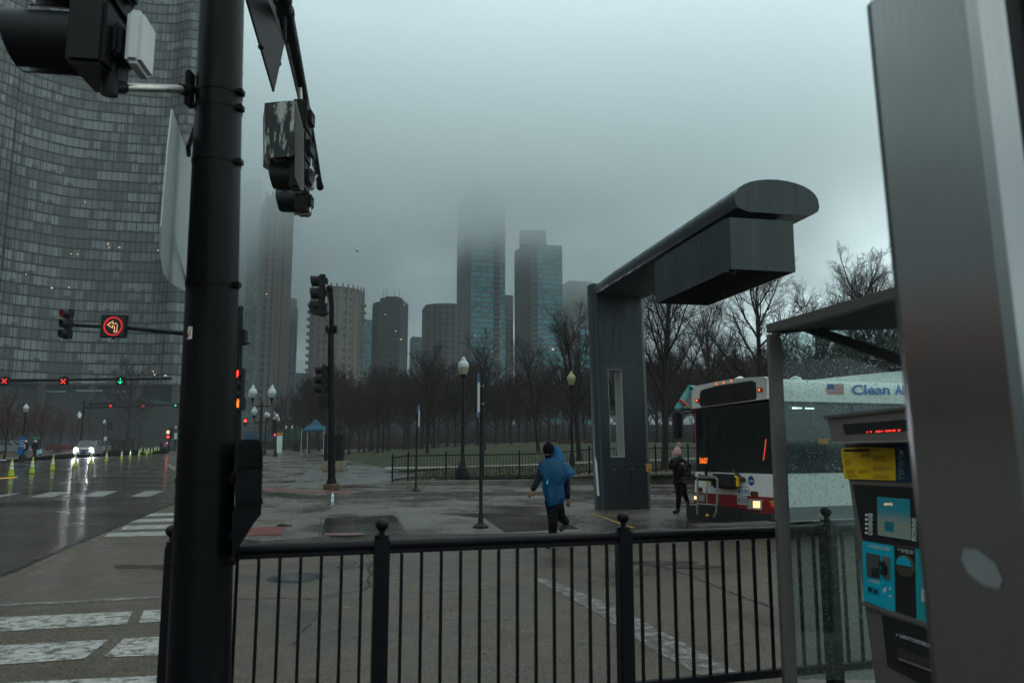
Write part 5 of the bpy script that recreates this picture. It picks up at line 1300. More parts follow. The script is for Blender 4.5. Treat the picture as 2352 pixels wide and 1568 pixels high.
# lower panels
low = fpanel('white_panel', [(X(315), Y(862)), (X(925), Y(880)), (X(933), Y(1062)), (X(700), Y(1045)), (X(310), Y(1020))], M['bus_white'], bus, .0, .035)
redp = fpanel('red_panel', [(X(310), Y(1020.5)), (X(700), Y(1045.5)), (X(933), Y(1062.5)), (X(937), Y(1188)), (X(830), Y(1184)), (X(640), Y(1140)), (X(470), Y(1120)), (X(306), Y(1110))], M['bus_red'], bus, .0, .035)
fpanel('bumper', [(X(290), Y(1120)), (X(470), Y(1124)), (X(640), Y(1146)), (X(830), Y(1188)), (X(940), Y(1190)), (X(942), Y(1235)), (X(560), Y(1255)), (X(290), Y(1215))], M['rubber'], bus, .0, .14)
st = MB(); st.prism([bf(x, y, .16) for x, y in [(X(232), Y(1135)), (X(640), Y(1150)), (X(650), Y(1235)), (X(520), Y(1258)), (X(380), Y(1250)), (X(236), Y(1222))]], -fn * .12); st.build('front_step', M['rubber'], bus)
fpanel('panel_line', [(X(402), Y(872)), (X(660), Y(882)), (X(660), Y(885)), (X(402), Y(875))], M['crack'], bus, .036, .002)
fpanel('panel_line', [(X(410), Y(966)), (X(708), Y(980)), (X(708), Y(983)), (X(410), Y(969))], M['crack'], bus, .036, .002)
# lettering
mb = MB(); a = bf(X(630), Y(1036), .036); b2 = bf(X(726), Y(1043), .036); c = bf(X(630), Y(992), .036)
text(mb, '4090', a, b2 - a, (0, 0, 1), width=(b2 - a).length, height=(c - a).length, bold=.015); mb.build('fleet_number', M['blue_deep'], bus)
mb = MB(); q = bf(X(736), Y(931), .036); ry = (bf(X(736), Y(893), .036) - q).length; pts_ = [q + wv * (ry * math.cos(t)) + Vector((0, 0, ry * math.sin(t))) for t in [2 * math.pi * i / 28 for i in range(28)]]
mb.prism(pts_, fn * .003); rd = mb.build('roundel', M['blue_deep'], bus)
mb = MB(); a = bf(X(716), Y(941), .040); b2 = bf(X(756), Y(943), .040); text(mb, 'cta', a, b2 - a, (0, 0, 1), width=(b2 - a).length * .95, height=ry * .52, bold=.03); mb.build('roundel_text', M['sign_white'], rd)
pl_ = fpanel('number_plate', [(X(629), Y(1046)), (X(704), Y(1051)), (X(705), Y(1119)), (X(631), Y(1113))], mat('plate_grey', (.33, .36, .34), .4), bus, .036, .006)
mb = MB(); a = bf(X(634), Y(1104), .043); b2 = bf(X(701), Y(1109), .043); text(mb, 'M172509', a, b2 - a, (0, 0, 1), width=(b2 - a).length, height=.10, bold=.01); mb.build('plate_text', mat('plate_ink', (.03, .05, .10), .5), pl_)
mb = MB(); a = bf(X(337), Y(797), .034); b2 = bf(X(403), Y(799), .034); text(mb, '5607', a, b2 - a, (0, 0, 1), width=(b2 - a).length, height=(bf(X(337), Y(754), .034) - a).length, bold=.012); mb.build('run_number', M['led_amber'], bus)
fpanel('blue_square', [(X(326), Y(880)), (X(350), Y(881)), (X(350), Y(903)), (X(326), Y(903))], M['blue_sign'], bus, .036, .003)
fpanel('yellow_label', [(X(878), Y(1084)), (X(926), Y(1087)), (X(926), Y(1099)), (X(878), Y(1096))], mat('gold_label', (.5, .34, .05), .4), bus, .036, .003)
mb = MB(); mb.ball(bf(X(903), Y(1126), .045), (.06, .06, .07), 10); mb.build('round_reflector', M['redpost'], bus, True)
fpanel('orange_label', [(X(908), Y(1012)), (X(932), Y(1014)), (X(932), Y(1065)), (X(908), Y(1062))], mat('orange_reflector', (.45, .09, .015), .4), bus, .036, .004)
# turn lamps and headlamps
for x0, x1, y0, y1 in ((737, 790, 1012, 1052), (330, 360, 980, 1018)):
    fpanel('turn_lamp', [(X(x0 + 5), Y(y0)), (X(x1 - 5), Y(y0 + 3)), (X(x1), Y(y0 + 10)), (X(x1), Y(y1 - 5)), (X(x1 - 5), Y(y1)), (X(x0 + 5), Y(y1 - 3)), (X(x0), Y(y1 - 9)), (X(x0), Y(y0 + 8))], mat('turn_lamp_lens', (.09, .018, .008), .2), bus, .036, .02)
for (x0, x1, y0, y1, lx0, lx1) in ((713, 833, 1072, 1160, 753, 803), (297, 386, 1034, 1094, 297, 325)):
    hl = fpanel('headlamp', [(X(x0), Y(y0)), (X(x1 - 6), Y(y0 + 4)), (X(x1), Y(y0 + 14)), (X(x1), Y(y1 - 8)), (X(x1 - 8), Y(y1)), (X(x0 + 4), Y(y1 - 10))], M['chrome'], bus, .036, .03)
    fpanel('headlamp_lens', [(X(x0 + 8), Y(y0 + 12)), (X(lx0 if lx0 > x0 + 10 else x1 - 14), Y(y0 + 14)), (X(lx0 if lx0 > x0 + 10 else x1 - 14), Y(y1 - 18)), (X(x0 + 10), Y(y1 - 20))], mat('lamp_lens_grey', (.22, .22, .21), .1), hl, .067, .004)
    fpanel('headlamp_bulb', [(X(lx0), Y(y0 + 16)), (X(lx1), Y(y0 + 18)), (X(lx1), Y(y1 - 18)), (X(lx0), Y(y1 - 20))], M['bus_lamp'], hl, .067, .008)
# wipers, mirror, folded stop arm and bike rack
mb = MB(); mb.tube([bf(X(668), Y(920), .10), bf(X(645), Y(900), .10), bf(X(610), Y(862), .09), bf(X(600), Y(850), .08)], .028, 6); mb.ball(bf(X(672), Y(920), .09), .05, 8); mb.build('wiper_arm', M['bus_black'], bus, True)
mb = MB(); mb.tube([bf(X(385), Y(890), .10), bf(X(404), Y(760), .10), bf(X(470), Y(600), .06), bf(X(498), Y(470), .05)], .016, 6); mb.tube([bf(X(388), Y(890), .10), bf(X(385), Y(850), .10)], .03, 6); mb.build('wiper_arm', M['bus_black'], bus, True)
mb = MB(); mb.tube([bf(X(560), Y(560), .04), bf(X(760), Y(580), .05)], .010, 6); mb.tube([bf(X(755), Y(560), .05), bf(X(740), Y(620), .05)], .018, 6); mb.build('wiper_blade', M['bus_black'], bus, True)
mb = MB(); mb.tube([bf(X(300), Y(402), .05), bf(X(230), Y(404), .25), bf(X(178), Y(412), .30), bf(X(165), Y(440), .30)], .022, 8); mb.bbox(bf(X(168), Y(505), .30), (.10, .22, .58), .03, math.atan2(wv.y, wv.x) - math.pi / 2); mr_ = mb.build('mirror', M['bus_black'], bus, True)
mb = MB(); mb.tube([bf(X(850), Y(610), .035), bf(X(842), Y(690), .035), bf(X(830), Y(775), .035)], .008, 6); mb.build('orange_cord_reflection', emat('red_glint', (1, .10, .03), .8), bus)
mb = MB(); mb.bbox(bf(X(530), Y(935), .16), (.22, .72, .28), .05, math.atan2(wv.y, wv.x) - math.pi / 2); mb.bbox(bf(X(455), Y(905), .2), (.10, 1.0, .05), .02, math.atan2(wv.y, wv.x) - math.pi / 2); mb.build('rack_hinge', M['rubber'], bus, True)
mb = MB(); mb.tube([bf(X(600), Y(890), .12), bf(X(640), Y(915), .12), bf(X(600), Y(940), .12)], .035, 6); mb.tube([bf(X(630), Y(920), .12), bf(X(632), Y(975), .12)], .04, 6); mb.build('yellow_bracket', M['yellow'], bus, True)
mb = MB(); rk_o = .42
mb.tube([bf(X(318), Y(1190), rk_o), bf(X(322), Y(1100), rk_o), bf(X(320), Y(915), rk_o), bf(X(330), Y(906), rk_o), bf(X(462), Y(906), rk_o), bf(X(476), Y(925), rk_o), bf(X(472), Y(1100), rk_o), bf(X(465), Y(1180), rk_o), bf(X(446), Y(1212), rk_o)], .022, 8)
mb.tube([bf(X(322), Y(1110), rk_o), bf(X(472), Y(1122), rk_o)], .018, 8); mb.tube([bf(X(392), Y(960), rk_o - .03), bf(X(395), Y(1120), rk_o - .03)], .014, 6)
rk2 = mb.build('bike_rack', M['grey_tube'], bus, True)
mb = MB(); mb.bbox((bf(X(360), Y(918), rk_o - .05)), (.08, .9, .07), .02, math.atan2(wv.y, wv.x) - math.pi / 2); mb.build('rack_bar', M['rubber'], rk2, True)
mb = MB(); mb.tube([bf(X(385), Y(935), rk_o + .03), bf(X(394), Y(968), rk_o + .03), bf(X(402), Y(935), rk_o + .03)], .014, 6); mb.bbox(bf(X(396), Y(1198), .35), (.06, .12, .06), .02); mb.build('yellow_latch', M['yellow'], rk2, True)
# near side
def spanel(name, pts, mt, parent, off=.0, th=.01): mb = MB(); mb.prism([bs(x, y, off) for x, y in pts], -wv * th); return mb.build(name, mt, parent)
zt_, zm_, zb2 = bs(1800, 921).z, bs(1800, 1087).z, bs(1800, 1160).z
def srect(name, l0, l1, za, zb, mt, parent, off=.004, th=.008):
    mb = MB(); mb.prism([BP(-off, za, 0, l0), BP(-off, za, 0, l1), BP(-off, zb, 0, l1), BP(-off, zb, 0, l0)], -wv * th); return mb.build(name, mt, parent)
srect('side_window_band', .12, LEN - .3, zm_, zt_, M['bus_black'], bus)
for i in range(7):
    l0 = .25 + i * 1.65; srect('side_window', l0, l0 + 1.55, zm_ + .07, zt_ - .06, M['bus_glass'], bus, .0125, .004)
srect('side_red_band', .05, LEN - .1, z8 + .02, zb2 - .04, mat('grey_skirt', (.16, .17, .165), .35, var=.1), bus)
mb = MB(); mb.prism([bs(x, y, .014) for x, y in [(X(1052), Y(362)), (X(1128), Y(366)), (X(1128), Y(376)), (X(1052), Y(378))]], -wv * .004); mb.prism([bs(x, y, .014) for x, y in [(X(1152), Y(366)), (X(1222), Y(368)), (X(1222), Y(379)), (X(1152), Y(378))]], -wv * .004); 
mb2 = MB(); mb.v = mb.v; mb.build('ceiling_light', M['tube_light'], bus)
mb = MB(); a = bs(X(1518), Y(268), .010); b2 = bs(X(1812), Y(266), .010); hh_ = (bs(X(1518), Y(190), .010) - a).length
text(mb, 'Clean', a, b2 - a, (0, 0, 1), width=(b2 - a).length, height=hh_, bold=.03)
a2 = bs(X(1852), Y(266), .010); text(mb, 'Air', a2, b2 - a, (0, 0, 1), height=hh_, width=hh_ * 1.75, bold=.03); mb.build('side_lettering', M['blue_text'], bus)
fl_ = spanel('flag', [(X(1326), Y(182)), (X(1450), Y(186)), (X(1455), Y(262)), (X(1330), Y(258))], M['sign_white'], bus, .004, .004)
mb = MB(); f0 = bs(X(1328), Y(260), .009); f1 = bs(X(1453), Y(260), .009); fw = (f1 - f0).length; fh = (bs(X(1328), Y(184), .009) - f0).length; fu = (f1 - f0).normalized()
for i in range(0, 13, 2): 
    zz = fh * i / 13; x_s = 0 if i < 6 else fw * .42; mb.prism([f0 + fu * x_s + Vector((0, 0, zz)), f0 + fu * fw + Vector((0, 0, zz)), f0 + fu * fw + Vector((0, 0, zz + fh / 13)), f0 + fu * x_s + Vector((0, 0, zz + fh / 13))], -wv * .002)
mb.build('flag_stripes', M['redpost'], fl_)
mb = MB(); mb.prism([f0 + Vector((0, 0, fh * 6 / 13)), f0 + fu * fw * .41 + Vector((0, 0, fh * 6 / 13)), f0 + fu * fw * .41 + Vector((0, 0, fh)), f0 + Vector((0, 0, fh))], -wv * .002); mb.build('flag_canton', M['blue_deep'], fl_)
mb = MB(); mb.prism([BP(.35, RZ - .03, 0, 2.4), BP(.35, RZ + .16, 0, 2.55), BP(.35, RZ + .42, 0, 5.2), BP(.35, RZ + .42, 0, 10), BP(.35, RZ - .03, 0, 10.4)], wv * 1.8); mb.build('roof_housing', M['bus_white'], bus)
mb = MB(); c = bf(X(650), Y(138), -.4); mb.lathe((c.x, c.y, RZ + .0), [(.16, 0), (.12, .10), (.04, .14), (0, .15)], 10); c = BP(.5, RZ, 0, 1.0); mb.lathe(tuple(c), [(.14, -.02), (.1, .06), (0, .1)], 10); mb.build('roof_vent', M['bus_white'], bus, True)
for l in (2.6, 8.9):
    for u in (.16, BW - .16):
        ax = Matrix((h_, (0, 0, 1), wv)).transposed(); c = BP(u, .49, 0, l); mb = MB(); mb.lathe(c - wv * .14, [(.28, .0), (.46, .0), (.49, .04), (.49, .24), (.46, .28), (.28, .28)], 28, ax=ax); wh = mb.build('wheel', M['rubber'], bus, True)
        mb = MB(); mb.lathe(c - wv * .13, [(.28, 0), (.24, .03), (.10, .05), (.08, .0), (0, 0)], 20, ax=ax); mb.build('rim', M['galv'], wh, True)
srect('orange_side_label', 1.0, 1.25, zt_ - 1.0 + .2, zt_ - .9 + .2, mat('amber_plate', (.35, .16, .02), .4), bus, .0185)

# little teal-roofed kiosk behind the bus
kx = at_d(1600, 895, 24); o = empty('park_kiosk', (kx.x, kx.y, .3)); tag(o, 'small kiosk with a teal gabled roof and red posts behind the bus', 'kiosk')
ridge = at_d(1582, 884, 23.5); el = at_d(1549, 935, 22.5); er = at_d(1640, 930, 22.5)
mb = MB(); bx_ = Vector((2.6, 2.2, 0))
for lo in (el, er + Vector((.5, 0, -.1))):
    mb.prism([ridge, lo, lo + bx_, ridge + bx_], (0, 0, -.07))
mb.build('roof', M['teal'], o)
mb = MB(); mb.prism([ridge + Vector((.1, .1, -.12)), el + Vector((.25, .12, -.02)), er + Vector((.2, .1, -.12))], (.0, .12, 0)); mb.build('gable', mat('dark_gable', (.02, .02, .02), .7), o)
mb = MB()
for x_, y_ in ((1597, 940), (1603, 960)): pass
p = at_d(1600, 940, 22.8); mb.tube([(p.x, p.y, .2), (p.x, p.y, el.z + .1)], .07, 8); mb.build('post', M['redpost'], o, True); mb = MB(); p2 = p + bx_; mb.tube([(p2.x, p2.y, .2), (p2.x, p2.y, el.z + .1)], .07, 8); mb.build('post', M['redpost'], o, True); mb = MB(); mb.tube([p + Vector((-.5, 0, .3)), (p.x, p.y, p.z - .1)], .04, 6); mb.build('brace', M['redpost'], o, True)
# ------------------------------------------------------------------ towers
def glass_mat(name, dark, blind, mull, frac=.35, rough=.12, mw=.10, lit=.0, metal=0.0, run=.30, vfrac=1.0):
    """ribbon glazing: one cell per pane (UV x = pane, UV y = storey), blinds differ from pane to pane"""
    m, nt, p = new_mat(name); N = nt.nodes.new; L = nt.links.new
    uv = N('ShaderNodeUVMap'); sp = N('ShaderNodeSeparateXYZ'); L(uv.outputs[0], sp.inputs[0])
    def mt(op, a, b=0.0):
        n = N('ShaderNodeMath'); n.operation = op
        for i, v in enumerate((a, b)):
            if isinstance(v, (int, float)): n.inputs[i].default_value = v
            else: L(v, n.inputs[i])
        return n.outputs[0]
    fx, fy = mt('FLOOR', sp.outputs[0]), mt('FLOOR', sp.outputs[1])
    cx = N('ShaderNodeCombineXYZ'); L(fx, cx.inputs[0]); L(fy, cx.inputs[1])
    wn = N('ShaderNodeTexWhiteNoise'); wn.noise_dimensions = '2D'; L(cx.outputs[0], wn.inputs['Vector'])
    c2 = N('ShaderNodeCombineXYZ'); L(mt('FLOOR', mt('MULTIPLY', sp.outputs[0], run)), c2.inputs[0]); L(fy, c2.inputs[1])
    w2 = N('ShaderNodeTexWhiteNoise'); w2.noise_dimensions = '2D'; L(c2.outputs[0], w2.inputs['Vector'])
    v = mt('ADD', mt('MULTIPLY', wn.outputs[0], .5), mt('MULTIPLY', w2.outputs[0], .5))
    sc_ = N('ShaderNodeSeparateColor'); L(wn.outputs[1], sc_.inputs[0])
    fr = N('ShaderNodeMapRange'); fr.inputs[1].default_value = 1 - frac - .22; fr.inputs[2].default_value = 1 - frac + .26; L(v, fr.inputs[0])
    # some blinds only half way down
    half = mt('GREATER_THAN', mt('FRACT', sp.outputs[1]), mt('SUBTRACT', mt('MULTIPLY', sc_.outputs[1], 1.2), .8))
    bl = mt('MULTIPLY', fr.outputs[0], half)
    mx = N('ShaderNodeMix'); mx.data_type = 'RGBA'; mx.inputs['A'].default_value = (*dark, 1); mx.inputs['B'].default_value = (*blind, 1); L(bl, mx.inputs['Factor'])
    fx2 = mt('FRACT', sp.outputs[0]); mk = mt('LESS_THAN', fx2, mw)
    m2 = N('ShaderNodeMix'); m2.data_type = 'RGBA'; L(mk, m2.inputs['Factor']); L(mx.outputs['Result'], m2.inputs['A']); m2.inputs['B'].default_value = (*mull, 1)
    L(m2.outputs['Result'], p.inputs['Base Color']); p.inputs['Roughness'].default_value = rough; p.inputs['Metallic'].default_value = metal; p.inputs['Specular IOR Level'].default_value = .3
    return m
G = {}
G['lpt'] = glass_mat('bronze_glazing', (.040, .043, .042), (.140, .152, .146), (.012, .014, .015), .42, .35, .0, run=.18)
G['blue'] = glass_mat('blue_glazing', (.025, .15, .18), (.06, .28, .32), (.015, .07, .085), .6, .2, .10, run=.2)
G['bluedk'] = glass_mat('slate_glazing', (.03, .07, .085), (.06, .13, .15), (.05, .09, .10), .4, .25, .22, run=.3)
G['beige'] = glass_mat('dark_window_glazing', (.030, .034, .038), (.10, .10, .095), (.11, .096, .08), .3, .4, .45, run=.5)
G['dark'] = glass_mat('night_glazing', (.008, .010, .014), (.022, .024, .028), (.006, .007, .009), .3, .4, .2, run=.4)
G['pale'] = glass_mat('pale_glazing', (.08, .15, .16), (.22, .28, .28), (.10, .14, .14), .4, .2, .2, run=.4)
CW = {'lpt': mat('bronze_spandrel', (.008, .014, .017), .6, 0, var=.1, scale=.2), 'blue': mat('pale_slab_edge', (.095, .09, .075), .6, var=.1, scale=.1), 'beige': mat('beige_precast', (.13, .112, .094), .7, var=.1, scale=.15),
      'dark': mat('dark_precast', (.022, .025, .031), .6, var=.1, scale=.15), 'brown': mat('brown_precast', (.080, .068, .056), .7, var=.1, scale=.1), 'slate': mat('slate_cladding', (.022, .030, .036), .5, var=.1, scale=.1),
      'pale': mat('pale_far_cladding', (.13, .17, .18), .6, var=.1, scale=.1), 'column': mat('lobby_columns', (.05, .046, .042), .6, var=.15, scale=.4)}

def arc(plan):
    s = [0]
    for a, b in zip(plan[:-1], plan[1:]): s.append(s[-1] + (Vector(b) - Vector(a)).length)
    return s
def outward(plan, off):
    """offset an open plan line towards the camera side (right-hand normal of left-to-right order is -Y)"""
    o = []
    for i, p in enumerate(plan):
        d = (Vector(plan[min(i + 1, len(plan) - 1)]) - Vector(plan[max(0, i - 1)])).normalized()
        o.append(Vector(p) + Vector((d.y, -d.x)) * off)
    return o
def tower(name, label, plan, back, height, fh, glass, wall, z0=0.0, pane=1.5, piers=0, win=(.28, .95), base=0.0, cat='building', pier_w=.5, band_out=-.05, pier_out=.25, balcon=None, hz0=0, group=None, slab=True, roof=None, setlast=None):
    """plan: visible outline left to right (x,y); the glazing is one ribbon per storey set in the wall"""
    P = [Vector(p) for p in plan]
    cx = sum(p.x for p in P) / len(P); cy_ = sum(p.y for p in P) / len(P)
    o = tag(empty(name, (cx, cy_, z0)), label, cat, group)
    n = int(height / fh); B = [Vector(b) for b in back]
    loop = P + B
    mb = MB(); mb.prism([(p.x, p.y, z0) for p in outward(P, -.35)] + [(b.x, b.y, z0) for b in B], (0, 0, n * fh + .6)); mb.build('core', wall, o)
    out1 = outward(P, 0.0); s = arc(P); ob = outward(P, band_out)
    mbs = MB()
    for k in range(hz0, n):
        zb, zt = z0 + k * fh + fh * win[0], z0 + k * fh + fh * win[1]
        mb = MB(); mb.uv = []
        for i, p in enumerate(ob):
            for zz, vv in ((zb, .02), (zt, .98)): mb.v.append(Vector((p.x, p.y, zz))); mb.uv.append((s[i] / pane + 100, k + vv))
        for i in range(len(ob) - 1): mb.f.append((2 * i, 2 * i + 2, 2 * i + 3, 2 * i + 1)); mb.mi.append(0)
        mb.build('window_band', glass, o)
        # spandrel strip
        b = len(mbs.v); zs0, zs1 = z0 + (k - 1) * fh + fh * win[1], z0 + k * fh + fh * win[0]
        for p, q in zip(out1, outward(P, -.3)):
            mbs.v += [Vector((q.x, q.y, zs0)), Vector((p.x, p.y, zs0)), Vector((p.x, p.y, zs1)), Vector((q.x, q.y, zs1))]
        for i in range(len(P) - 1):
            for j in range(4): mbs.f.append((b + i * 4 + j, b + i * 4 + (j + 1) % 4, b + (i + 1) * 4 + (j + 1) % 4, b + (i + 1) * 4 + j)); mbs.mi.append(0)
    mbs.build('spandrels', wall, o)
    if piers:
        mb = MB(); tot = s[-1]; m = int(tot / piers)
        for q in range(m + 1):
            t = q * tot / m; i = max(j for j in range(len(s)) if s[j] <= t + 1e-6); i = min(i, len(P) - 2)
            f = (t - s[i]) / (s[i + 1] - s[i]); p = P[i].lerp(P[i + 1], f); d = (P[i + 1] - P[i]).normalized()
            nn = Vector((d.y, -d.x)); c = p + nn * (pier_out / 2 - .1)
            mb.box((c.x, c.y, z0 + n * fh / 2 + hz0 * fh / 2), (pier_w, pier_out + .2, (n - hz0) * fh), math.atan2(d.y, d.x))
        mb.build('piers', wall, o)
    if balcon:
        for (t0, t1) in balcon:
            i = max(j for j in range(len(s)) if s[j] <= t0); i = min(i, len(P) - 2); d = (P[i + 1] - P[i]).normalized(); nn = Vector((d.y, -d.x))
            a = P[i] + d * (t0 - s[i]); b_ = P[i] + d * (t1 - s[i])
            for k in range(max(1, hz0), n):
                mb = MB(); zz = z0 + k * fh; c = (a + b_) / 2 + nn * .8
                mb.box((c.x, c.y, zz + .1), ((b_ - a).length, 1.6, .2), math.atan2(d.y, d.x)); c2 = (a + b_) / 2 + nn * 1.55; mb.box((c2.x, c2.y, zz + .65), ((b_ - a).length, .08, .9), math.atan2(d.y, d.x)); mb.build('balcony', wall, o)
            mb = MB(); c = (a + b_) / 2 + nn * .03; mb.box((c.x, c.y, z0 + n * fh / 2), ((b_ - a).length, .1, n * fh), math.atan2(d.y, d.x)); mb.build('balcony_recess', G['dark'] if False else CW['slate'], o)
    if roof:
        for (bx0, bx1, by0, by1, rh) in roof:
            mb = MB(); mb.box(((bx0 + bx1) / 2, (by0 + by1) / 2, z0 + n * fh + .6 + rh / 2), (bx1 - bx0, by1 - by0, rh)); mb.build('roof_structure', wall, o)
    return o
def pl2(x, D, y=1000): p = at_d(x, y, D); return (p.x, p.y)
def lit_spots(o, pts, D):
    mb = MB()
    for x, y, w_, h_l in pts:
        p = at_d(x, y, D); s_ = D / F; mb.box(p, (w_ * s_, .05, h_l * s_))
    mb.build('lit_window', M['lit_room'], o)

# 1 the big curved tower at left
H1 = at_d(0, 517.6, 185).z
line = [(0, 517.6), (18, 524), (45, 530.5), (78, 536.5), (115, 543.5), (160, 549.6), (221, 554.5), (295, 558.6), (345, 560.7), (375, 560.5), (398, 557)]
LPT = [at_z(x, y, H1) for x, y in line]
LPT = [Vector((p.x, p.y)) for p in LPT]
# continue left, nearer; and right, round the end of the wing
d0 = (LPT[0] - LPT[2]).normalized()
left = [LPT[0] + Vector((-5.5, -11)), LPT[0] + Vector((-8, -26)), LPT[0] + Vector((-8, -48))]
end = LPT[-1]; rr0 = 3.4
dirn = (LPT[-1] - LPT[-3]).normalized(); nrm_ = Vector((-dirn.y, dirn.x))   # away from camera
cen = end + nrm_ * rr0; turn = []
for i in range(1, 10):
    t = i * R(17); turn.append(cen + (-nrm_ * math.cos(t) + dirn * math.sin(t)) * rr0)
plan = left[::-1] + LPT + turn
# resample the plan finely and smoothly
def resample(P, step):
    s = arc(P); tot = s[-1]; n = int(tot / step); out = []
    for q in range(n + 1):
        t = q * tot / n; i = min(max(j for j in range(len(s)) if s[j] <= t + 1e-6), len(P) - 2)
        p0, p1, p2, p3 = P[max(0, i - 1)], P[i], P[i + 1], P[min(len(P) - 1, i + 2)]; f = (t - s[i]) / (s[i + 1] - s[i])
        out.append(.5 * ((2 * p1) + (p2 - p0) * f + (2 * p0 - 5 * p1 + 4 * p2 - p3) * f * f + (3 * p1 - p0 - 3 * p2 + p3) * f ** 3))
    return out
PLN = resample([Vector(p) for p in plan], 1.9)
Z0L = at_d(300, 882, 200).z
bk = [(PLN[-1].x - 4, PLN[-1].y + 30), (PLN[0].x - 30, PLN[0].y + 60), (PLN[0].x - 30, PLN[0].y)]
lpt = tower('curved_tower', 'huge curved bronze glass apartment tower filling the left of the sky', PLN, bk, 186, 2.88, G['lpt'], CW['lpt'], Z0L, 1.45, 0, win=(.06, .89), band_out=-.06)
mb = MB(); s = arc(PLN); ob = outward(PLN, -.03); tot = s[-1]; m_ = int(tot / 1.45)
for q in range(m_ + 1):
    t = q * tot / m_; i = min(max(j for j in range(len(s)) if s[j] <= t + 1e-6), len(PLN) - 2); f = (t - s[i]) / (s[i + 1] - s[i]); p = ob[i].lerp(ob[i + 1], f); d = (PLN[i + 1] - PLN[i]).normalized()
    mb.box((p.x, p.y, Z0L + 92), (.11, .16, 184), math.atan2(d.y, d.x))
mb.build('mullion_grid', CW['lpt'], lpt)
lit_spots(lpt, [(119, 661, 5, 2.5), (158, 660, 3, 2.5), (248, 560, 2, 5), (251, 568, 3, 2), (274, 568, 5, 2), (163, 583, 3, 2), (178, 584, 3, 2), (196, 464, 2, 3), (363, 575, 2, 3), (355, 860, 3, 3), (380, 862, 6, 2), (352, 853, 2, 3), (60, 630, 3, 1.5), (5, 497, 3, 2)], 186)
# lobby level: columns, soffit, pale panels painted in for its lights
mb = MB(); lob = outward(PLN, -3.0); mb.prism([(p.x, p.y, 0) for p in lob] + [(b[0], b[1], 0) for b in bk], (0, 0, Z0L + .1)); mb.build('lobby_wall', CW['slate'], lpt)
for i in range(3, len(PLN), 6):
    mb = MB(); p = outward(PLN, -.6)[i]; mb.box((p.x, p.y, Z0L / 2), (1.5, 1.2, Z0L - .02), 0); mb.build('column', CW['column'], lpt)
for x, y, w_, h_ in ((128, 899, 46, 4), (205, 897, 60, 4), (60, 898, 40, 4), (275, 899, 26, 4)): mb = MB(); mb.box(at_d(x, y, 199), (w_ * .117, .3, h_ * .117)); mb.build('painted_soffit_light', CW['pale'], lpt)
lpt.data if False else None
# podium in front of it
p0, p1, p2_, p3 = at_d(205, 1000, 150), at_d(327, 1000, 146), at_d(404, 1000, 165), at_d(520, 1000, 200)
zt = at_d(327, 922, 146).z
o = tag(empty('podium', (p1.x, p1.y, 0)), 'low dark windowless podium building under the curved tower', 'building')
mb = MB(); mb.prism([(p0.x, p0.y, 0), (p1.x, p1.y, 0), (p2_.x, p2_.y, 0), (p3.x, p3.y, 0), (p3.x - 10, p3.y + 20, 0), (p0.x - 15, p0.y + 25, 0)], (0, 0, zt))
mb.build('wall', mat('dark_ribbed_concrete', (.026, .027, .026), .7, var=.15, scale=.3, stretch=(1, 1, .1), bump=.2, bscale=2), o)
mb = MB(); mb.prism([(p0.x - .4, p0.y - .4, zt), (p1.x, p1.y - .5, zt), (p2_.x + .4, p2_.y - .4, zt), (p3.x, p3.y, zt), (p3.x - 10, p3.y + 20, zt), (p0.x - 15, p0.y + 25, zt)], (0, 0, .5)); mb.build('parapet', CW['slate'], o)
q0_, q1_ = at_d(240, 1000, 138), at_d(308, 1000, 138); mb = MB()
hg = tag(empty('hedge', (q0_.x, q0_.y, 0)), 'clipped dark hedge at the foot of the podium wall', 'hedge')
rh_ = random.Random(5)
for _ in range(2600):
    x = rh_.uniform(q0_.x, q1_.x); z_ = rh_.uniform(.1, 2.2); y = q0_.y + rh_.uniform(0, .6); a = rh_.uniform(0, 6.28); s_ = .22
    mb.add([(x - s_ * math.cos(a), y, z_), (x, y - s_, z_ + s_ * math.sin(a)), (x + s_ * math.cos(a), y, z_ + s_ * .3)], [(0, 1, 2)])
mb.box(((q0_.x + q1_.x) / 2, q0_.y + .8, 1.05), (q1_.x - q0_.x, .9, 2.0)); mb.build('foliage', mat('hedge_leaves', (.035, .028, .018), .8, var=.5, scale=2), hg)

def box_plan(xl, xn, xr, Dl, Dn, Dr): return [pl2(xl, Dl), pl2(xn, Dn), pl2(xr, Dr)]
def backpts(pl, d=22):
    (xr, yr), (xl, yl) = pl[-1], pl[0]
    return [(min(xr - 1.5, xr * (yr + d) / yr - .5), yr + d), (max(xl + 1.5, xl * (yl + d) / yl + .5), yl + d)]
# 10, 12: two teal glass towers
pA = box_plan(1046, 1079, 1160, 447, 424, 430)
A_ = tower('glass_tower', 'tallest teal glass apartment tower, its top lost in the cloud, left of the twin pair', pA, backpts(pA), 150, 3.03, G['blue'], CW['blue'], 0, 1.25, 0, win=(.22, .97), hz0=4, pier_w=.6, balcon=[(arc([Vector(p) for p in pA])[1] + 13.8, arc([Vector(p) for p in pA])[1] + 17.2)])
pB = box_plan(1182, 1222, 1295, 452, 430, 436)
B_ = tower('glass_tower', 'second teal glass tower with a stepped crown in mist, right of the tallest one', pB, backpts(pB), 120, 3.03, G['blue'], CW['blue'], 0, 1.25, 0, win=(.24, .97), hz0=4, balcon=[(arc([Vector(p) for p in pB])[1] + .4, arc([Vector(p) for p in pB])[1] + 3.8)],
           roof=[(pB[1][0] - 7, pB[1][0] + 9, pB[1][1] + 3, pB[1][1] + 15, 9)])
for T_, P_ in ((A_, pA), (B_, pB)):
    # the left side: darker punched windows over the glass
    pass
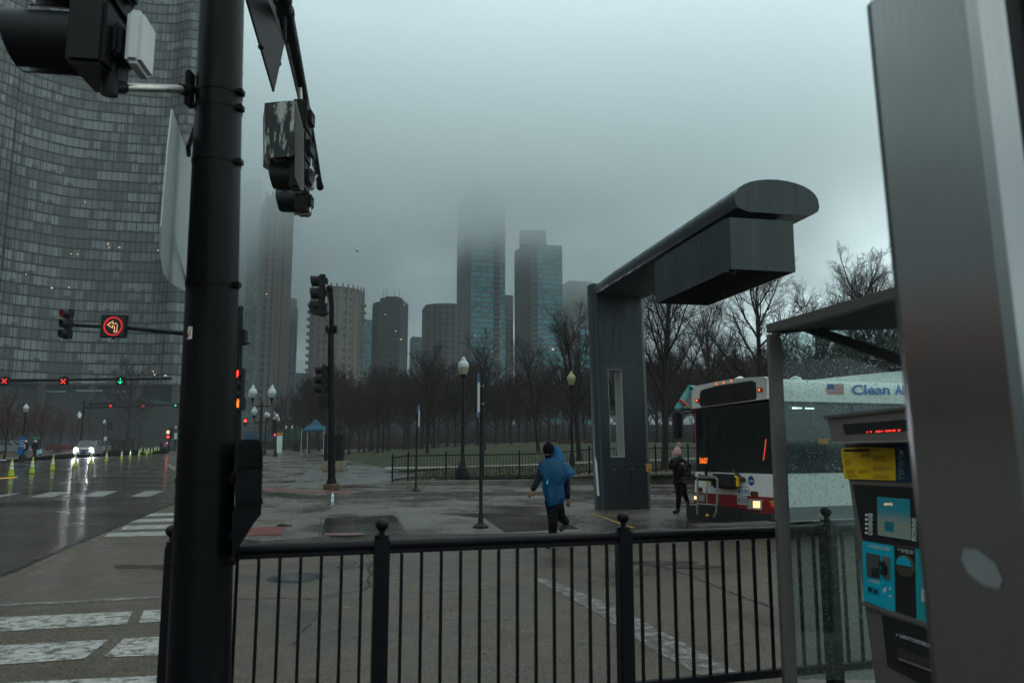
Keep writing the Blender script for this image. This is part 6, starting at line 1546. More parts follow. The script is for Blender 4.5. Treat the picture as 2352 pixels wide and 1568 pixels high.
def side_dark(o, P_, H, off=.12):
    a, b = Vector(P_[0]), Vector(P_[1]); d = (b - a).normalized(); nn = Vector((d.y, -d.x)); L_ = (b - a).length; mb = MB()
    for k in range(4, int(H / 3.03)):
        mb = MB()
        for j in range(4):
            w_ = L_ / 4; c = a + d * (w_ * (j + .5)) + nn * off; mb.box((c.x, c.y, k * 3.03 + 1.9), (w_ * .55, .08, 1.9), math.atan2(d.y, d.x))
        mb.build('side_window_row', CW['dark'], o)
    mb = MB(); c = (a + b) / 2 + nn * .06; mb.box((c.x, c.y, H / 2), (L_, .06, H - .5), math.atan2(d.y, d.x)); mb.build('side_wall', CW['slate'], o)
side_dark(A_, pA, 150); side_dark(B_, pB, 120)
mb = MB(); c = at_d(1128, 434, 440); 
mb.box((c.x - 1, c.y, 151 + 3), (13, 12, 5)); mb.build('crown', CW['slate'], A_)
lit_spots(A_, [(1099, 708, 2, 2), (1090, 770, 2, 2), (1160, 862, 2, 2)], 423); lit_spots(B_, [(1366, 731, 1, 1), (1299, 735, 1, 1), (1270, 802, 5, 3)], 429)
# 5 beige rounded tower
cxy = Vector(pl2(768, 305)); rx_ = 10.6
pl_5 = []
for i in range(15):
    t = R(188) + R(164) * i / 14; pl_5.append((cxy.x + rx_ * 1.03 * math.cos(t), cxy.y + 13 * math.sin(t)))
T5 = tower('beige_tower', 'rounded beige apartment tower with a spiky roofline behind the corner signal pole', pl_5, [(cxy.x + 7, cxy.y + 14), (cxy.x - 10, cxy.y + 14)], 63, 3.0, G['beige'], CW['beige'], 0, 2.6, 3.1, win=(.30, .86), hz0=2, pier_w=.95, pier_out=.35)
for i in range(15):
    mb = MB(); p = pl_5[i]; mb.box((p[0], p[1], 63.9), (.5, .5, 1.8)); mb.build('roof_spike', CW['beige'], T5)
for k in range(4, 20):
    for i in (0, 1, 13, 14):
        mb = MB(); p = pl_5[i]; mb.box((p[0] + (-.5 if i < 3 else .5), p[1] - .3, k * 3.0 + .45), (1.5, 1.5, .9)); mb.build('balcony', CW['beige'], T5)
# 3 tall beige tower left, lost in cloud
p3 = box_plan(574, 585, 652, 332, 318, 322)
T3 = tower('beige_tower', 'tall slender beige tower with dark window columns fading into cloud beside the thick mast', p3, backpts(p3), 112, 3.05, G['dark'], CW['beige'], 0, 3.1, 0, win=(.12, .90), hz0=2)
a, b = Vector(p3[1]), Vector(p3[2]); d = (b - a).normalized(); nn = Vector((d.y, -d.x)); mb = MB(); L3 = (b - a).length
for t0, w_ in ((.3, .9), (2.95, 1.7), (5.9, 1.5), (6.9, .25), (7.4, .25), (8.0, 1.8), (10.6, 4.2)):
    c = a + d * (t0 + w_ / 2) * (L3 / 14.2) + nn * .2; mb.box((c.x, c.y, 56), (w_ * L3 / 14.2, .5, 112), math.atan2(d.y, d.x))
mb.build('wall_strips', CW['beige'], T3); lit_spots(T3, [(666 - 0, 1, .1, .1), (612, 675, 5, 2), (588, 675, 2, 2), (605, 1020 - 0, .1, .1), (588, 1 + 1005, .1, .1)], 316)
# 2 pale blue tower by the mast
p2 = box_plan(520, 548, 577, 372, 360, 362)
tower('glass_tower', 'pale blue glass tower, only a sliver showing beside the thick mast', p2, backpts(p2), 135, 3.1, G['pale'], CW['pale'], 0, 1.5, 0, win=(.15, .97), hz0=2)
# 4
p4 = box_plan(640, 646, 669, 402, 390, 394)
tower('slate_tower', 'narrow slate tower peeping out behind the tall slender beige one', p4, backpts(p4), 80, 3.1, G['bluedk'], CW['slate'], 0, 1.6, 2.2, win=(.2, .92), hz0=2, pier_w=.4)
# 6
p6 = box_plan(815, 822, 856, 402, 392, 396)
tower('glass_tower', 'low blue glass tower between the rounded beige tower and the dark one', p6, backpts(p6), 68, 3.3, G['blue'], CW['pale'], 0, 1.6, 4.0, win=(.12, .86), hz0=2, pier_w=.35)
# 7 dark octagonal tower
M['sill'] = mat('dim_sills', (.05, .053, .06), .6)
D7 = 335; c7 = Vector(pl2(895, D7 + 9)); h7 = 8.7
p7 = [(c7.x - h7, c7.y + 4), (c7.x - h7, c7.y - 4), (c7.x - 5, c7.y - 8.5), (c7.x + 5, c7.y - 8.5), (c7.x + h7 - .6, c7.y - 4), (c7.x + h7 - 2.2, c7.y + 4)]
T7 = tower('dark_tower', 'dark chamfered apartment tower with a small raised roof box', p7, [(c7.x + 5, c7.y + 9), (c7.x - 5, c7.y + 9)], 66.5, 2.95, G['dark'], CW['dark'], 0, 1.55, 0, win=(.40, .92), hz0=2, roof=[(c7.x - 5, c7.x + 5, c7.y - 5, c7.y + 5, 2.3), (c7.x - 3, c7.x + 3, c7.y - 3, c7.y + 3, 3.4)])
for x_ in (-4, -2.5, 1, 3.5): mb = MB(); mb.tube([(c7.x + x_, c7.y - 2, 68), (c7.x + x_, c7.y - 2, 72.5)], .08, 5); mb.build('roof_mast', CW['dark'], T7)
mb = MB()
for k in range(3, 22):
    mb = MB(); [mb.box((c7.x - 3.6 + j * 1.8, c7.y - 8.75, k * 2.95 + .35), (.75, .5, .5)) for j in range(5)]; mb.build('sill', M['sill'], T7)
rl = random.Random(2); lit_spots(T7, [(873 + (k % 5) * 12 + 0, 700 + 19 * k + 3, 3, 2) for k in (1, 3, 4, 8, 11, 13)] + [(928, 699, 2, 1.5)], D7 - .6)
# 8, 9 and further ones
p8 = box_plan(938, 942, 970, 560, 552, 556)
tower('pale_block', 'small far pale block in the gap right of the dark tower', p8, backpts(p8), 82, 3.3, G['pale'], CW['pale'], 0, 2, 3, hz0=3)
p9 = box_plan(966, 972, 1003, 418, 405, 400); T9 = tower('brown_tower', 'lower brown stepped wing left of the brown tower behind the tallest glass one', p9, backpts(p9), 78, 3.05, G['dark'], CW['brown'], 0, 2.0, 2.4, win=(.25, .88), hz0=3, pier_w=.8)
c9 = Vector(pl2(1026, 392)); pl9 = [(c9.x + 9 * math.cos(R(190) + R(160) * i / 8), c9.y + 8 * math.sin(R(190) + R(160) * i / 8)) for i in range(9)]
tower('brown_tower', 'brown tower with a rounded bay, just left of the tallest glass tower', pl9, [(c9.x + 8, c9.y + 12), (c9.x - 8, c9.y + 12)], 76, 3.05, G['dark'], CW['brown'], 0, 1.9, 3.3, win=(.18, .86), hz0=3, pier_w=1.5, pier_out=.35)
p11 = box_plan(1156, 1158, 1178, 500, 492, 494); tower('brown_tower', 'thin brown tower glimpsed in the slot between the two teal glass towers', p11, backpts(p11), 100, 3.1, G['dark'], CW['brown'], 0, 2, 2.6, hz0=3)
p13 = box_plan(1292, 1312, 1368, 520, 505, 510); tower('pale_tower', 'ghostly pale tower dissolving in mist right of the second teal glass tower', p13, backpts(p13), 112, 3.2, G['pale'], CW['beige'], 0, 2.6, 3.2, win=(.25, .8), hz0=3, pier_w=1.2)
p14 = box_plan(664, 667, 705, 610, 600, 604); tower('pale_block', 'low far block under a puff of steam left of the rounded beige tower', p14, backpts(p14), 58, 3.3, G['bluedk'], CW['slate'], 0, 2, 3, hz0=2)
p15 = box_plan(1330, 1336, 1368, 300, 292, 294); tower('glass_block', 'low blue glass block behind the trees left of the charcoal pylon', p15, backpts(p15), 49, 3.3, G['blue'], CW['slate'], 0, 2, 3, hz0=2)

# ------------------------------------------------------------------ bare trees
def bare_tree(seed, h, kind='round', twig='twig', levels=4, leafy=0, rmin=.0042):
    rr = random.Random(seed); T = MB(); Cn = MB()
    def rv(): return Vector((rr.gauss(0, 1), rr.gauss(0, 1), rr.gauss(0, 1))).normalized()
    tips = []
    def branch(p, d, ln, r, lv):
        n = 5 if lv == 0 else (4 if lv < 3 else 3); pts = [p]; rad = [r]; dd = d.copy()
        for i in range(n):
            up = Vector((0, 0, .10 if lv < 3 else .05))
            dd = (dd + rv() * (.07 if lv == 0 else .16) + up).normalized(); pts.append(pts[-1] + dd * ln / n); rad.append(r * (1 - (i + 1) / n * (.55 if lv == 0 else .70)))
        rad = [max(x, rmin) for x in rad]
        (T if lv <= 1 else Cn).tube(pts, rad, 8 if lv == 0 else (5 if lv == 1 else 3), cap=False)
        if lv >= levels: tips.append(pts[-1]); return
        cnt = {0: rr.randint(13, 16), 1: rr.randint(8, 10), 2: rr.randint(6, 8), 3: rr.randint(5, 6)}[lv]
        for k in range(cnt):
            t = (.26 if lv == 0 else .18) + (1 - (.26 if lv == 0 else .18)) * (k + rr.random() * .8) / cnt
            t = min(t, .99); i = min(int(t * n), n - 1); f = t * n - i; q = pts[i].lerp(pts[i + 1], f); rq = rad[i] * (1 - f) + rad[i + 1] * f
            ax = (pts[i + 1] - pts[i]).normalized(); side_ = ax.cross(rv()).normalized()
            if lv == 0:
                a = k * 2.4 + rr.uniform(-.4, .4); side_ = Vector((math.cos(a), math.sin(a), 0)); ang = R(rr.uniform(38, 62)) * (1.15 - .45 * t); ll = h * rr.uniform(.40, .52) * (1.05 - .55 * t)
                if kind == 'tall': ang *= .72
            else: ang = R(rr.uniform(24, 50)); ll = ln * rr.uniform(.38, .58) * (1.1 - .4 * t)
            nd = (ax * math.cos(ang) + side_ * math.sin(ang)).normalized()
            branch(q, nd, ll, min(rq * .62, r * .5), lv + 1)
    branch(Vector((0, 0, 0)), Vector((rr.uniform(-.04, .04), rr.uniform(-.04, .04), 1)).normalized(), h * .78, h * .0165, 0)
    T.tube([(0, 0, -.15), (0, 0, .15), (0, 0, .5)], [h * .024, h * .020, h * .0162], 8, cap=False)
    o = empty('bare_tree'); T.build('trunk', M['bark'], o, True); cr_ = Cn.build('crown', M[twig], o)
    if leafy:
        Lf = MB()
        for _ in range(leafy):
            q = rr.choice(tips); 
            if q.z > h * .62 and rr.random() < .8: continue
            q = q + rv() * .15; a = rv() * .06; b = rv() * .05; Lf.add([q, q + a, q + a + b, q + b], [(0, 1, 2, 3)])
        Lf.build('leaves', M['leaf_rust'], o)
    return o
def _unused(): pass
TP = [bare_tree(11, 10, 'round'), bare_tree(23, 10, 'tall'), bare_tree(37, 10, 'round'), bare_tree(51, 10, 'tall')]
TPF = [bare_tree(81, 10, 'round', rmin=.013), bare_tree(93, 10, 'tall', rmin=.013), bare_tree(99, 10, 'round', rmin=.013)]
TPR = [bare_tree(64, 8, 'round', 'twig_red', 4, 900), bare_tree(71, 8, 'tall', 'twig_red', 4, 500)]
used = set()
def tree(proto, X_, Y_, z_, h, rz, label, group=None, H0=10.0):
    if id(proto) in used: o = copy_tree(proto)
    else: o = proto; used.add(id(proto))
    for k_ in ('group',):
        if k_ in o: del o[k_]
    tag(o, label, 'tree', group); place(o, (X_, Y_, z_), rz, h / H0); return o
def tree_px(pi, x, ytop, D, label, group=None, rz=None, protos=TP, H0=10.0, zb=None):
    p = at_d(x, 1000, D); zg = (lawn_h(p.x, D) if p.x > lawn_left(D) else .1) if zb is None else zb
    topz = at_d(x, ytop, D).z; return tree(protos[pi], p.x, D, zg - .05, (topz - zg) * 1.0, rz if rz is not None else (x * .37) % 6.28, label, group, H0)
hero = [(0, 982, 792, 62, 'bare tree with a rounded crown left of the white globed lamp'), (1, 1112, 772, 64, 'bare tree between the white globed lamp and the bus stop pole'),
        (2, 1236, 772, 58, 'wide bare tree in front of the second teal glass tower'), (3, 1330, 705, 47, 'bare tree reaching up against the left edge of the charcoal pylon'),
        (1, 1525, 585, 36, 'tall bare tree seen just right of the charcoal pylon, under its arm'), (0, 1748, 585, 38, 'large spreading bare tree behind the front of the bus'),
        (3, 1965, 575, 48, 'bare tree rising above the shelter roof'), (2, 2050, 605, 52, 'bare tree at the right beside the steel pylon, above the shelter'), (2, 1640, 670, 50, 'bare tree filling the gap between the two large ones behind the bus'),
        (1, 868, 845, 72, 'broad bare tree right of the cabinet at the corner'), (0, 1890, 650, 46, 'bare tree behind the shelter roof edge'), (3, 1420, 640, 44, 'bare tree hidden mostly behind the charcoal pylon shaft')]
for pi, x, yt, D, lab in hero: tree_px(pi, x, yt, D, lab)
rt = random.Random(12)
ZN = [(700, 'behind the blue tent'), (762, 'behind the corner signal pole'), (815, 'just right of the cabinet'), (866, 'below the rounded beige tower'), (915, 'below the dark chamfered tower'), (965, 'behind the farther bus stop pole'), (1030, 'left of the white globed lamp'), (1085, 'behind the white globed lamp'), (1150, 'right of the nearer bus stop pole'), (1210, 'below the slot between the teal towers'), (1290, 'above the person in the poncho'), (1360, 'left of the charcoal pylon'), (1440, 'seen through the slot of the charcoal pylon'), (1520, 'right of the charcoal pylon'), (1600, 'above the pink bobble hat'), (1700, 'above the front of the bus'), (1790, 'above the shelter post'), (1900, 'through the glass wall of the shelter'), (2600, 'behind the steel pylon')]
_zc = {}
def zlab(x, D, what):
    z = next(n for lim, n in ZN if x <= lim); row = 'first' if D < 106 else ('second' if D < 140 else 'farthest'); key = (z, row); i = _zc.get(key, 0); _zc[key] = i + 1
    return ('%s, %s row, %s' % (what, row, z)) if i == 0 else ('%s, %s row, %s, %s one' % (what, row, z, ['next', 'third', 'fourth', 'fifth', 'sixth'][min(4, i - 1)]))
k = 0
for x in range(690, 2100, 21):
    D = rt.uniform(78, 100) if k % 2 else rt.uniform(104, 132); xx = x + rt.uniform(-9, 9)
    yt = 860 + rt.uniform(-30, 30) - max(0, (xx - 1250)) * .10
    tree_px(rt.randrange(3), xx, yt, D, zlab(xx, D, 'bare park tree'), 'bare trees in the rows behind the lawn', rt.uniform(0, 6.28), TPF); k += 1
for x, yt, D in ((655, 895, 150), (640, 925, 170), (700, 905, 140), (676, 930, 165)): tree_px(rt.randrange(4), x, yt, D, 'bare brown tree far beyond the plaza, ' + {655: 'just left of the litter bin', 640: 'above the pale info panel', 700: 'directly behind the blue tent', 676: 'above the litter bin'}[x], 'bare trees behind the blue tent', rt.uniform(0, 6.28), zb=0)
# second, farther belt so that the row has depth
for x in range(700, 2080, 40):
    xx = x + rt.uniform(-15, 15); tree_px(rt.randrange(3), xx, 872 + rt.uniform(-10, 14) - max(0, x - 1250) * .07, rt.uniform(145, 170), zlab(xx, 150, 'bare park tree'), 'bare trees in the rows behind the lawn', rt.uniform(0, 6.28), TPF)
RL = ['tallest at the frame edge', 'behind the two walkers', 'outermost at the frame edge', 'behind the red car', 'beside the second lamp', 'nearest the gantry post', 'over the blue banner', 'farther, over the red car', 'behind the pale parked car', 'far one by the gantry post', 'far one behind the walkers', 'far one at the frame edge', 'smallest by the podium']
# left side trees: russet
for i, (x, yt, D) in enumerate([(15, 890, 70), (95, 915, 86), (-40, 905, 64), (140, 935, 104), (175, 950, 112), (210, 960, 120), (60, 930, 96), (120, 955, 122), (30, 945, 112), (165, 968, 132), (90, 960, 128), (5, 935, 104), (225, 985, 128)]):
    tree_px(i % 2, x, yt, D, 'russet verge tree, %s, left of the silver car' % RL[i], 'russet trees on the left verge', rt.uniform(0, 6.28), TPR, 8.0, zb=.1)
tree_px(2, 292, 820, 134, 'dark bare tree standing against the base of the curved tower', zb=.1)
# ochre ornamental grass clumps
for x, y, D, w_, lab in ((1300, 1004, 74, 1.5, 'ochre clump of ornamental grass at the far edge of the lawn'), (1350, 1004, 76, .8, 'smaller ochre grass clump near the left edge of the charcoal pylon')):
    p = at_d(x, y, D); zg = lawn_h(p.x, p.y); o = tag(empty('ornamental_grass', (p.x, p.y, zg)), lab, 'plant'); mb = MB()
    for _ in range(1200):
        a = rt.uniform(-w_ / 2, w_ / 2); b = rt.uniform(-.5, .5); l = rt.uniform(.2, .55); mb.add([(p.x + a - .015, p.y + b, zg), (p.x + a + .015, p.y + b, zg), (p.x + a * 1.15 + rt.uniform(-.15, .15), p.y + b, zg + l)], [(0, 1, 2)])
    mb.build('blades', mat('dry_grass', (.055, .030, .013), .8, var=.4, scale=3), o)

# dark brush closing the view under the far crowns
rw = random.Random(77); mb = MB()
for _ in range(9000):
    y = rw.uniform(150, 182); x = rw.uniform(-62, 125); zb = 1.3 if x > -20 else .1; h_1 = rw.uniform(1.5, 8.5) * (.7 + .3 * mnoise.noise(Vector((x * .08, y * .1, 0)))); l_ = rw.uniform(-.8, .8); w_ = rw.uniform(.02, .06)
    mb.add([(x - w_, y, zb), (x + w_, y, zb), (x + l_, y, zb + h_1)], [(0, 1, 2)])
    for k_ in range(2):
        t = rw.uniform(.3, .9); q = Vector((x + l_ * t, y, zb + h_1 * t)); a = rw.uniform(-1, 1); mb.add([q, q + Vector((.03, 0, .05)), q + Vector((a * 1.2, 0, rw.uniform(.3, 1.3)))], [(0, 1, 2)])
tag(mb.build('far_wood', M['twig']), 'dark tangle of bare brush and saplings closing the view beneath the far trees', 'brush', kind='stuff')
# ------------------------------------------------------------------ overhead lane signals
def lane_sign(p, kind, label, s=.62, glow=None):
    o = tag(empty('lane_signal', tuple(p)), label, 'lane signal'); mb = MB(); mb.bbox(p, (s, .2, s), .03); mb.tube([p + Vector((0, 0, s / 2)), p + Vector((0, 0, s / 2 + .12))], .04, 8); mb.build('case', M['signal_black'], o, True)
    mb = MB(); f = p + Vector((0, -.108, 0)); l = s * .30
    if kind == 'x':
        for sg in (-1, 1): mb.box(f, (l * 2.5, .012, .048), 0, 0, Matrix.Rotation(R(45) * sg, 3, 'Y'))
        mb.build('red_cross', M[glow or 'led_x'], o)
    else:
        mb.box(f + Vector((0, 0, l * .1)), (.05, .012, l * 2.0))
        for sg in (-1, 1): mb.box(f + Vector((sg * l * .42, 0, -l * .55)), (l * 1.25, .012, .05), 0, 0, Matrix.Rotation(R(45) * -sg, 3, 'Y'))
        mb.build('green_arrow', M['led_green'], o)
    return o
D1 = 52
o = tag(empty('gantry', tuple(at_d(200, 870, D1))), 'nearer overhead gantry arm carrying two red crosses and a green arrow', 'gantry')
mb = MB(); mb.tube([at_d(-260, 874, D1), at_d(100, 873, D1), at_d(395, 869, D1 + 2)], [.13, .12, .09], 10); mb.build('arm', M['pole_black'], o, True)
mb = MB(); p = at_d(-260, 874, D1); mb.tube([(p.x, p.y, 0), p + Vector((0, 0, .4))], .18, 10); mb.build('post', M['pole_black'], o, True)
lane_sign(at_d(12, 875, D1 - .25), 'x', 'red cross lane signal at the extreme left of the nearer gantry'); lane_sign(at_d(147, 876, D1 - .25), 'x', 'red cross lane signal in the middle of the nearer gantry'); lane_sign(at_d(278, 875, D1 - .25), 'a', 'green arrow lane signal on the nearer gantry')
D2 = 97
o = tag(empty('gantry', tuple(at_d(192, 1000, D2))), 'farther overhead gantry with its post beside the second left street lamp', 'gantry')
mb = MB(); mb.tube([at_d(192, 936, D2), at_d(300, 933, D2), at_d(420, 929, D2)], [.11, .10, .08], 8); mb.build('arm', M['pole_black'], o, True)
p = at_d(192, 936, D2); mb = MB(); mb.tube([(p.x, p.y, 0), (p.x, p.y, p.z + .9)], [.2, .13], 10); mb.build('post', M['pole_black'], o, True)
lane_sign(at_d(255, 931.5, D2 - .25), 'x', 'bright red cross lane signal at the left of the farther gantry'); lane_sign(at_d(330, 932, D2 - .25), 'x', 'dim red cross lane signal in the middle of the farther gantry', .6, 'led_red_dim'); lane_sign(at_d(404, 930, D2 - .25), 'a', 'small green arrow lane signal beside the thick mast on the farther gantry')

# ------------------------------------------------------------------ traffic cones
cn = empty('traffic_cone'); mb = MB(); mb.lathe((0, 0, .03), [(.15, 0), (.122, .18), (.096, .36)], 20); mb.lathe((0, 0, .03), [(.084, .46), (.072, .54)], 20); mb.lathe((0, 0, .03), [(.058, .66), (.03, .86), (.026, .88), (0, .885)], 20); mb.build('body', M['cone'], cn, True)
mb = MB(); mb.lathe((0, 0, .03), [(.099, .36), (.085, .46)], 20); mb.lathe((0, 0, .03), [(.074, .54), (.060, .66)], 20); mb.build('collar', M['cone_white'], cn, True)
mb = MB(); mb.bbox((0, 0, .018), (.40, .40, .034), .012); mb.build('base', M['rubber'], cn, True)
cones = [(25, 1094, 'nearest lime traffic cone, at the far left edge of the picture'), (73, 1087, 'second lime traffic cone from the left'), (120, 1080, 'third lime traffic cone from the left'), (172, 1072, 'lime traffic cone in front of the left headlight of the silver car'),
         (208.5, 1066, 'lime traffic cone in front of the right headlight of the silver car'), (244, 1060, 'lime traffic cone just left of the orange box'), (279, 1055, 'lime traffic cone right of the orange box'), (299, 1051.5, None), (319, 1048, None), (324, 1040, None), (332, 1041, None), (337, 1045, None), (341, 1042, None), (348, 1042, None), (355, 1037, None), (359, 1036, None), (364, 1036, None)]
for i, (x, y, lab) in enumerate(cones):
    c_ = cn if i == 0 else copy_tree(cn); tag(c_, lab or 'small lime cone in the far cluster before the podium building', 'traffic cone', 'lime traffic cones along the closed lane'); p = at_z(x, y, .005); place(c_, tuple(p), i * .7, 1.0)

# ------------------------------------------------------------------ cars
def car(label, paint, glow=True):
    o = empty('parked_car'); tag(o, label, 'car')
    # x forward, y width, z up
    prof = [(-2.2, .35), (-2.25, .75), (-2.15, 1.05), (-1.9, 1.12), (1.0, 1.08), (1.9, .98), (2.2, .82), (2.28, .60), (2.25, .32)]
    sta = [(-.90, .93, .0), (-.80, 1, .0), (.80, 1, .0), (.90, .93, .0)]
    mb = MB(); n1 = len(prof); vs = [Vector((x * (1 if abs(y) < .85 else .985), y, .3 + (z - .3) * (1 if abs(y) < .85 else .97))) for y in (-.92, -.86, .86, .92) for x, z in prof]
    fs = [tuple(range(n1))[::-1], tuple(range(3 * n1, 4 * n1))] + [(i * n1 + k, i * n1 + (k + 1) % n1, (i + 1) * n1 + (k + 1) % n1, (i + 1) * n1 + k) for i in range(3) for k in range(n1)]
    mb.add(vs, fs); mb.build('body', paint, o, True, 40)
    gp = [(-2.05, 1.10), (-1.75, 1.55), (-.2, 1.62), (.35, 1.56), (1.12, 1.07)]
    mb = MB(); vs = [Vector((x, y * (1 - (z - 1.08) * .32), z)) for y in (-.84, .84) for x, z in gp]; k = len(gp); mb.add(vs, [tuple(range(k))[::-1], tuple(range(k, 2 * k))] + [(i, (i + 1) % k, k + (i + 1) % k, k + i) for i in range(k)]); mb.build('glasshouse', M['car_glass'], o, True, 20)
    mb = MB(); vs = [Vector((x, y, z)) for z, e in ((1.60, 0), (1.66, 0)) for x, y in ((-1.78, -.70), (-.1, -.72), (.32, -.68), (.32, .68), (-.1, .72), (-1.78, .70))]; mb.add(vs, [(0, 1, 2, 3, 4, 5), (6, 7, 8, 9, 10, 11)] + [(i, (i + 1) % 6, 6 + (i + 1) % 6, 6 + i) for i in range(6)]); mb.build('roof', paint, o)
    mb = MB(); mb.tube([(1.12, -.80, 1.09), (.34, -.71, 1.60)], .035, 6); mb.tube([(1.12, .80, 1.09), (.34, .71, 1.60)], .035, 6); mb.build('pillars', paint, o)
    for x in (-1.42, 1.42):
        for y in (-.80, .80):
            mb = MB(); ax = Matrix(((1, 0, 0), (0, 0, 1), (0, 1, 0))); mb.lathe((x, y - .11, .33), [(.2, 0), (.31, 0), (.34, .04), (.34, .19), (.31, .23), (.2, .23)], 20, ax=ax); w_ = mb.build('wheel', M['rubber'], o, True)
            mb = MB(); mb.lathe((x, y - (.118 if y < 0 else -.105), .33), [(.21, 0), (.16, .006), (0, .006)], 14, ax=ax); mb.build('rim', M['galv'], w_, True)
    mb = MB(); mb.box((2.27, 0, .70), (.05, 1.0, .16)); mb.box((2.28, 0, .45), (.04, 1.3, .16)); mb.build('grille', M['bus_black'], o)
    mb = MB(); mb.box((2.31, 0, .56), (.02, .34, .14)); mb.build('number_plate', M['blue_sign'], o)
    for s_ in (-1, 1):
        mb = MB(); mb.bbox((2.18, s_ * .70, .80), (.18, .34, .15), .04); hl = mb.build('headlight', M['chrome'], o, True)
        if glow: mb = MB(); mb.ball((2.285, s_ * .70, .80), (.03, .085, .06), 10); mb.build('headlight_glow', M['headlight'], hl, True)
        mb = MB(); mb.bbox((.95, s_ * .99, 1.12), (.10, .18, .13), .03); mb.build('wing_mirror', paint, o, True)
    return o
cs = car('silver car with dazzling headlights coming up the wet road on the left', M['silver']); cs.name = 'moving_car'
p = at_z(203, 1048.5, .004); place(cs, tuple(p), R(-72), 1.12)
c2 = copy_tree(cs); c2.name = 'moving_car'; tag(c2, 'second car almost hidden behind the silver one, one headlight showing'); p = at_d(233, 1038, 118); place(c2, (p.x, p.y, .004), R(-75), .95)
for m_k in list(kids(c2)):
    pass
cr_ = car('dull red parked car behind the russet trees on the left', M['car_red'], False); p = at_d(148, 1030, 112); place(cr_, (p.x, p.y, .1), R(8), 1.0)
cw = car('pale parked car at the far left behind the russet trees', M['silver'], False); p = at_d(22, 1030, 100); place(cw, (p.x, p.y, .1), R(5), 1.05)
pcs = []
for i, (x, D) in enumerate([(905, 190), (1040, 195), (1120, 195), (1190, 196), (1300, 196), (1465, 190), (1530, 188), (840, 185)]):
    c_ = copy_tree(cw if i % 2 else cr_); tag(c_, 'parked car glimpsed beyond the lawn, ' + ['right of the corner cabinet', 'left of the white globed lamp', 'behind the bus stop pole', 'left of the poncho', 'left of the charcoal pylon', 'in the pylon slot', 'right of the charcoal pylon', 'beside the blue tent'][i], 'car', 'parked cars beyond the lawn')
    p = at_d(x, 1003, D); place(c_, (p.x, p.y, 1.5), R(3 + i * 5), 1.1)
# street and low grey railing behind the trees
g = MB(); g.sheet([(-60, 182, 1.46), (140, 182, 1.46), (170, 260, 1.46), (-60, 260, 1.46)]); struct(g.build('street', M['concrete2']))
o = tag(empty('railing', (0, 175, 1.4)), 'pale grey distant railing running behind the park trees', 'railing'); mb = MB()
for i in range(-50, 120, 1): mb.box((i * 1.0, 174, 2.0), (.05, .05, 1.2))
mb.box((35, 174, 2.6), (170, .06, .08)); mb.build('pickets', CW['brown'], o)
o = tag(empty('low_building', (60, 200, 1.4)), 'long low grey building seen as a dim strip behind the tree trunks', 'building'); mb = MB(); mb.box((50, 275, 4.6), (230, 10, 6.2)); mb.build('wall', CW['dark'], o)
mb = MB()
mb.box((50, 269.9, 4.6), (220, .1, 1.1))
mb.build('window_strip', CW['slate'], o)

# ------------------------------------------------------------------ small things
p = at_d(253, 1044, 95); o = tag(empty('crash_barrel_box', (p.x, p.y, 0)), 'orange plastic barrier box by the kerb right of the silver car', 'barrier'); o.name = 'barrier'
mb = MB(); mb.bbox((p.x, p.y, .42), (.75, .5, .72), .06); mb.bbox((p.x, p.y, .80), (.68, .4, .08), .02); mb.build('body', M['orange'], o, True)
p = at_d(387, 1040, 110); o = tag(empty('signal_post', (p.x, p.y, 0)), 'dark signal post with red light and glowing amber sign left of the thick mast', 'signal'); mb = MB(); mb.tube([(p.x, p.y, 0), (p.x, p.y, 3.6)], .12, 8); mb.bbox((p.x + .2, p.y, 2.9), (.5, .4, 1.5), .05); mb.build('post', M['pole_black'], o, True)
mb = MB(); mb.box(at_d(386, 992, 109.7), (.44, .05, .5)); mb.build('amber_sign', M['lit_room'], o)
mb = MB(); mb.ball(at_d(386, 1003, 109.7), .17, 10); mb.build('red_light', M['led_red'], o, True); mb = MB(); mb.ball(at_d(384, 1017, 109.7), .12, 8); mb.build('red_light', M['led_amber'], o, True)
for x, y, D, w_, h_l, lab in ((242, 1007, 108, .45, .6, 'small white sign on a post right of the silver car'), (403.5, 1001, 112, .42, .9, 'narrow white sign beside the farthest left street lamp')):
    p = at_d(x, y, D); o = tag(empty('road_sign', (p.x, p.y, 0)), lab, 'sign'); mb = MB(); mb.box(p, (w_, .03, h_l)); mb.build('plate', M['sign_white'], o); mb = MB(); mb.tube([(p.x, p.y + .05, 0), (p.x, p.y + .05, p.z + h_l / 2)], .03, 6); mb.build('post', M['pole_black'], o)
p = at_d(46, 1022, 59.6); o = tag(empty('banner_sign', tuple(p)), 'blue sign with white lines strapped to the nearest left street lamp', 'sign'); mb = MB(); mb.prism([p + Vector((-.20, 0, -.75)), p + Vector((.22, 0, -.75)), p + Vector((.32, 0, .55)), p + Vector((.2, 0, .75)), p + Vector((-.1, 0, .7))], (0, .05, 0)); mb.build('plate', M['blue_sign'], o); mb = MB()
for k in range(3): mb.box(p + Vector((.12, -.01, .35 - k * .2)), (.3, .02, .06))
mb.build('lines', M['sign_white'], o)
p = at_d(84, 1005, 76); o = tag(empty('street_sign', tuple(p)), 'green street name sign above the two walkers at the left', 'sign'); mb = MB(); mb.box(p, (.75, .03, .14)); mb.build('plate', M['green_sign'], o); mb = MB(); mb.tube([(p.x, p.y + .04, .1), (p.x, p.y + .04, p.z + .1)], .03, 6); mb.build('post', M['pole_black'], o)
